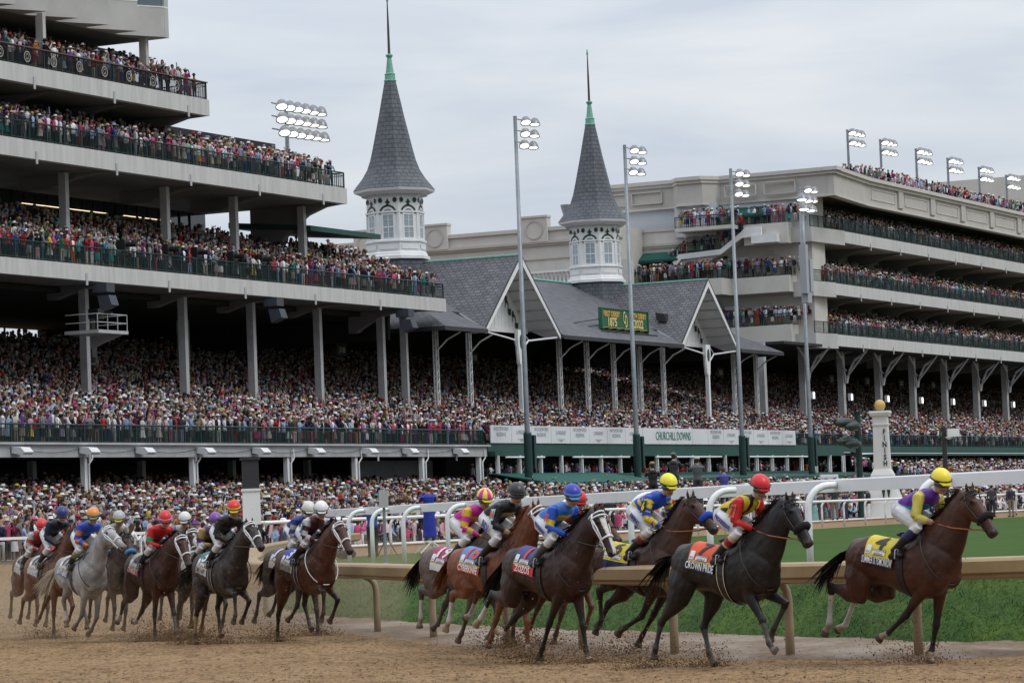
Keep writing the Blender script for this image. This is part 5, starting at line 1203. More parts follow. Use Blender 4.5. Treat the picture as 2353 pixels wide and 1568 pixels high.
def ell(mb, c_, r, n=12, rot=None):
    vs = []; m = 8
    for i in range(m+1):
        th = math.pi*i/m; th = min(max(th, .05), math.pi-.05)
        for k in range(n):
            q = 2*math.pi*k/n; v = Vector((r[0]*math.sin(th)*math.cos(q), r[1]*math.sin(th)*math.sin(q), r[2]*math.cos(th)))
            if rot is not None: v = rot @ v
            vs.append(Vector(c_)+v)
    fs = [(i*n+k, i*n+(k+1) % n, (i+1)*n+(k+1) % n, (i+1)*n+k)[::-1] for i in range(m) for k in range(n)]+[tuple(range(n)), tuple(range(m*n, (m+1)*n))[::-1]]
    mb.add(vs, fs)
def remesh(mb, vox, it=6, fac=.5):
    me = bpy.data.meshes.new('tmp'); me.from_pydata(mb.v, [], mb.f); bm = bmesh.new(); bm.from_mesh(me)
    bmesh.ops.recalc_face_normals(bm, faces=bm.faces); bm.to_mesh(me); bm.free()
    o = bpy.data.objects.new('tmp', me); col.objects.link(o)
    r = o.modifiers.new('r', 'REMESH'); r.mode = 'VOXEL'; r.voxel_size = vox; r.use_smooth_shade = True
    s = o.modifiers.new('s', 'SMOOTH'); s.factor = fac; s.iterations = it
    dg = bpy.context.evaluated_depsgraph_get(); out = bpy.data.meshes.new_from_object(o.evaluated_get(dg)); bpy.data.objects.remove(o); bpy.data.meshes.remove(me)
    return out
def verts_np(me):
    a = np.empty(len(me.vertices)*3, np.float32); me.vertices.foreach_get('co', a); return a.reshape(-1, 3)
def seg_dist(P, a, b):
    a, b = np.array(a, float), np.array(b, float); ab = b-a; t = np.clip(((P-a)@ab)/(ab@ab+1e-9), 0, 1); return np.linalg.norm(P-(a+t[:, None]*ab), axis=1), t
def sstep(x, a, b): t = np.clip((x-a)/(b-a), 0, 1); return t*t*(3-2*t)
def n3(P, s, seed=0):
    # cheap smooth noise from sines
    r = np.random.default_rng(seed); o = np.zeros(len(P))
    for _ in range(7):
        k = r.normal(0, s, 3); o += np.sin(P@k+r.uniform(0, 6.28))
    return o/7**.5
def set_cols(me, C):
    at = me.attributes.new('Col', 'FLOAT_COLOR', 'POINT'); at.data.foreach_set('color', np.c_[C, np.ones(len(C))].astype(np.float32).ravel())
    me.polygons.foreach_set('use_smooth', [True]*len(me.polygons))
COAT = mat('horse_coat', (.62, .62, .62), .42, (.95, .95, .95), scale=6, attr=True, spec=.30, bump=.004, bscale=45)
CLOTHM = mat('racing_silk', (.78, .78, .78), .5, (.98, .98, .98), scale=6, attr=True, spec=.35, bump=.007, bscale=11)
HAIRM = mat('horse_hair', (.85, .85, .85), .5, (1.1, 1.1, 1.1), scale=20, attr=True, spec=.3)
LEATH = mat('tack_leather', (.022, .018, .016), .45); WHT = mat('tack_white', (.70, .70, .72), .45); ORL = mat('tack_tan_leather', (.30, .10, .035), .5)
GOG = mat('goggle_lens', (.03, .03, .035), .1, spec=1.0); HELM = {}
TR = np.array([(-.86, 1.21, .10, .10), (-.80, 1.235, .21, .175), (-.68, 1.265, .285, .24), (-.50, 1.275, .305, .27), (-.30, 1.25, .295, .265), (-.10, 1.215, .30, .268), (.10, 1.18, .34, .285), (.28, 1.165, .378, .28), (.42, 1.185, .40, .262), (.55, 1.20, .39, .245), (.68, 1.19, .34, .22), (.79, 1.15, .26, .18), (.86, 1.12, .15, .11)])
def trunk_at(x, phi, infl=0.0):
    zc, ra, rb = (np.interp(x, TR[:, 0], TR[:, i]) for i in (1, 2, 3)); return (x, math.sin(phi)*(rb+infl), zc+math.cos(phi)*(ra+infl))
def chain(start, tg, L, lo=.88, hi=1.14):
    out = [Vector(start)]
    for (x, z), l in zip(tg, L):
        d = Vector((x, 0, z))-Vector((out[-1].x, 0, out[-1].z)); k = min(max(d.length, l*lo), l*hi); d.normalize(); p = out[-1]+d*k; out.append(Vector((p.x, out[-1].y, p.z)))
    return out
def stifle(hip, hock, a=.40, b=.46):
    d = Vector((hock[0]-hip[0], 0, hock[1]-hip[1])); L = d.length
    if L > (a+b)*.985: L2 = (a+b)*.985; d = d*(L2/L); L = L2
    if L < .2: L = .2
    ca = (a*a+L*L-b*b)/(2*a*L); ang = math.acos(max(-1, min(1, ca))); u = d.normalized(); up = Vector((u.z, 0, -u.x))
    fw = up if up.x > 0 else -up
    s = Vector((hip[0], 0, hip[1]))+u*(a*math.cos(ang))+fw*(a*math.sin(ang)); h = Vector((hip[0], 0, hip[1]))+d
    return s, h
def make_horse(P_):
    coat = np.array(P_['coat'])*(np.array((1.0, 1.0, 1.0)) if P_['coat'] == GRY else np.array((.98, .84, .78))); pts_c = np.array(P_.get('points', coat)); name = 'horse'
    mb = MB()
    loft(mb, [(x, 0, z, a, b) for x, z, a, b in TR], 20)
    for sg in (-1, 1):
        ell(mb, (-.58, sg*.12, 1.27), (.24, .135, .25)); ell(mb, (.56, sg*.135, 1.20), (.22, .115, .28), rot=Matrix.Rotation(R(-25), 3, 'Y')); ell(mb, (.70, sg*.09, 1.10), (.15, .115, .20))
    ell(mb, (.36, 0, 1.50), (.22, .07, .09))
    poll = Vector((P_['poll'][0], P_.get('py', 0), P_['poll'][1])); muz = Vector((P_['muz'][0], P_.get('my', 0), P_['muz'][1]))
    nb = Vector((.52, 0, 1.30)); d = poll-nb; L = min(max(d.length, .80), P_.get('nmax', .98)); poll = nb+d.normalized()*L
    hd = (muz-poll).normalized(); HL_ = .66; muz = poll+hd*HL_
    # neck as a bent loft
    ctrl = nb+Vector((.22, 0, .10))+(poll-nb)*.30+Vector((0, 0, .06)); path = []
    for i in range(9):
        t = i/8; p = nb*(1-t)**2+ctrl*(2*t*(1-t))+poll*t*t; ra = np.interp(t, [0, .25, .5, .75, 1], [.38, .31, .24, .18, .13]); rb = np.interp(t, [0, .25, .5, .75, 1], [.19, .155, .122, .098, .08]); path.append((p.x, p.y, p.z, ra, rb))
    loft(mb, path, 16)
    # head
    up = Vector((-hd.z, 0, hd.x)).normalized(); up = up if up.z > 0 else -up; lat = hd.cross(up).normalized()
    hp = []
    def H(t, u, v=0.0): return poll+hd*(t*HL_)+up*u+lat*v
    for t, ra, of, rb in ((-.06, .07, -.01, .05), (.0, .115, -.03, .078), (.12, .155, -.060, .100), (.25, .168, -.070, .108), (.38, .138, -.046, .094), (.52, .103, -.024, .073), (.68, .083, -.012, .061), (.82, .078, -.012, .058), (.92, .076, -.016, .062), (.985, .056, -.018, .046)):
        p = H(t, of); hp.append((p.x, p.y, p.z, ra, rb))
    loft(mb, hp, 16)
    for sg in (-1, 1):
        ell(mb, H(.24, .048, sg*.086), (.036, .026, .03)); ell(mb, H(.93, .018, sg*.046), (.028, .022, .026)); ell(mb, H(.20, -.085, sg*.072), (.09, .036, .09))
        e0 = H(-.02, .05, sg*.045); eb = (Vector((.0, 0, .075)) if P_.get('ears', 1) else -hd*.08+up*.04)
        loft(mb, [(*e0, .030, .020), (*(e0+eb*.6+lat*sg*.012), .030, .020), (*(e0+eb*1.0+lat*sg*.010), .018, .012), (*(e0+eb*1.55), .006, .005)], 8)
    legs = {}
    for k in ('HR', 'HL', 'FR', 'FL'):
        sg = -1 if k[1] == 'R' else 1; tg = P_[k]
        if k[0] == 'H':
            y = sg*.14; hip = (-.56, 1.24); s, h = stifle(hip, tg[0]); s.y = y*1.1; h.y = y
            c_ = chain(h, tg[1:], (.40, .17)); J = [Vector((hip[0], y, hip[1])), s, h, c_[1], c_[2]]
            c1 = h; c2 = c_[1]; dn = (h-s).normalized()
            path = [(hip[0], y*.8, hip[1], .25, .13), (*(J[0].lerp(s, .5)), .22, .135), (*s, .165, .11), (*s.lerp(h, .3), .125, .088), (*s.lerp(h, .6), .082, .062), (*s.lerp(h, .86), .058, .040), (*h, .070, .046), (*h.lerp(c2, .15), .052, .040), (*h.lerp(c2, .45), .036, .031), (*h.lerp(c2, .82), .038, .033), (*c2, .050, .042)]
        else:
            y = sg*.125; el = Vector((.50, y, .97)); c_ = chain(el, tg, (.46, .33, .17)); J = [Vector((.60, y, 1.2)), el, c_[1], c_[2], c_[3]]
            kn, c2 = c_[1], c_[2]
            path = [(.60, y*.85, 1.20, .17, .10), (*(el+Vector((.02, 0, .06))), .135, .09), (*el.lerp(kn, .25), .095, .072), (*el.lerp(kn, .55), .068, .055), (*el.lerp(kn, .85), .050, .043), (*kn, .058, .050), (*kn.lerp(c2, .14), .046, .040), (*kn.lerp(c2, .45), .036, .031), (*kn.lerp(c2, .82), .037, .032), (*c2, .048, .041)]
        hf = J[4]; pd = (hf-c2).normalized()
        path += [(*c2.lerp(hf, .40), .037, .034), (*c2.lerp(hf, .62), .048, .046), (*c2.lerp(hf, .72), .052, .050)]
        loft(mb, path, 12)
        # hoof: a truncated cone whose toe points forward of the pastern
        toe = Vector((-pd.z, 0, pd.x)); toe = toe if (toe.x > 0 or pd.z > .2) else -toe
        h0 = c2.lerp(hf, .68); h1 = hf+toe*.018
        loft(mb, [(*h0, .050, .048), (*h0.lerp(h1, .5), .060, .054), (*h1, .072, .060)], 12)
        legs[k] = J
    me = remesh(mb, .0135, 12)
    P = verts_np(me); nrm = np.empty(len(P)*3, np.float32); me.vertices.foreach_get('normal', nrm); nrm = nrm.reshape(-1, 3)
    dd = (.0065*n3(P, 7.5, 31)+.0035*n3(P, 17, 32)+.0016*n3(P, 38, 33))*sstep(P[:, 2], .7, 1.0)*(1-sstep(P[:, 0], .95, 1.2)); P = P+nrm*dd[:, None].astype(np.float32); me.vertices.foreach_set('co', P.astype(np.float32).ravel())
    C = np.tile(coat, (len(P), 1))
    nz = n3(P, 5, P_.get('seed', 1)); nz2 = n3(P, 16, 5)
    C = C*(1+.16*nz[:, None]+.05*nz2[:, None])
    if 'under' in P_: w = sstep(1.15-P[:, 2]+.05*nz, 0, .3)[:, None]*.6; C = C*(1-w)+np.array(P_['under'])*w
    # leg colouring
    dall = {}
    for k, J in legs.items():
        segs = [seg_dist(P, J[i], J[i+1]) for i in range(4)]; D_ = np.stack([s[0] for s in segs]); j = D_.argmin(0); t = np.choose(j, [s[1] for s in segs])+j; dm = D_.min(0)
        dall[k] = (dm, t)
    DM = np.stack([dall[k][0] for k in legs]); who = DM.argmin(0)
    for i, k in enumerate(legs):
        dm, t = dall[k]; t = t+.06*nz; m = (who == i) & (dm < .15)
        w = (sstep(t, 1.35, 1.9)*m)[:, None]; C = C*(1-w)+pts_c*w
        wr = P_.get('wrap', {}).get(k)
        if wr is not None: w = ((t > 2.12) & (t < 2.95) & m)[:, None]; C = np.where(w, np.array(wr)*(1+.12*nz2[:, None]), C)
        sk = P_.get('sock', {}).get(k)
        if sk: 
            w = ((t > sk) & m)[:, None]; C = np.where(w, np.array((.62, .58, .54)), C)
            w = (sstep(t, 2.9, 3.3)*m)[:, None]*.75; C = C*(1-w)+np.array((.36, .22, .12))*w
        hc = np.array(P_.get('hoof', {}).get(k, (.06, .05, .045))); w = ((t > 3.62) & m)[:, None]; C = np.where(w, hc, C)
        mud = (sstep(t+.25*nz, 2.3, 3.6)*m)[:, None]*P_.get('mud', .35); C = C*(1-mud)+np.array((.20, .13, .08))*mud
    # head markings
    Q = P-np.array(poll); th = Q@np.array(hd)/HL_; uu = Q@np.array(up); vv = Q@np.array(lat)
    hm = (th > -.05) & (th < 1.06) & (abs(vv) < .15) & (uu > -.27) & (uu < .16)
    dark = np.array(P_.get('muzzle', (.03, .025, .022))); w = (sstep(th, .72, .95)*hm)[:, None]*.85; C = C*(1-w)+dark*w
    if 'blaze' in P_:
        b0, b1, w0, w1 = P_['blaze']; wid = np.interp(th, [b0, (b0+b1)/2, b1], [w0, (w0+w1)/2*.8, w1])
        mk = hm & (th > b0) & (th < b1) & (abs(vv+.01*nz) < wid) & (uu > -.01); C = np.where(mk[:, None], np.array((.62, .58, .56)), C)
    if 'star' in P_: mk = hm & (uu > .0) & (np.hypot((th-.20)*HL_*.8, vv) < P_['star']+.005*nz); C = np.where(mk[:, None], np.array((.62, .58, .56)), C)
    if P_.get('hood') is not None:
        mk = hm & (th < .56) & (th > -.3); C = np.where(mk[:, None], np.array(P_['hood']), C)
    for sg in (-1, 1):
        e0 = np.array(H(.245, .050, sg*.106)); dd = np.linalg.norm(P-e0, axis=1); C = np.where((dd < .028)[:, None], np.array((.008, .006, .006)), C)
        e1 = np.array(H(.95, .014, sg*.062)); dd = np.linalg.norm(P-e1, axis=1); C = np.where((dd < .020)[:, None], np.array((.01, .008, .008)), C)
    mo = hm & (th > .80) & (abs(uu+.052) < .007); C = np.where(mo[:, None], C*.3, C)
    spl = sstep(n3(P, 42, 9)+.35*n3(P, 9, 4)+(1.35-P[:, 2])*.5*P_.get('splash', .5), 1.25, 1.9)[:, None]*P_.get('splash', .5); C = C*(1-spl)+np.array((.17, .11, .07))*spl
    set_cols(me, np.clip(C, 0, 1)); me.name = name; me.materials.clear(); me.materials.append(COAT)
    o = bpy.data.objects.new(name, me); col.objects.link(o)
    o.location = (P_['pos'][0], P_['pos'][1], P_.get('z', 0)); o.rotation_euler = (0, 0, -R(P_['psi']))
    o['label'] = P_['label']; o['category'] = 'horse'; o['group'] = 'race horses galloping round the turn'
    def kid(mb, nm, m, smooth=True, par=None):
        k = mb.build(nm, m, None, smooth); k.parent = par or o; return k
    # mane and tail
    hc = np.array(P_.get('mane', (.012, .010, .010))); g = np.random.default_rng(P_.get('seed', 1))
    mbm = MB()
    for i in range(190):
        t = g.uniform(.08, 1.0); p = nb*(1-t)**2+ctrl*(2*t*(1-t))+poll*t*t; tt = ((ctrl-nb)*(1-t)+(poll-ctrl)*t).normalized(); nn = Vector((-tt.z, 0, tt.x)); nn = nn if nn.z > 0 else -nn
        ra = np.interp(t, [0, .25, .5, .75, 1], [.38, .31, .24, .18, .13]); root = p+nn*(ra*.93)+Vector((0, g.normal(0, .012), 0)); L_ = g.uniform(.12, .26)*P_.get('mlen', 1)
        dr = (nn*g.uniform(.25, .8)-tt*g.uniform(.5, 1.1)+Vector((0, g.normal(0, .25)-P_.get('mside', .25), 0))).normalized(); wv = Vector((tt.x, 0, tt.z))*g.uniform(.006, .014)
        q1 = root+dr*L_*.5+Vector((0, 0, .01)); q2 = root+dr*L_+Vector((0, 0, -.04)); cc = tuple(hc*g.uniform(.7, 1.5))
        mbm.quad(root-wv, root+wv, q1+wv*.9, q1-wv*.9, cc); mbm.quad(q1-wv*.9, q1+wv*.9, q2+wv*.2, q2-wv*.2, cc)
    for i in range(16):
        root = H(g.uniform(-.04, .04), .08, g.normal(0, .02)); q2 = root+hd*g.uniform(.06, .14)+up*g.uniform(.0, .03)+lat*g.normal(0, .03); wv = lat*.008; mbm.quad(root-wv, root+wv, q2+wv*.3, q2-wv*.3, tuple(hc))
    kid(mbm, 'mane', HAIRM, False)
    mbt = MB(); tdir = Vector(P_.get('tail', (-.62, 0, -.55))).normalized(); dock = Vector((-.84, 0, 1.36)); tl = P_.get('tlen', .55)*.82; tc_ = np.array(P_.get('tailc', P_.get('mane', (.012, .010, .010))))
    mbt.tube([dock+Vector((.05, 0, 0)), dock+Vector((-.08, 0, .02)), dock+Vector((-.08, 0, .02))+tdir*tl*.3], [.04, .038, .03], 8, tuple(tc_))
    for i in range(240):
        a = g.uniform(0, 6.28); r_ = g.uniform(.005, .04); root = dock+Vector((-.06, math.cos(a)*r_, math.sin(a)*r_)); sp_ = Vector((g.normal(0, .10), g.normal(0, .13), g.normal(0, .13))); L_ = tl*g.uniform(.5, 1.15)
        q1 = root+(tdir+sp_*.5)*L_*.4+Vector((0, 0, .05)); q2 = q1+(tdir+sp_+Vector((0, 0, -.15)))*L_*.35; q3 = q2+(tdir+sp_*1.4+Vector((0, 0, -.45)))*L_*.3; wv = Vector((0, .3, 1)).cross(tdir).normalized()*g.uniform(.006, .013)
        wv = Vector((wv.x*math.cos(a), wv.y, math.sin(a)*wv.length)); cc = tuple(tc_*g.uniform(.6, 1.5))
        mbt.quad(root-wv, root+wv, q1+wv, q1-wv, cc); mbt.quad(q1-wv, q1+wv, q2+wv, q2-wv, cc); mbt.quad(q2-wv, q2+wv, q3+wv*.2, q3-wv*.2, cc)
    kid(mbt, 'tail', HAIRM, False)
    # saddle cloth with number and name
    sc_ = P_.get('cloth')
    if sc_:
        mbc = MB(); nu, nv = 12, 20; top, band = sc_['c'], sc_['band']; phm = 1.62
        def CP(u, ph, e=0.0):
            fl = .014+.028*max(0, abs(ph)-1.1)*(1+.5*math.sin(u*26+ph*3)); return trunk_at(u, -ph, fl+e)
        def U_(a, ph): return -.44+(.56-.05*abs(ph))*a+.05*abs(ph)
        for i in range(nu):
            for j in range(-nv, nv):
                p0, p1 = phm*j/nv, phm*(j+1)/nv; cc = band if abs(p0+p1)/2 > phm-.36 else top
                if abs(abs(p0+p1)/2-(phm-.36)) < .045: cc = sc_.get('line', (.55, .40, .12))
                mbc.quad(CP(U_(i/nu, p0), p0), CP(U_((i+1)/nu, p0), p0), CP(U_((i+1)/nu, p1), p1), CP(U_(i/nu, p1), p1), cc)
        cl = kid(mbc, 'saddle_cloth', CLOTHM)
        def put(txt, size, u0, ph0, m_, nm, sx=1.0, bold=.0, e=.012, tilt=0):
            tm = text_mesh(txt, size, 0.0, bold=bold); bm = bmesh.new(); bm.from_mesh(tm); bmesh.ops.triangulate(bm, faces=bm.faces); bmesh.ops.subdivide_edges(bm, edges=[e_ for e_ in bm.edges if e_.calc_length() > .05], cuts=2, use_grid_fill=False); bmesh.ops.triangulate(bm, faces=bm.faces)
            for v in bm.verts:
                x, y = v.co.x*sx, v.co.y; rr5 = .31; ph = ph0-y/rr5; v.co = Vector(CP(u0+x, ph, e))
            bm.to_mesh(tm); bm.free(); tm.materials.clear(); tm.materials.append(m_); t_ = bpy.data.objects.new(nm, tm); col.objects.link(t_); t_.parent = cl
        M_ = {'w': mat('lettering_white', (.72, .72, .72), .5), 'k': mat('lettering_black', (.012, .012, .014), .5), 'r': mat('lettering_red', (.62, .06, .02), .5), 'g': mat('lettering_dark_green', (.02, .12, .08), .5)}
        put(sc_['num'], .34, -.17, .62, M_[sc_['nc']], 'number', 1.0, .008)
        if sc_.get('name'): put(sc_['name'], .115, -.14, phm-.17, M_[sc_.get('tc', 'w')], 'name_lettering', sc_.get('sx', .85), .002)
        # white sponsor patches
        for (u0, u1, f0, f1, nm) in ((-.365, -.285, .88, 1.20, 'badge'), (-.25, -.04, 1.0, 1.20, 'sponsor_patch')):
            mbp = MB(); mbp.quad(CP(u0, f0, .008), CP(u1, f0, .008), CP(u1, f1, .008), CP(u0, f1, .008)); mbp.quad(CP((u0+u1)/2-.03, f0-.06, .0085), CP((u0+u1)/2+.03, f0-.06, .0085), CP(u1, f0, .008), CP(u0, f0, .008)) if nm == 'badge' else None
            q_ = kid(mbp, nm, WHT, False, cl)
        put('WOODFORD\nRESERVE', .045, -.145, 1.10, M_['k'], 'patch_lettering', .9, 0, .016); put('DERBY', .035, -.325, 1.13, M_['k'], 'badge_lettering', .75, 0, .016)
    # saddle, girth, bridle, reins
    mbs = MB(); ell(mbs, (.20, 0, 1.555), (.20, .13, .045)); ell(mbs, (.33, 0, 1.60), (.06, .07, .04)); ell(mbs, (.03, 0, 1.58), (.06, .10, .035)); kid(mbs, 'saddle', LEATH)
    mbg = MB(); gw = P_.get('girth', (.02, .018, .02))
    for (x0, x1, cc, e) in ((.16, .26, gw, .012),)+(((.145, .16, P_['girth_edge'], .014), (.26, .275, P_['girth_edge'], .014)) if 'girth_edge' in P_ else ()):
        for j in range(-16, 16):
            a, b_ = math.pi*j/16, math.pi*(j+1)/16
            if abs(a+b_)/2 > .7: mbg.quad(trunk_at(x0, a, e), trunk_at(x1, a, e), trunk_at(x1, b_, e), trunk_at(x0, b_, e), cc)
    kid(mbg, 'girth', CLOTHM)
    bw = P_.get('bridle', 'k'); bm_ = WHT if bw == 'w' else LEATH; br_ = .0125 if bw == 'w' else .008
    mbb = MB()
    def ringpts(t, ra, rb, of, a0=0, a1=360, n=16): return [H(t, of+ra*math.cos(R(a)), rb*math.sin(R(a))) for a in np.linspace(a0, a1, n)]
    mbb.tube(ringpts(.60, .101, .074, -.016), br_*1.3, 6); mbb.tube(ringpts(.04, .135, .095, -.03), br_, 6)
    mbb.tube(ringpts(.13, .118, .118, -.01, -100, 100), br_, 6)
    for sg in (-1, 1):
        mbb.tube([H(.03, .02, sg*.098), H(.14, -.02, sg*.115), H(.30, -.03, sg*.115), H(.45, -.03, sg*.096), H(.60, -.03, sg*.079), H(.76, -.045, sg*.069)], br_, 6); mbb.tube([H(.76, -.04, sg*.066), H(.79, -.055, sg*.078), H(.83, -.045, sg*.070), H(.80, -.03, sg*.066), H(.76, -.04, sg*.066)], .006, 5)
        if bw == 'w': mbb.tube([H(.13, .0, sg*.118), H(.35, .01, sg*.105), H(.60, -.01, sg*.079)], br_*.8, 6)
    bri = kid(mbb, 'bridle', bm_)
    hand = Vector((.64+P_.get('rx', 0), 0, 1.70+P_.get('rz', 0))); mbr = MB()
    for sg in (-1, 1):
        b0 = H(.79, -.05, sg*.072); mbr.tube([b0, b0.lerp(hand, .3)+Vector((0, sg*.09, -.02)), b0.lerp(hand, .6)+Vector((0, sg*.15, -.02)), b0.lerp(hand, .85)+Vector((0, sg*.13, 0)), hand+Vector((0, sg*.08, 0))], .010, 6)
    if not P_.get('orl'): mbr.tube([hand+Vector((0, -.06, 0)), hand+Vector((-.03, -.17, -.12)), hand+Vector((.03, -.22, -.20)), hand+Vector((.10, -.20, -.12)), hand+Vector((.08, -.07, -.02))], .007, 5)
    kid(mbr, 'reins', ORL if P_.get('orl') else LEATH)
    mbq = MB(); mbq.tube([Vector(trunk_at(.46, -a, .035))+Vector((.34*math.sin(a/2)**2, 0, .20*math.sin(a/2)**2)) for a in np.linspace(.5, 2*math.pi-.5, 24)], .009, 5); kid(mbq, 'breast_strap', WHT if P_.get('bstrap') == 'w' else LEATH)
    if 'roll' in P_:
        mbl = MB(); pts = ringpts(.60, .100, .078, -.006, -115, 115, 13); mbl.tube(pts, [.012]+[.042]*11+[.012], 10); kid(mbl, 'sheepskin_noseband', mat('fleece_'+P_['rolln'], P_['roll'], .95, bump=.02, bscale=40))
    return o, H

def make_rider(P_, ho):
    r = P_['rider']; dx, dz = r.get('d', (0, 0)); S = lambda x, y, z: Vector((x+dx, y, z+dz)); F_ = lambda x, y, z: Vector((x+dx*.3, y, z+dz*.3))
    mb = MB(); n_ = 10
    hip = {s: S(.06, s*.095, 1.87) for s in (-1, 1)}; kn = {s: F_(.49, s*.215, 1.67) for s in (-1, 1)}; an = {s: F_(.10, s*.285, 1.38) for s in (-1, 1)}
    sh = {s: S(.45, s*.165, 2.045) for s in (-1, 1)}; el = {s: S(.44, s*.245, 1.80) for s in (-1, 1)}; ha = {s: F_(.64, s*.085, 1.71) for s in (-1, 1)}
    if 'el' in r: 
        for s in (-1, 1): el[s] = S(r['el'][0], s*.25, r['el'][1])
    neck = S(.55, 0, 2.10); hc = S(.665, 0, 2.205); yaw = r.get('yaw', -22)
    # torso: pelvis to neck, arched back
    loft(mb, [(*S(-.07, 0, 1.82), .09, .11), (*S(.0, 0, 1.865), .135, .165), (*S(.12, 0, 1.94), .130, .160), (*S(.24, 0, 1.985), .118, .145), (*S(.36, 0, 2.015), .125, .17), (*S(.46, 0, 2.045), .115, .185), (*S(.53, 0, 2.075), .075, .11), (*neck, .055, .058), (*S(.62, 0, 2.15), .052, .052)], 16)
    for s in (-1, 1):
        mb.tube([hip[s], hip[s].lerp(kn[s], .35), hip[s].lerp(kn[s], .7), kn[s]], [.112, .100, .078, .062], n_)
        mb.tube([kn[s]+Vector((.01, 0, .02)), kn[s].lerp(an[s], .35)-Vector((.015, 0, 0)), kn[s].lerp(an[s], .75), an[s]], [.060, .064, .047, .040], n_)
        toe = an[s]+Vector((.17, s*.01, -.045)); heel = an[s]+Vector((-.055, 0, -.065)); loft(mb, [(*heel, .035, .030), (*(an[s]+Vector((0, 0, -.05))), .05, .036), (*(an[s].lerp(toe, .5)+Vector((0, 0, -.015))), .040, .040), (*toe, .026, .034)], 10)
        mb.tube([sh[s]+Vector((-.03, -s*.04, 0)), sh[s], sh[s].lerp(el[s], .5), el[s]], [.07, .075, .066, .055], n_)
        mb.tube([el[s], el[s].lerp(ha[s], .45), ha[s].lerp(el[s], .12)], [.056, .050, .034], n_)
        # hand: palm, four curled fingers and a thumb
        hdv = (ha[s]-el[s]).normalized(); ell(mb, ha[s]+hdv*.02, (.042, .024, .036))
        for f in range(4):
            b0 = ha[s]+hdv*.045+Vector((0, -s*.004, .024-.016*f)); mb.tube([b0, b0+hdv*.028+Vector((0, -s*.012, 0)), b0+hdv*.018+Vector((0, -s*.036, -.004)), b0+Vector((-.012, -s*.034, -.004))], [.0105, .0100, .0095, .008], 6)
        mb.tube([ha[s]+Vector((.0, -s*.014, .026)), ha[s]+hdv*.03+Vector((0, -s*.028, .034)), ha[s]+hdv*.05+Vector((0, -s*.034, .020))], [.012, .011, .009], 6)
    # head
    Rz = Matrix.Rotation(R(yaw), 3, 'Z'); fd = Rz @ Vector((.93, 0, -.36)).normalized(); hu = Rz @ Vector((.36, 0, .93)).normalized(); hl = hu.cross(fd)
    def Hd(a, b_, c_): return hc+fd*a+hl*b_+hu*c_
    rotm = Matrix((fd, hl, hu)).transposed()
    ell(mb, Hd(.0, 0, .02), (.106, .084, .112), rot=rotm); ell(mb, Hd(.03, 0, -.065), (.070, .064, .068), rot=rotm); ell(mb, Hd(.085, 0, -.095), (.024, .026, .020), rot=rotm)
    loft(mb, [(*Hd(.095, 0, .02), .012, .011), (*Hd(.124, 0, -.022), .015, .016), (*Hd(.105, 0, -.036), .011, .015)], 8); ell(mb, Hd(.096, 0, -.064), (.013, .028, .010), rot=rotm)
    for s in (-1, 1): ell(mb, Hd(-.005, s*.077, -.01), (.018, .010, .028), rot=rotm); ell(mb, Hd(.088, s*.032, .012), (.012, .014, .010), rot=rotm)
    me = remesh(mb, .0115, 5, .45); P = verts_np(me); N_ = len(P)
    parts = []
    T = lambda a, b_: seg_dist(P, a, b_)
    tor = np.minimum(T(S(.03, 0, 1.87), S(.30, 0, 2.0))[0], T(S(.30, 0, 2.0), S(.50, 0, 2.05))[0])-.13
    th = np.minimum(*[T(hip[s], kn[s])[0] for s in (-1, 1)])-.09
    shn = [T(kn[s], an[s]) for s in (-1, 1)]; shd = np.minimum(shn[0][0], shn[1][0])-.055; sht = np.where(shn[0][0] < shn[1][0], shn[0][1], shn[1][1])
    ft = np.minimum(*[T(an[s]+Vector((-.05, 0, -.06)), an[s]+Vector((.17, 0, -.045)))[0] for s in (-1, 1)])-.045
    ua = [T(sh[s], el[s]) for s in (-1, 1)]; ud = np.minimum(ua[0][0], ua[1][0])-.065; ut = np.where(ua[0][0] < ua[1][0], ua[0][1], ua[1][1])
    fa = [T(el[s], ha[s]) for s in (-1, 1)]; fdn = np.minimum(fa[0][0], fa[1][0])-.045; ftt = np.where(fa[0][0] < fa[1][0], fa[0][1], fa[1][1])
    hn = np.minimum(*[np.linalg.norm(P-np.array(ha[s]+(ha[s]-el[s]).normalized()*.04), axis=1) for s in (-1, 1)])-.05
    hdst = np.linalg.norm(P-np.array(hc), axis=1)-.13
    reg = np.stack([tor, th, shd, ft, ud, fdn, hn, hdst]).argmin(0)
    pelv = (P@np.array((.62, 0, .0))+P[:, 2]*-.3) # crude
    silk = np.array(r['silk']); slv = np.array(r.get('sleeve', r['silk'])); pants = np.array(r.get('pants', (.66, .66, .68))); boot = np.array((.018, .017, .017)); skin = np.array((.42, .24, .16))
    C = np.zeros((N_, 3)); L = P-np.array(S(0, 0, 0))+np.array((0, 0, 0))
    px_, py_, pz_ = P[:, 0]-dx, P[:, 1], P[:, 2]-dz
    C[:] = silk
    pat = r.get('pat')
    al = px_*.85+(pz_-1.95)*.5     # distance along the back
    waist = (reg == 0) & (al < .075)
    if pat == 'vstripe': C[(reg == 0) & (np.abs(((py_*9.0) % 1)-.5) < .20)] = r['c2']
    if pat == 'hoops': C[((np.floor((al if True else 0)*9) % 2) == 0) & (reg == 0)] = r['c2']
    if pat == 'diamond':
        q = (np.floor((al+py_)*9)+np.floor((al-py_+pz_*.5)*9)) % 2; C[(q == 0) & (reg == 0) & (al < .30)] = r['c2']
    if pat == 'zig': C[(reg == 0) & (np.abs(pz_-1.90-.03*np.abs(((py_*12+px_*10) % 2)-1)) < .03)] = r['c2']
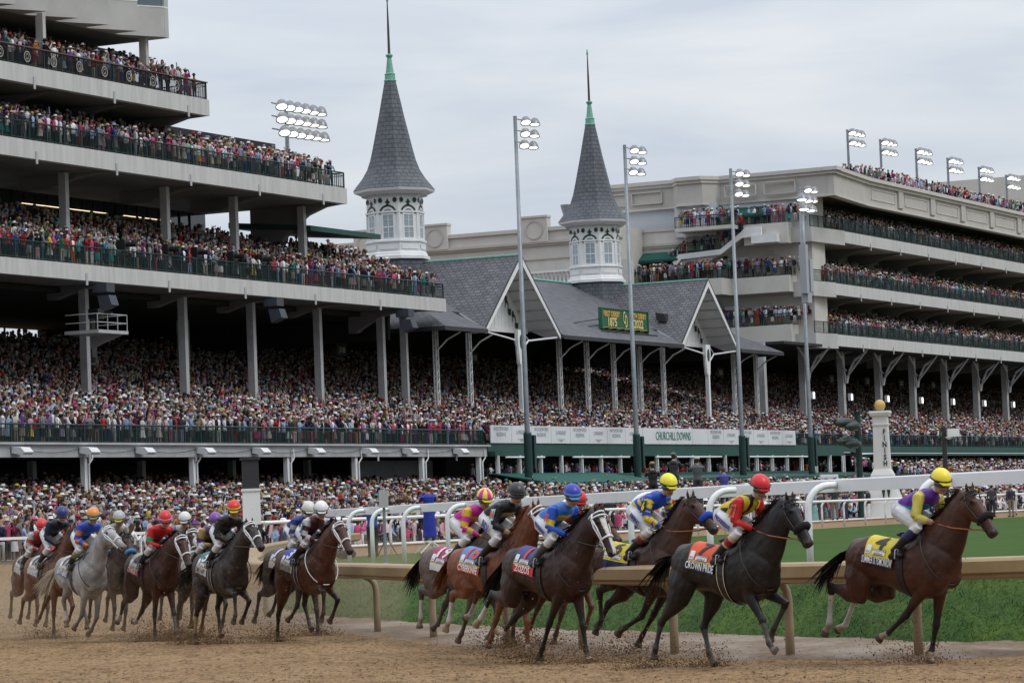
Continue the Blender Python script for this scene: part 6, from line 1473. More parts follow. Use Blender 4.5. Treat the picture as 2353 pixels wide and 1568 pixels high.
    if pat == 'sash': C[(reg == 0) & (pz_ < 1.945+.1*(px_-.3)) & (pz_ > 1.895+.1*(px_-.3))] = r['c2']
    sm = (reg == 4) | (reg == 5); C[sm] = slv
    if 'sp' in r:
        u = np.where(reg == 4, ut, 1+ftt)
        if r['sp'] == 'bands': C[sm & ((np.floor(u*3.2) % 2) == 1)] = r['sc']
        if r['sp'] == 'cuff': C[sm & (u > 1.45)] = r['sc']
        if r['sp'] == 'band1': C[sm & (u > .55) & (u < .85)] = r['sc']
        if r['sp'] == 'diam': q = (np.floor(u*3.5+np.arctan2(P[:, 1], P[:, 2]-1.9)*1.1)+np.floor(u*3.5-np.arctan2(P[:, 1], P[:, 2]-1.9)*1.1)) % 2; C[sm & (q == 0)] = r['sc']
    C[waist | (reg == 1)] = pants; C[(reg == 2)] = pants
    kc = np.array(r.get('knee', pants)); C[(reg == 2) & (sht > .10)] = kc
    C[(reg == 2) & (sht > r.get('bt', .30))] = boot*r.get('bs', 1); C[reg == 3] = boot
    if 'btop' in r: C[(reg == 2) & (sht > .28) & (sht < .46)] = r['btop']
    C[reg == 6] = skin if not r.get('glove') else (.015, .015, .015)
    if r.get('bare'): C[(reg == 5) & (ftt > .6)] = skin
    C[reg == 7] = skin; col_ = (reg == 7) & (np.linalg.norm(P-np.array(neck+Vector((.03, 0, .03))), axis=1) < .062); C[col_] = r.get('collar', (.6, .6, .6))
    q = P-np.array(hc); m_ = (reg == 7) & (q@np.array(hu) > -.075) & (q@np.array(hu) < -.055) & (q@np.array(fd) > .08); C[m_] = (.22, .07, .05)
    C *= (1+.07*n3(P, 14, 3))[:, None]; md = sstep(n3(P, 40, 8), 1.2, 1.7)[:, None]*r.get('dirt', .25); C = C*(1-md)+np.array((.22, .15, .10))*md
    # soft folds in the silks and breeches
    a = np.array(P); nrm = np.empty(N_*3, np.float32); me.vertices.foreach_get('normal', nrm); nrm = nrm.reshape(-1, 3)
    amp = np.where((reg == 0) | sm, .0055, np.where((reg == 1), .002, 0)); a = a+nrm*(amp*n3(P*np.array((1, 2.2, 1)), 26, 12))[:, None].astype(np.float32); me.vertices.foreach_set('co', a.astype(np.float32).ravel())
    set_cols(me, np.clip(C, 0, 1)); me.name = 'person'; me.materials.clear(); me.materials.append(CLOTHM)
    o = bpy.data.objects.new('person', me); col.objects.link(o); o.location = ho.location; o.rotation_euler = ho.rotation_euler
    o['label'] = r['label']; o['category'] = 'jockey'; o['group'] = 'jockeys riding in the race'
    # helmet
    hcol = r['helmet']; key = 'helmet_%d_%d_%d' % tuple(int(100*x) for x in hcol); mh = mat(key, tuple(hcol), .35, spec=.5)
    mbh = MB(); vs = []; n = 20; m = 9; cc = []
    for i in range(m+1):
        thh = R(8+84*i/m)
        for k in range(n):
            qq = 2*math.pi*k/n; v = Vector((.145*math.sin(thh)*math.cos(qq), .122*math.sin(thh)*math.sin(qq), .135*math.cos(thh))); vs.append(Hd(v.x-.012, v.y, v.z+.050))
    fs = [(i*n+k, (i+1)*n+k, (i+1)*n+(k+1) % n, i*n+(k+1) % n) for i in range(m) for k in range(n)]+[tuple(range(n))]
    mats_h = [mh]
    ci = []
    for i in range(m):
        for k in range(n):
            v = 0
            if r.get('hq') is not None and (k//(n//8)) % 2 == 0: v = 1
            if r.get('hb') is not None and i >= m-2: v = 2
            ci.append(v)
    ci.append(0)
    if r.get('hq') is not None: mats_h.append(mat(key+'q', tuple(r['hq']), .35))
    else: mats_h.append(mh)
    mats_h.append(mat(key+'b', tuple(r['hb']), .4) if r.get('hb') is not None else mh)
    o1 = len(mbh.v); mbh.add(vs, fs); mbh.c = ci
    # peak
    pk = [Hd(.11, -.08, .052), Hd(.11, .08, .052), Hd(.185, .055, .038), Hd(.198, 0, .042), Hd(.185, -.055, .038)]; mbh.add(pk+[p-hu*.008 for p in pk], [(0, 1, 2, 3, 4), (9, 8, 7, 6, 5), (2, 3, 8, 7), (3, 4, 9, 8), (1, 2, 7, 6), (4, 0, 5, 9)]); mbh.c[-6:] = [2 if r.get('hb') is not None else 0]*6
    h_ = mbh.build('helmet', mats_h, None, True); h_.parent = o
    mbg = MB(); vs = []
    for s in np.linspace(-75, 75, 11):
        for (c_, e) in ((.036, .006), (.032, .024), (-.016, .024), (-.024, .006)):
            vs.append(Hd((.100+e)*math.cos(R(s)), (.084+e)*math.sin(R(s)), c_))
    mbg.add(vs, [(i*4+k, (i+1)*4+k, (i+1)*4+k+1, i*4+k+1) for i in range(10) for k in range(3)]); g_ = mbg.build('goggles', GOG, None, True); g_.parent = o
    mbs = MB(); mbs.tube([Hd((.145)*math.cos(R(a_))-.012, .124*math.sin(R(a_)), .056) for a_ in np.linspace(0, 360, 22)], .011, 6); st = mbs.build('helmet_band', mat('band_%d' % int(100*r.get('bandc', (.03,))[0]), tuple(r.get('bandc', (.03, .03, .03))), .6), None, True); st.parent = o
    mbs = MB()
    for s in (-1, 1): mbs.tube([F_(.25, s*.20, 1.56), F_(.20, s*.285, 1.42), F_(.19, s*.30, 1.31)], .008, 5); mbs.tube([F_(.19, s*.345, 1.30), F_(.19, s*.33, 1.40), F_(.20, s*.29, 1.42), F_(.19, s*.25, 1.40), F_(.19, s*.24, 1.30), F_(.19, s*.345, 1.30)], .008, 5)
    st = mbs.build('stirrups', mat('stirrup_metal', (.5, .5, .5), .3, metal=.8), None); st.parent = ho
    # arm number on the near sleeve
    if 'num' in r:
        m0 = sh[-1].lerp(el[-1], .45)+Vector((.0, -.078, .01)); xd = Vector((1, -.15, 0)); yd = (sh[-1]-el[-1]).normalized()
        if 'numbg' in r:
            mbn = MB(); x_ = Vector((.055, -.004, 0)); y_ = yd*.085; c0 = m0+Vector((0, .003, 0)); mbn.quad(c0-x_-y_, c0+x_-y_, c0+x_+y_, c0-x_+y_); q_ = mbn.build('arm_badge', mat('badge_%d' % int(100*r['numbg'][0]+10*r['numbg'][1]), r['numbg'], .5), None); q_.parent = o
        t_ = lettering(r['num'], .15, m0+Vector((0, -.008, -.0)), xd, yd, mat('arm_num_%d' % int(100*r['numc'][0]+10*r['numc'][1]), r['numc'], .5), None, 'arm_number', bold=.006, extrude=.001, sx=.8); t_.parent = o
    if 'leg' in r:
        m0 = hip[-1].lerp(kn[-1], .40)+Vector((.0, -.108, .015)); dd = (kn[-1]-hip[-1]).normalized()
        t_ = lettering(r['leg'], r.get('legs', .085), m0, dd, Vector((-dd.z, 0, dd.x)), mat('breeches_blue', (.03, .04, .22), .5), None, 'breeches_lettering', bold=.004, extrude=.001, sx=.9); t_.parent = o
    # whip for some riders
    if r.get('whip'):
        mbw = MB(); mbw.tube([ha[-1]+Vector((.06, -.02, .02)), ha[-1]+Vector((-.55, -.10, -.25))], [.008, .004], 5); w_ = mbw.build('whip', LEATH, None, label='thin black riding whip held by the jockey in '+r['short'], category='whip'); w_.location = ho.location; w_.rotation_euler = ho.rotation_euler
    return o
Wt = (.68, .68, .68); BAY = (.085, .034, .018); DBAY = (.040, .018, .012); BK = (.012, .0105, .0105); CH = (.21, .068, .026); GRY = (.36, .35, .34)
YEL = (.72, .55, .02); BLU = (.012, .035, .33); RED = (.50, .012, .012)
HS = [
 dict(pos=(4.67, 40.07), psi=50, poll=(1.124, 2.043), muz=(1.488, 1.583), HR=[(-1.095, .956), (-1.163, .459), (-1.272, .342)], HL=[(-.928, .86), (-1.182, .417), (-1.322, .407)], FR=[(-.05, .40), (-.36, .254), (-.50, .263)], FL=[(.40, .47), (.30, .15), (.26, 0)],
  coat=(.070, .028, .016), points=(.012, .010, .010), sock=dict(HR=2.25, HL=2.25, FR=3.0, FL=2.95), star=.022, roll=(.012, .011, .012), rolln='black', orl=1, seed=3, mud=.2, splash=.1, tail=(-.5, -.3, -.5), tlen=.62,
  cloth=dict(c=YEL, band=(.015, .015, .018), line=YEL, num='4', nc='k', name='SUMMER IS TOMORROW', sx=.40), label='dark bay race horse with yellow number 4 cloth, leading at right',
  rider=dict(silk=(.12, .022, .28), sleeve=(.58, .50, .09), pat='zig', c2=(.02, .28, .42), helmet=(.80, .66, .04), knee=(.02, .03, .10), btop=(.02, .03, .10), bare=1, bandc=(.03, .03, .03), label='jockey in purple silks with yellow sleeves and yellow helmet', short='purple', d=(.03, -.02))),
 dict(pos=(2.54, 40.77), psi=50, poll=(1.158, 2.03), muz=(1.56, 1.40), HR=[(-1.061, .574), (-1.175, .28), (-1.225, .133)], HL=[(-.58, .50), (-.50, .17), (-.40, .01)], FR=[(.76, .591), (.84, .36), (.92, .25)], FL=[(.93, .79), (.69, .48), (.60, .33)],
  coat=(.016, .0135, .013), points=(.012, .011, .011), hood=(.014, .014, .018), roll=(.012, .012, .013), rolln='black', orl=1, seed=4, wrap=dict(HR=(.06, .06, .065), HL=(.07, .07, .075), FR=(.10, .095, .09), FL=(.06, .055, .05)), hoof=dict(FR=(.20, .19, .18)), mud=.25, splash=.12, tail=(-.85, .2, -.35), tlen=.75, girth_edge=(.5, .42, .25),
  cloth=dict(c=(.75, .085, .015), band=(.012, .014, .03), num='7', nc='k', name='CROWN PRIDE', sx=.66), label='black hooded race horse with orange cloth reading Crown Pride',
  rider=dict(silk=(.68, .52, .03), sleeve=(.50, .012, .012), pat='vstripe', c2=(.012, .012, .014), helmet=(.60, .015, .02), knee=(.55, .42, .30), btop=(.30, .02, .03), num='7', numc=(.03, .02, .02), numbg=(.62, .07, .02), leg='PROGRESSIVE', legs=.075, label='jockey in yellow and black stripes with red sleeves and red helmet', short='yellow and black', d=(.02, 0), bt=.52)),
 dict(pos=(1.60, 45.2), psi=48, poll=(1.10, 2.13), muz=(1.595, 1.644), HR=[(-.62, .90), (-.60, .50), (-.72, .40)], HL=[(-.75, .70), (-.95, .40), (-1.05, .30)], FR=[(.10, .42), (-.22, .36), (-.36, .28)], FL=[(.14, .52), (-.10, .24), (-.20, .10)],
  coat=(.062, .031, .020), points=(.020, .014, .012), roll=(.015, .06, .42), rolln='blue', orl=1, seed=5, mud=.3, splash=.2, cloth=dict(c=YEL, band=(.012, .04, .18), line=YEL, num='6', nc='k', name='MESSIER', sx=.8, tc='k'), label='bay race horse with blue fleece noseband and yellow number 6 cloth',
  rider=dict(silk=(.015, .07, .50), sleeve=(.015, .07, .50), pat='diamond', c2=YEL, sp='diam', sc=YEL, helmet=(.80, .70, .03), knee=(.45, .30, .20), btop=(.20, .03, .04), glove=1, num='6', numc=YEL, numbg=(.015, .015, .02), leg='AIRBNC', label='jockey in blue silks with yellow diamonds and yellow helmet', short='blue and yellow diamonds', d=(.02, .10), whip=0)),
 dict(pos=(.34, 44.1), psi=55, poll=(1.20, 1.98), muz=(1.54, 1.42), HR=[(-1.10, .93), (-1.40, .60), (-1.55, .50)], HL=[(-1.0, .58), (-1.26, .40), (-1.42, .40)], FR=[(.18, .50), (.02, .20), (-.10, .04)], FL=[(.62, .50), (.66, .18), (.72, .02)],
  coat=(.038, .016, .012), points=(.010, .009, .009), blaze=(.10, .98, .045, .030), bridle='w', sock=dict(HR=2.5, HL=2.8), hoof=dict(FL=(.40, .30, .20), HR=(.34, .24, .15), HL=(.34, .24, .15)), seed=6, mlen=1.25, mud=.15, splash=.12, tlen=.7, cloth=dict(c=(.05, .05, .22), band=(.58, .015, .02), num='1', nc='r', name='ZOZOS', sx=.9), label='dark bay race horse with white blaze and white bridle, red name band',
  rider=dict(silk=(.05, .20, .62), sleeve=(.02, .09, .50), pat='sash', c2=YEL, helmet=(.025, .035, .36), glove=1, num='10', numc=(.5, .03, .05), leg='PROGRESSIVE', legs=.07, hb=(.10, .28, .65), bs=4, label='jockey in light blue silks with yellow sash and royal blue helmet', short='light blue', sp='band1', sc=YEL)),
 dict(pos=(-.43, 46.3), psi=52, poll=(1.06, 2.08), muz=(1.34, 1.66), HR=[(-.72, .90), (-.84, .52), (-.95, .38)], HL=[(-.50, .90), (-.70, .60), (-.85, .55)], FR=[(.25, .55), (.12, .28), (.02, .16)], FL=[(.63, .50), (.62, .16), (.60, .01)],
  coat=CH, points=(.18, .060, .026), mane=(.17, .055, .022), blaze=(.06, .95, .035, .022), bridle='w', sock=dict(HR=2.3, HL=2.5, FL=2.9), hoof=dict(HR=(.40, .28, .18)), seed=7, mud=.2, splash=.2, my=.12, cloth=dict(c=(.10, .26, .58), band=(.60, .06, .02), num='16', nc='r', name='CYBERKNIFE', sx=.72), label='chestnut race horse with white bridle and blue cloth reading Cyberknife',
  rider=dict(silk=(.012, .012, .013), sleeve=(.012, .012, .013), sp='cuff', sc=(.012, .012, .013), pat='sash', c2=(.45, .33, .12), helmet=(.02, .02, .022), num='16', numc=(.60, .08, .02), numbg=(.35, .60, .70), leg='RDI', legs=.16, label='jockey in black silks with number 16 and black helmet', short='black', d=(.0, .07), whip=1, bare=1)),
 dict(pos=(-.90, 48.6), psi=52, poll=(1.10, 2.0), muz=(1.5, 1.6), HR=[(-.80, .92), (-.84, .52), (-.90, .36)], HL=[(-.60, .70), (-.80, .40), (-.95, .35)], FR=[(.30, .55), (.14, .28), (.02, .16)], FL=[(.70, .60), (.55, .30), (.45, .20)],
  coat=(.11, .085, .075), points=(.07, .055, .05), sock=dict(HR=2.4), seed=8, cloth=dict(c=(.45, .03, .12), band=(.6, .6, .6), num='19', nc='w', name=''), label='grey brown race horse half hidden behind the chestnut', mud=.5, splash=.6,
  rider=dict(silk=(.55, .02, .28), sleeve=(.68, .42, .03), sp='bands', sc=(.55, .02, .28), pat='sash', c2=(.68, .42, .03), helmet=(.78, .62, .05), hq=(.60, .03, .30), label='jockey in pink and yellow silks with quartered pink and yellow cap', short='pink and yellow', d=(.0, .03), glove=1)),
 dict(pos=(.50, 49.2), psi=52, poll=(1.10, 2.0), muz=(1.5, 1.6), HR=[(-.80, .55), (-.90, .20), (-.88, .04)], HL=[(-.60, .60), (-.80, .30), (-.95, .2)], FR=[(.30, .52), (.14, .20), (.06, .04)], FL=[(.70, .60), (.55, .30), (.45, .20)],
  coat=(.13, .055, .028), points=(.11, .05, .028), seed=9, label='light bay race horse almost hidden behind the dark bay with white blaze', mud=.3, splash=.4, cloth=dict(c=(.5, .5, .5), band=(.5, .5, .5), num='11', nc='k', name=''),
  rider=dict(silk=(.5, .03, .03), helmet=(.60, .02, .03), label='jockey in red helmet mostly hidden behind the royal blue helmet', short='red', d=(-.02, -.05))),
 dict(pos=(-3.66, 55.5), psi=60, poll=(1.35, 2.0), muz=(1.72, 1.50), nmax=1.02, HR=[(-.80, .46), (-.86, .15), (-.82, 0)], HL=[(-.35, .62), (-.20, .32), (-.12, .20)], FR=[(.93, .84), (.90, .50), (.78, .36)], FL=[(.95, .70), (.72, .42), (.60, .33)],
  coat=(.088, .034, .018), points=(.022, .014, .012), star=.016, bridle='w', bstrap='w', seed=10, girth_edge=(.5, .48, .45), mud=.35, splash=.5, cloth=dict(c=(.02, .04, .34), band=(.50, .47, .40), num='3', nc='w', name='EPICENTER', sx=.75, tc='k'), label='bay race horse with royal blue number 3 cloth and white bridle',
  rider=dict(silk=(.07, .008, .015), sleeve=(.55, .55, .56), sp='bands', sc=(.08, .01, .018), helmet=(.70, .70, .71), bandc=(.12, .12, .13), num='3', numc=(.75, .75, .75), numbg=(.05, .18, .28), knee=(.10, .04, .03), label='jockey in maroon silks with white helmet on the blue cloth horse', short='maroon', d=(.03, -.02), dirt=.5)),
 dict(pos=(-4.05, 58.2), psi=58, poll=(1.15, 2.0), muz=(1.5, 1.55), HR=[(-1.05, .75), (-1.2, .40), (-1.32, .25)], HL=[(-.9, .70), (-1.1, .45), (-1.2, .40)], FR=[(.35, .55), (.10, .35), (-.05, .3)], FL=[(.60, .45), (.62, .14), (.60, 0)],
  coat=(.075, .060, .052), points=(.04, .033, .03), seed=11, mud=.5, splash=.7, cloth=dict(c=(.10, .09, .10), band=(.5, .48, .45), num='13', nc='w', name='', sx=.6), label='muddy dark grey race horse behind the number 3 horse',
  rider=dict(silk=(.02, .04, .22), sleeve=(.02, .04, .22), sp='bands', sc=(.35, .33, .25), helmet=(.58, .57, .54), bandc=(.3, .28, .1), label='jockey in muddy blue silks with dusty white helmet', short='muddy blue', leg='AIRBNC', dirt=.9, glove=1)),
 dict(pos=(-5.10, 55.5), psi=62, poll=(1.42, 2.10), muz=(1.80, 1.62), nmax=1.05, HR=[(-.78, .50), (-.86, .17), (-.82, 0)], HL=[(-.5, .62), (-.42, .26), (-.35, .12)], FR=[(.88, .87), (.90, .52), (.78, .38)], FL=[(.92, .74), (.66, .46), (.54, .38)],
  coat=(.028, .022, .020), points=(.016, .013, .013), star=.013, bridle='w', seed=12, wrap=dict(HR=(.32, .22, .10)), girth_edge=(.45, .43, .42), mud=.4, splash=.6, tail=(-.6, -.3, -.5), tlen=.6, cloth=dict(c=(.04, .16, .14), band=(.55, .53, .5), num='5', nc='w', name='SMILE HAPPY', sx=.6, tc='k'), label='nearly black race horse with green cloth and white name band reading Smile Happy',
  rider=dict(silk=(.015, .013, .012), sleeve=(.015, .013, .013), helmet=(.60, .02, .015), hb=(.70, .50, .03), num='5', numc=(.45, .42, .10), label='jockey in muddy black silks with red helmet banded yellow', short='muddy black', d=(.02, .05), dirt=.9, glove=1)),
 dict(pos=(-5.78, 59.6), psi=62, poll=(1.10, 1.95), muz=(1.4, 1.5), HR=[(-.90, .55), (-1.0, .22), (-.98, .1)], HL=[(-.7, .6), (-.8, .3), (-.9, .2)], FR=[(.30, .52), (.14, .20), (.06, .04)], FL=[(.70, .60), (.55, .30), (.45, .20)],
  coat=(.06, .045, .035), points=(.04, .03, .025), seed=13, mud=.6, splash=.9, label='muddy brown race horse hidden behind the nearly black one', cloth=dict(c=(.3, .28, .2), band=(.5, .48, .45), num='18', nc='k', name=''),
  rider=dict(silk=(.12, .04, .20), sleeve=(.42, .28, .08), sp='band1', sc=(.12, .04, .20), pat='sash', c2=(.42, .28, .08), helmet=(.17, .06, .30), num='18', numc=(.05, .05, .05), label='jockey in purple and gold silks with purple helmet', short='purple and gold', d=(-.02, -.12), dirt=.9)),
 dict(pos=(-6.49, 62.0), psi=70, poll=(1.15, 1.95), muz=(1.42, 1.50), HR=[(-.80, .7), (-.9, .4), (-1.0, .3)], HL=[(-.5, .7), (-.6, .4), (-.7, .3)], FR=[(.7, .7), (.6, .42), (.5, .35)], FL=[(.50, .50), (.40, .25), (.30, .15)],
  coat=(.08, .045, .028), points=(.04, .03, .022), star=.03, seed=14, mud=.6, splash=.9, bridle='w', label='brown race horse with white star seen head on between the red and purple jockeys', cloth=dict(c=(.3, .3, .3), band=(.4, .4, .4), num='2', nc='k', name=''),
  rider=dict(silk=(.50, .47, .40), sleeve=(.05, .10, .35), helmet=(.62, .61, .59), hq=(.62, .61, .59), label='jockey in cream and blue silks with lettered white helmet', short='cream and blue', d=(-.02, -.08), dirt=.9)),
 dict(pos=(-6.64, 58.8), psi=60, poll=(1.32, 1.84), muz=(1.66, 1.36), nmax=1.0, HR=[(-.98, .68), (-1.15, .42), (-1.3, .34)], HL=[(-.80, .52), (-1.08, .32), (-1.22, .32)], FR=[(.38, .48), (.36, .15), (.36, 0)], FL=[(.66, .48), (.72, .16), (.80, .02)],
  coat=(.055, .020, .014), points=(.016, .011, .010), bridle='w', seed=15, wrap=dict(FL=(.10, .10, .115)), hoof=dict(FL=(.30, .30, .31)), sock=dict(HR=2.7, HL=2.7), mud=.3, splash=.4, cloth=dict(c=(.30, .30, .25), band=(.48, .03, .03), num='8', nc='k', name='CHARGE IT', sx=.75), label='dark bay race horse with grey cloth, red name band and white bridle',
  rider=dict(silk=(.50, .015, .02), sleeve=(.52, .015, .02), sp='band1', sc=(.02, .38, .12), helmet=(.58, .02, .03), bandc=(.35, .30, .40), num='11', numc=(.7, .5, .4), label='jockey in bright red silks with green armband and red helmet', short='red with green armband', d=(.03, -.06), leg='AAA', dirt=.2)),
 dict(pos=(-7.81, 62.3), psi=66, poll=(1.10, 1.90), muz=(1.42, 1.42), HR=[(-.90, .7), (-1.0, .4), (-1.1, .3)], HL=[(-.7, .7), (-.8, .4), (-.9, .3)], FR=[(.6, .55), (.5, .25), (.4, .15)], FL=[(.50, .50), (.40, .25), (.30, .15)],
  coat=(.06, .042, .032), points=(.04, .03, .025), roll=(.06, .22, .45), rolln='pale_blue', seed=16, mud=.7, splash=1.0, label='muddy dark race horse with pale blue fleece noseband behind the grey', cloth=dict(c=(.3, .3, .3), band=(.4, .4, .4), num='9', nc='k', name=''),
  rider=dict(silk=(.34, .31, .27), sleeve=(.36, .33, .29), helmet=(.38, .38, .40), hb=(.55, .50, .12), label='jockey in mud covered cream silks with grey helmet', short='muddy cream', d=(0, -.01), dirt=1.0, glove=1)),
 dict(pos=(-8.0, 59.5), psi=60, poll=(1.33, 2.10), muz=(1.72, 1.72), nmax=1.02, HR=[(-.52, .75), (-.38, .42), (-.42, .28)], HL=[(-.30, .68), (-.12, .38), (-.14, .24)], FR=[(.30, .50), (.02, .32), (-.12, .26)], FL=[(.38, .40), (.10, .20), (-.06, .15)],
  coat=GRY, points=(.16, .15, .145), mane=(.30, .29, .27), tailc=(.50, .44, .36), muzzle=(.22, .17, .16), bridle='w', seed=17, my=.10, ears=1, mud=.5, splash=.5, mlen=.5, tail=(-.6, -.35, -.55), tlen=.75, sock=dict(HR=2.6), hoof=dict(HR=(.3, .22, .14), FL=(.3, .22, .14)), cloth=dict(c=(.50, .50, .48), band=(.05, .06, .20), num='17', nc='k', name='WHITE ABARRIO', sx=.55), label='light grey race horse with pale tail and white bridle',
  rider=dict(silk=(.02, .08, .42), sleeve=(.02, .08, .42), sp='bands', sc=(.62, .16, .02), helmet=(.70, .24, .04), hb=(.25, .30, .14), knee=(.30, .28, .22), btop=(.20, .19, .06), label='jockey in blue and orange silks with orange helmet on the grey', short='blue and orange', d=(.0, .05), whip=1, dirt=.3)),
 dict(pos=(-9.0, 62.5), psi=58, poll=(1.12, 2.05), muz=(1.50, 1.62), HR=[(-.95, .74), (-1.10, .42), (-1.20, .28)], HL=[(-.6, .62), (-.82, .40), (-.95, .34)], FR=[(.42, .49), (.40, .16), (.38, 0)], FL=[(.75, .60), (.55, .35), (.42, .3)],
  coat=(.15, .055, .028), points=(.11, .045, .025), mane=(.15, .05, .022), tailc=(.20, .09, .045), seed=18, mud=.4, splash=.5, cloth=dict(c=(.45, .45, .44), band=(.30, .30, .34), num='15', nc='k', name='TAWNY PORT', sx=.6), label='chestnut race horse with white cloth behind the grey at left',
  rider=dict(silk=(.010, .014, .035), sleeve=(.010, .014, .035), helmet=(.02, .035, .16), num='17', numc=(.6, .6, .6), label='jockey in navy silks with navy helmet and white breeches', short='navy', d=(0, .12), whip=1, collar=(.6, .6, .6))),
 dict(pos=(-9.95, 66.8), psi=64, poll=(1.12, 1.86), muz=(1.40, 1.40), HR=[(-1.05, .80), (-1.15, .45), (-1.25, .28)], HL=[(-.7, .7), (-.8, .4), (-.9, .3)], FR=[(.6, .55), (.5, .25), (.4, .15)], FL=[(.50, .50), (.40, .25), (.30, .15)],
  coat=(.14, .055, .03), points=(.10, .045, .028), hood=(.42, .05, .04), seed=19, mud=.6, splash=.7, label='chestnut race horse in a red hood, farthest left of the field', cloth=dict(c=(.4, .4, .38), band=(.4, .4, .4), num='20', nc='k', name=''),
  rider=dict(silk=(.42, .04, .04), sleeve=(.50, .48, .46), sp='bands', sc=(.42, .05, .05), helmet=(.58, .03, .03), label='jockey in red and white silks with red helmet, farthest left', short='red and white', d=(0, -.08), dirt=.7, glove=1)),
]
clod_src = []
for P_ in HS:
    ho, _ = make_horse(P_); make_rider(P_, ho)
    for k in ('HR', 'HL', 'FR', 'FL'):
        x, z = P_[k][-1]
        if z < .15: ps = R(P_['psi']); y = (-.14 if k[1] == 'R' else .14); clod_src.append((P_['pos'][0]+x*math.cos(ps)+y*math.sin(ps), P_['pos'][1]-x*math.sin(ps)+y*math.cos(ps), ps, P_['pos'][1]))
# ---------------------------------------------------------------- people standing by the turf course
def stander(x, y, z, yaw, top, bot, label, hair=(.03, .02, .015), hat=None, skirt=None, arms='down', shoes=(.02, .02, .02), sc=1.0, hood=None, skin=(.42, .25, .17)):
    mb = MB(); 
    loft(mb, [(0, 0, .86, .11, .15), (0, 0, .95, .125, .175), (.0, 0, 1.08, .11, .15), (.01, 0, 1.25, .13, .185), (.0, 0, 1.38, .115, .20), (-.005, 0, 1.44, .08, .13), (0, 0, 1.48, .052, .055), (.01, 0, 1.55, .052, .052)], 14)
    ell(mb, (.02, 0, 1.635), (.098, .076, .115)); ell(mb, (.115, 0, 1.62), (.016, .014, .02)); ell(mb, (.06, 0, 1.56), (.045, .045, .035))
    for s in (-1, 1):
        ell(mb, (.01, s*.078, 1.63), (.018, .010, .028))
        mb.tube([(0, s*.09, .92), (.02, s*.10, .50), (-.01, s*.11, .07)], [.10, .070, .048], 10); loft(mb, [(-.05, s*.11, .045, .04, .035), (.08, s*.115, .045, .042, .042), (.19, s*.125, .03, .024, .036)], 8)
        if arms == 'camera': a = [(0, s*.19, 1.39), (.14, s*.25, 1.24), (.26, s*.07, 1.52)]
        elif arms == 'fold' : a = [(0, s*.19, 1.39), (.03, s*.24, 1.12), (.20, s*.05, 1.10)]
        elif arms == 'pocket': a = [(0, s*.19, 1.39), (-.04, s*.25, 1.12), (.06, s*.18, .93)]
        else: a = [(0, s*.19, 1.39), (-.01, s*.24, 1.12), (.06, s*.23, .88)]
        mb.tube([a[0], Vector(a[0]).lerp(Vector(a[1]), .5), a[1]], [.066, .058, .05], 10); mb.tube([a[1], a[2]], [.05, .036], 10)
        dh = (Vector(a[2])-Vector(a[1])).normalized(); ell(mb, Vector(a[2])+dh*.05, (.035, .022, .04))
        for f in range(4): b0 = Vector(a[2])+dh*.07+Vector((.012*(f-1.5), 0, 0)); mb.tube([b0, b0+dh*.05, b0+dh*.075+Vector((.01, -s*.012, 0))], [.011, .010, .008], 5)
        mb.tube([Vector(a[2])+dh*.02+Vector((.02, 0, 0)), Vector(a[2])+dh*.06+Vector((.045, 0, 0))], [.012, .009], 5)
    if skirt: loft(mb, [(0, 0, skirt[0], .20, .23), (0, 0, .70, .15, .19), (0, 0, .95, .125, .17)], 14)
    if hood: loft(mb, [(-.07, 0, 1.36, .09, .13), (-.07, 0, 1.47, .07, .12)], 12)
    me = remesh(mb, .016, 4); P = verts_np(me); C = np.tile(np.array(top), (len(P), 1)); zz = P[:, 2]
    rad = np.hypot(P[:, 0], P[:, 1])
    C[(zz < .93) & (rad < .235) & ~((abs(P[:, 1]) > .19) & (zz > .80))] = bot
    if skirt: C[(zz < 1.0) & (zz > skirt[0]) & (rad < .3)] = skirt[1]; C[(zz <= skirt[0])] = skin
    C[zz < .075] = shoes
    hd = np.linalg.norm(P-np.array((.02, 0, 1.63)), axis=1) < .15; C[(zz > 1.475) & (np.hypot(P[:, 0]-.01, P[:, 1]) < .2) & hd] = skin; C[(zz > 1.47) & (zz < 1.56) & (rad < .07)] = skin
    C[hd & ((P[:, 0] < .03-(1.66-zz)*.2) | (zz > 1.69)) & (zz > 1.54)] = hair
    for s in (-1, 1):
        a2 = {'camera': (.30, s*.04, 1.58), 'fold': (.25, s*.02, 1.10), 'pocket': (.09, s*.16, .88)}.get(arms, (.07, s*.23, .81)); C[np.linalg.norm(P-np.array(a2), axis=1) < .085] = skin
    C *= (1+.10*n3(P, 15, 3))[:, None]
    set_cols(me, np.clip(C, 0, 1)); me.name = 'person'; me.materials.clear(); me.materials.append(CLOTHM)
    o = bpy.data.objects.new('person', me); col.objects.link(o); o.location = (x, y, z); o.rotation_euler = (0, 0, R(yaw)); o.scale = (sc, sc, sc)
    o['label'] = label; o['category'] = 'person'
    if hat:
        mh = MB(); kind, hc_ = hat
        if kind == 'brim': mh.lathe([(.17, 1.70), (.17, 1.71), (.10, 1.725), (.095, 1.80), (.06, 1.82)], 14)
        else: mh.lathe([(.105, 1.68), (.108, 1.72), (.08, 1.765), (.03, 1.785)], 14); mh.add([(.08, -.07, 1.70), (.08, .07, 1.70), (.19, .05, 1.69), (.19, -.05, 1.69)], [(0, 1, 2, 3)])
        h = mh.build('hat', mat('hat_%d_%d' % (int(100*hc_[0]), int(100*hc_[2])), hc_, .8), None, True); h.parent = o
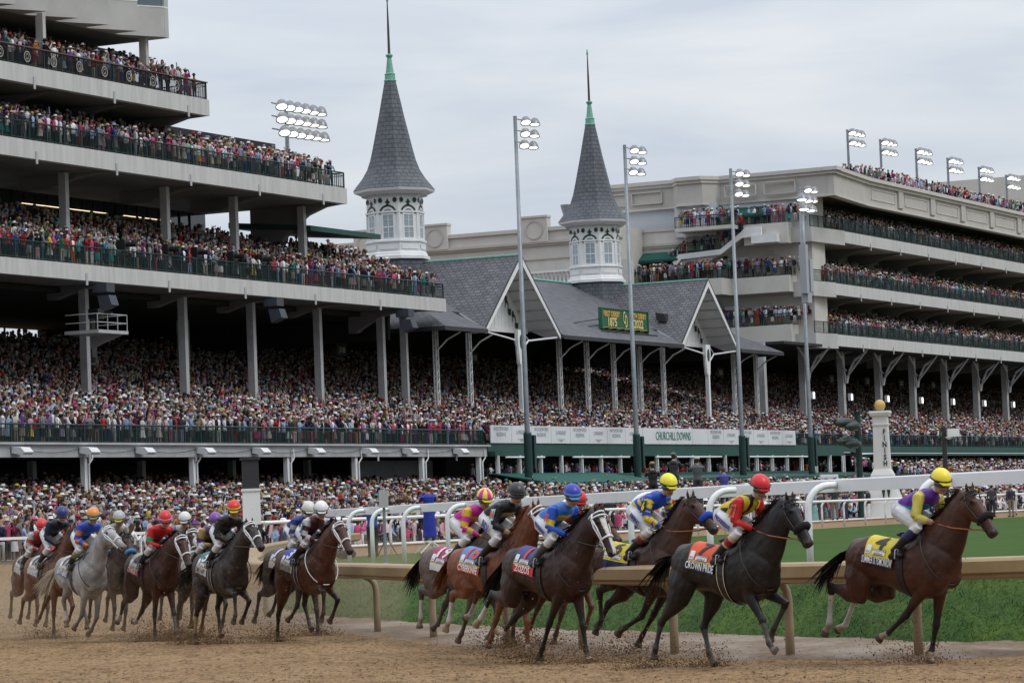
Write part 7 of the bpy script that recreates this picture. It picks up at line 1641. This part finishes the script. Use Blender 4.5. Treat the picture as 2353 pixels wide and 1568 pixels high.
    if arms == 'camera':
        mc = MB(); mc.box(.27, .35, -.07, .07, 1.56, 1.66); mc.tube([(.35, 0, 1.61), (.50, 0, 1.61)], .05, 8); h = mc.build('camera', BLACK, None, label='black photo camera held up at the eye by a person beyond the turf rail', category='camera', group='cameras held up by photographers beyond the turf rail'); h.location = o.location; h.rotation_euler = o.rotation_euler; h.scale = o.scale
    return o
def ladder(x, y, z0, z1, yaw, m, label, w=.24):
    e = empty('step_ladder', label, 'ladder', loc=(x, y, z0)); c, s = math.cos(R(yaw)), math.sin(R(yaw)); T_ = lambda a, b_, zz: (x+a*c-b_*s, y+a*s+b_*c, zz)
    mb = MB(T_)
    for sg in (-1, 1): mb.tube([(.42, sg*w*1.2, z0), (.02, sg*w*.8, z1)], .022, 5); mb.tube([(-.42, sg*w*1.2, z0), (-.02, sg*w*.8, z1)], .02, 5)
    mb.build('legs', m, e)
    n_ = max(1, int((z1-z0)/.3))
    mb = MB(T_)
    for i in range(n_): t = (i+1)/(n_+.3); a = .42-.40*t; ww = w*(1.2-.4*t); zz = z0+(z1-z0)*t; mb.box(a-.05, a+.05, -ww, ww, zz-.02, zz)
    mb.box(-.14, .14, -w*.85, w*.85, z1-.02, z1+.02); mb.build('steps', m, e)
def tripod(x, y, z, h, label):
    e = empty('tripod', label, 'tripod', loc=(x, y, z)); mb = MB()
    for k in range(3): a = k*2.1+.4; mb.tube([(x, y, z+h), (x+.35*math.cos(a), y+.35*math.sin(a), z)], .018, 5)
    mb.build('legs', BLACK, e); mb = MB(); mb.box(x-.08, x+.08, y-.1, y+.1, z+h, z+h+.15); mb.tube([(x-.1, y, z+h+.08), (x-.35, y-.1, z+h+.08)], .05, 8); mb.build('camera', BLACK, e)
OR_ = mat('orange_ladder', (.60, .10, .02), .5); LW = mat('ladder_white', (.7, .7, .7), .5)
Z0 = .9
stander(-2.85, 104, 1.28, 110, (.015, .03, .32), (.015, .03, .32), 'woman in long royal blue dress standing on a white step ladder', skirt=(.10, (.015, .03, .32)), arms='camera', hair=(.10, .05, .02), sc=1.02)
ladder(-2.85, 104, Z0, 1.26, 20, LW, 'white step ladder under the woman in royal blue dress')
stander(-4.4, 98, Z0, 100, (.02, .07, .30), (.03, .032, .03), 'man in blue jacket and dark trousers behind the turf rail', hair=(.3, .3, .3), arms='camera')
stander(-1.70, 112, Z0+.08, 140, (.05, .055, .055), (.22, .18, .12), 'photographer in dark grey coat and khaki trousers near centre', arms='camera')
stander(17.55, 164, Z0, 170, (.012, .013, .016), (.62, .61, .60), 'man in black jacket and white trousers beside the finish post', hair=(.35, .34, .33), shoes=(.6, .6, .6), arms='pocket', sc=1.05)
stander(14.28, 158, Z0, 200, (.16, .26, .34), (.2, .3, .3), 'smiling woman in pale blue top and long floral skirt', hair=(.10, .05, .03), skirt=(.22, (.22, .38, .36)), arms='fold')
stander(15.23, 157.5, Z0+.25, 100, (.03, .035, .035), (.15, .13, .09), 'cameraman in dark jacket and khaki trousers by a tripod', arms='camera', hat=('cap', (.03, .03, .03))); tripod(14.7, 157.2, Z0, 1.5, 'black camera tripod in front of the khaki trousered cameraman')
ladder(15.23, 157.5, Z0, 1.14, 60, LW, 'small step stool under the cameraman in khaki trousers')
stander(14.8, 160, Z0, 120, (.06, .055, .05), (.05, .048, .045), 'man in charcoal suit left of the cameraman', hat=('cap', (.4, .38, .33)))
stander(16.0, 160, Z0, 150, (.015, .02, .05), (.015, .02, .04), 'man in navy suit right of the cameraman'); 
stander(6.51, 118, 2.08, 85, (.085, .09, .10), (.05, .05, .05), 'man in grey shirt and pale cap seen from behind above the rail', hat=('cap', (.5, .47, .42)), arms='camera'); ladder(6.51, 118, Z0, 2.06, 0, LW, 'tall white ladder under the man in grey shirt')
stander(4.97, 120, 1.98, 95, (.015, .015, .017), (.02, .02, .02), 'photographer in black hooded jacket and tan cap above the rail', hood=1, hat=('cap', (.30, .17, .07)), arms='camera'); ladder(4.97, 120, Z0, 1.96, 10, OR_, 'orange ladder under the photographer with tan cap')
stander(5.85, 122, 2.32, 75, (.03, .032, .036), (.03, .03, .03), 'photographer in dark grey hooded jacket and grey cap, highest of all', hood=1, hat=('cap', (.13, .13, .13)), arms='camera'); ladder(5.85, 122, Z0, 2.30, 0, OR_, 'taller orange ladder left of the man in grey shirt')
stander(7.83, 124, 1.78, 100, (.07, .07, .28), (.03, .03, .05), 'long haired woman in violet blue jacket above the rail', hair=(.10, .05, .03), arms='camera'); ladder(7.83, 124, Z0, 1.76, 0, OR_, 'orange ladder under the woman in violet blue jacket')
stander(24.2, 175, Z0, 80, (.08, .16, .30), (.02, .03, .07), 'man in light blue shirt behind the leading horse head'); stander(24.9, 172, Z0, 60, (.06, .065, .075), (.03, .035, .05), 'man in grey fleece and white cap at far right turf', hat=('cap', (.6, .6, .6)))
stander(26.5, 176, Z0-.05, 110, (.04, .03, .06), (.24, .20, .13), 'person in dark purple jacket and khaki trousers at far right', hair=(.12, .07, .04)); stander(27.6, 182, Z0, 130, (.60, .61, .62), (.60, .61, .62), 'person all in white with white cap by the far rail', hat=('cap', (.65, .65, .65)))
stander(2.8, 125, Z0+.05, 200, (.62, .58, .54), (.6, .57, .53), 'woman in pale cream dress with arms raised behind the rail', skirt=(.25, (.62, .58, .54)), hair=(.05, .03, .02), arms='camera')
stander(1.99, 128, Z0+.2, 190, (.20, .17, .12), (.25, .2, .14), 'man in tan shirt with a camera left of the cream dress', arms='camera'); stander(3.5, 126, Z0, 90, (.02, .022, .03), (.03, .03, .035), 'man in navy jacket right of the cream dress', arms='camera')
bag = MB(); ell(bag, (-5.15, 96.5, 1.05), (.32, .2, .17)); bag.tube([(-5.35, 96.4, 1.15), (-5.15, 96.4, 1.3), (-4.95, 96.4, 1.15)], .02, 5); bag.build('camera_bag', BLACK, None, True, label='black camera bag lying on the grass behind the turf rail', category='bag')
tripod(-4.2, 103, Z0, .55, 'low black tripod with camera left of the step ladder')

# ---------------------------------------------------------------- dirt thrown up by the hooves
g = np.random.default_rng(5); mbk = MB(); VV, FF, CD = [], [], []
def clod(p, r, c):
    o = len(VV); 
    for d in ((1, 0, 0), (-1, 0, 0), (0, 1, 0), (0, -1, 0), (0, 0, 1), (0, 0, -1)): q = p+np.array(d)*r*g.uniform(.5, 1.2, 3)+g.normal(0, r*.15, 3); VV.append(tuple(q))
    for f in ((0, 2, 4), (2, 1, 4), (1, 3, 4), (3, 0, 4), (2, 0, 5), (1, 2, 5), (3, 1, 5), (0, 3, 5)): FF.append(tuple(o+k for k in f)); CD.append(c)
DC = [(.15, .088, .046), (.19, .118, .062), (.11, .062, .035), (.23, .145, .08)]
for (x, y, ps, D) in clod_src:
    f = np.array((math.cos(ps), -math.sin(ps), 0)); l = np.array((math.sin(ps), math.cos(ps), 0)); far = D > 50
    for _ in range(1100):
        t = abs(g.normal(0, .50)); z = max(0, g.exponential(.085)*(1+t)); q = np.array((x, y, 0))-f*(t-.15)+l*g.normal(0, .2); q[2] = min(z, .5); clod(q, g.uniform(.003, .013)*(1.5 if g.random() < .12 else 1), DC[g.integers(0, 4)])
    for _ in range(130 if not far else 240):
        q = np.array((x, y, 0))-f*g.exponential(.8)+l*g.normal(0, .5); q[2] = g.exponential(.35); 
        if q[2] < 1.9: clod(q, g.uniform(.004, .012), DC[g.integers(0, 4)])
for _ in range(3200):   # specks hanging in the air round the left group
    Y = g.uniform(50, 62); X = g.uniform(-.16, -.055)*Y; clod(np.array((X, Y, min(2.6, g.exponential(.55)))), g.uniform(.004, .011), DC[g.integers(0, 4)])
for _ in range(5200):   # loose crumbs on the harrowed surface
    Y = g.uniform(34, 47); X = g.uniform(-.17, .17)*Y; clod(np.array((X, Y, .005)), g.uniform(.003, .011)*(2.2 if g.random() < .03 else 1), [(.13, .075, .042), (.16, .098, .055), (.20, .13, .075)][g.integers(0, 3)])
mbk.v = VV; mbk.f = FF; mbk.c = CD; mbk.uv = [None]*len(FF)
mbk.build('kicked_dirt', mat('dirt_clod', (1, 1, 1), .95, attr=True, spec=.1), None, kind='stuff', label='brown clods of dirt thrown up behind the hooves', category='dirt')
# thin dust hanging over the track behind the left group
dm = bpy.data.materials.new('airborne_dust'); dm.use_nodes = True; nt = dm.node_tree; nt.nodes.clear(); mo_ = N(nt, 'ShaderNodeOutputMaterial'); vs_ = N(nt, 'ShaderNodeVolumePrincipled')
vs_.inputs['Color'].default_value = (.72, .55, .38, 1); vs_.inputs['Anisotropy'].default_value = .2
tc = N(nt, 'ShaderNodeTexCoord'); n_ = N(nt, 'ShaderNodeTexNoise'); n_.inputs['Scale'].default_value = .45; n_.inputs['Detail'].default_value = 3; nt.links.new(tc.outputs['Object'], n_.inputs[0])
sp_ = N(nt, 'ShaderNodeSeparateXYZ'); nt.links.new(tc.outputs['Object'], sp_.inputs[0]); mr = N(nt, 'ShaderNodeMapRange'); mr.inputs['From Min'].default_value = 0; mr.inputs['From Max'].default_value = 1.7; mr.inputs['To Min'].default_value = 1; mr.inputs['To Max'].default_value = 0; nt.links.new(sp_.outputs[2], mr.inputs[0])
m1 = N(nt, 'ShaderNodeMapRange'); m1.inputs['From Min'].default_value = .35; m1.inputs['From Max'].default_value = .75; m1.inputs['To Max'].default_value = .12; nt.links.new(n_.outputs[0], m1.inputs[0])
mm_ = N(nt, 'ShaderNodeMath', operation='MULTIPLY'); nt.links.new(m1.outputs[0], mm_.inputs[0]); nt.links.new(mr.outputs[0], mm_.inputs[1]); nt.links.new(mm_.outputs[0], vs_.inputs['Density']); nt.links.new(vs_.outputs[0], mo_.inputs['Volume'])
mb = MB(); mb.box(-15, -2.2, 57.5, 84, .02, 1.7); o = mb.build('dust', dm, None, kind='stuff', label='thin brown dust hanging round the left group of horses', category='dust')
scene.cycles.volume_step_rate = 4.0
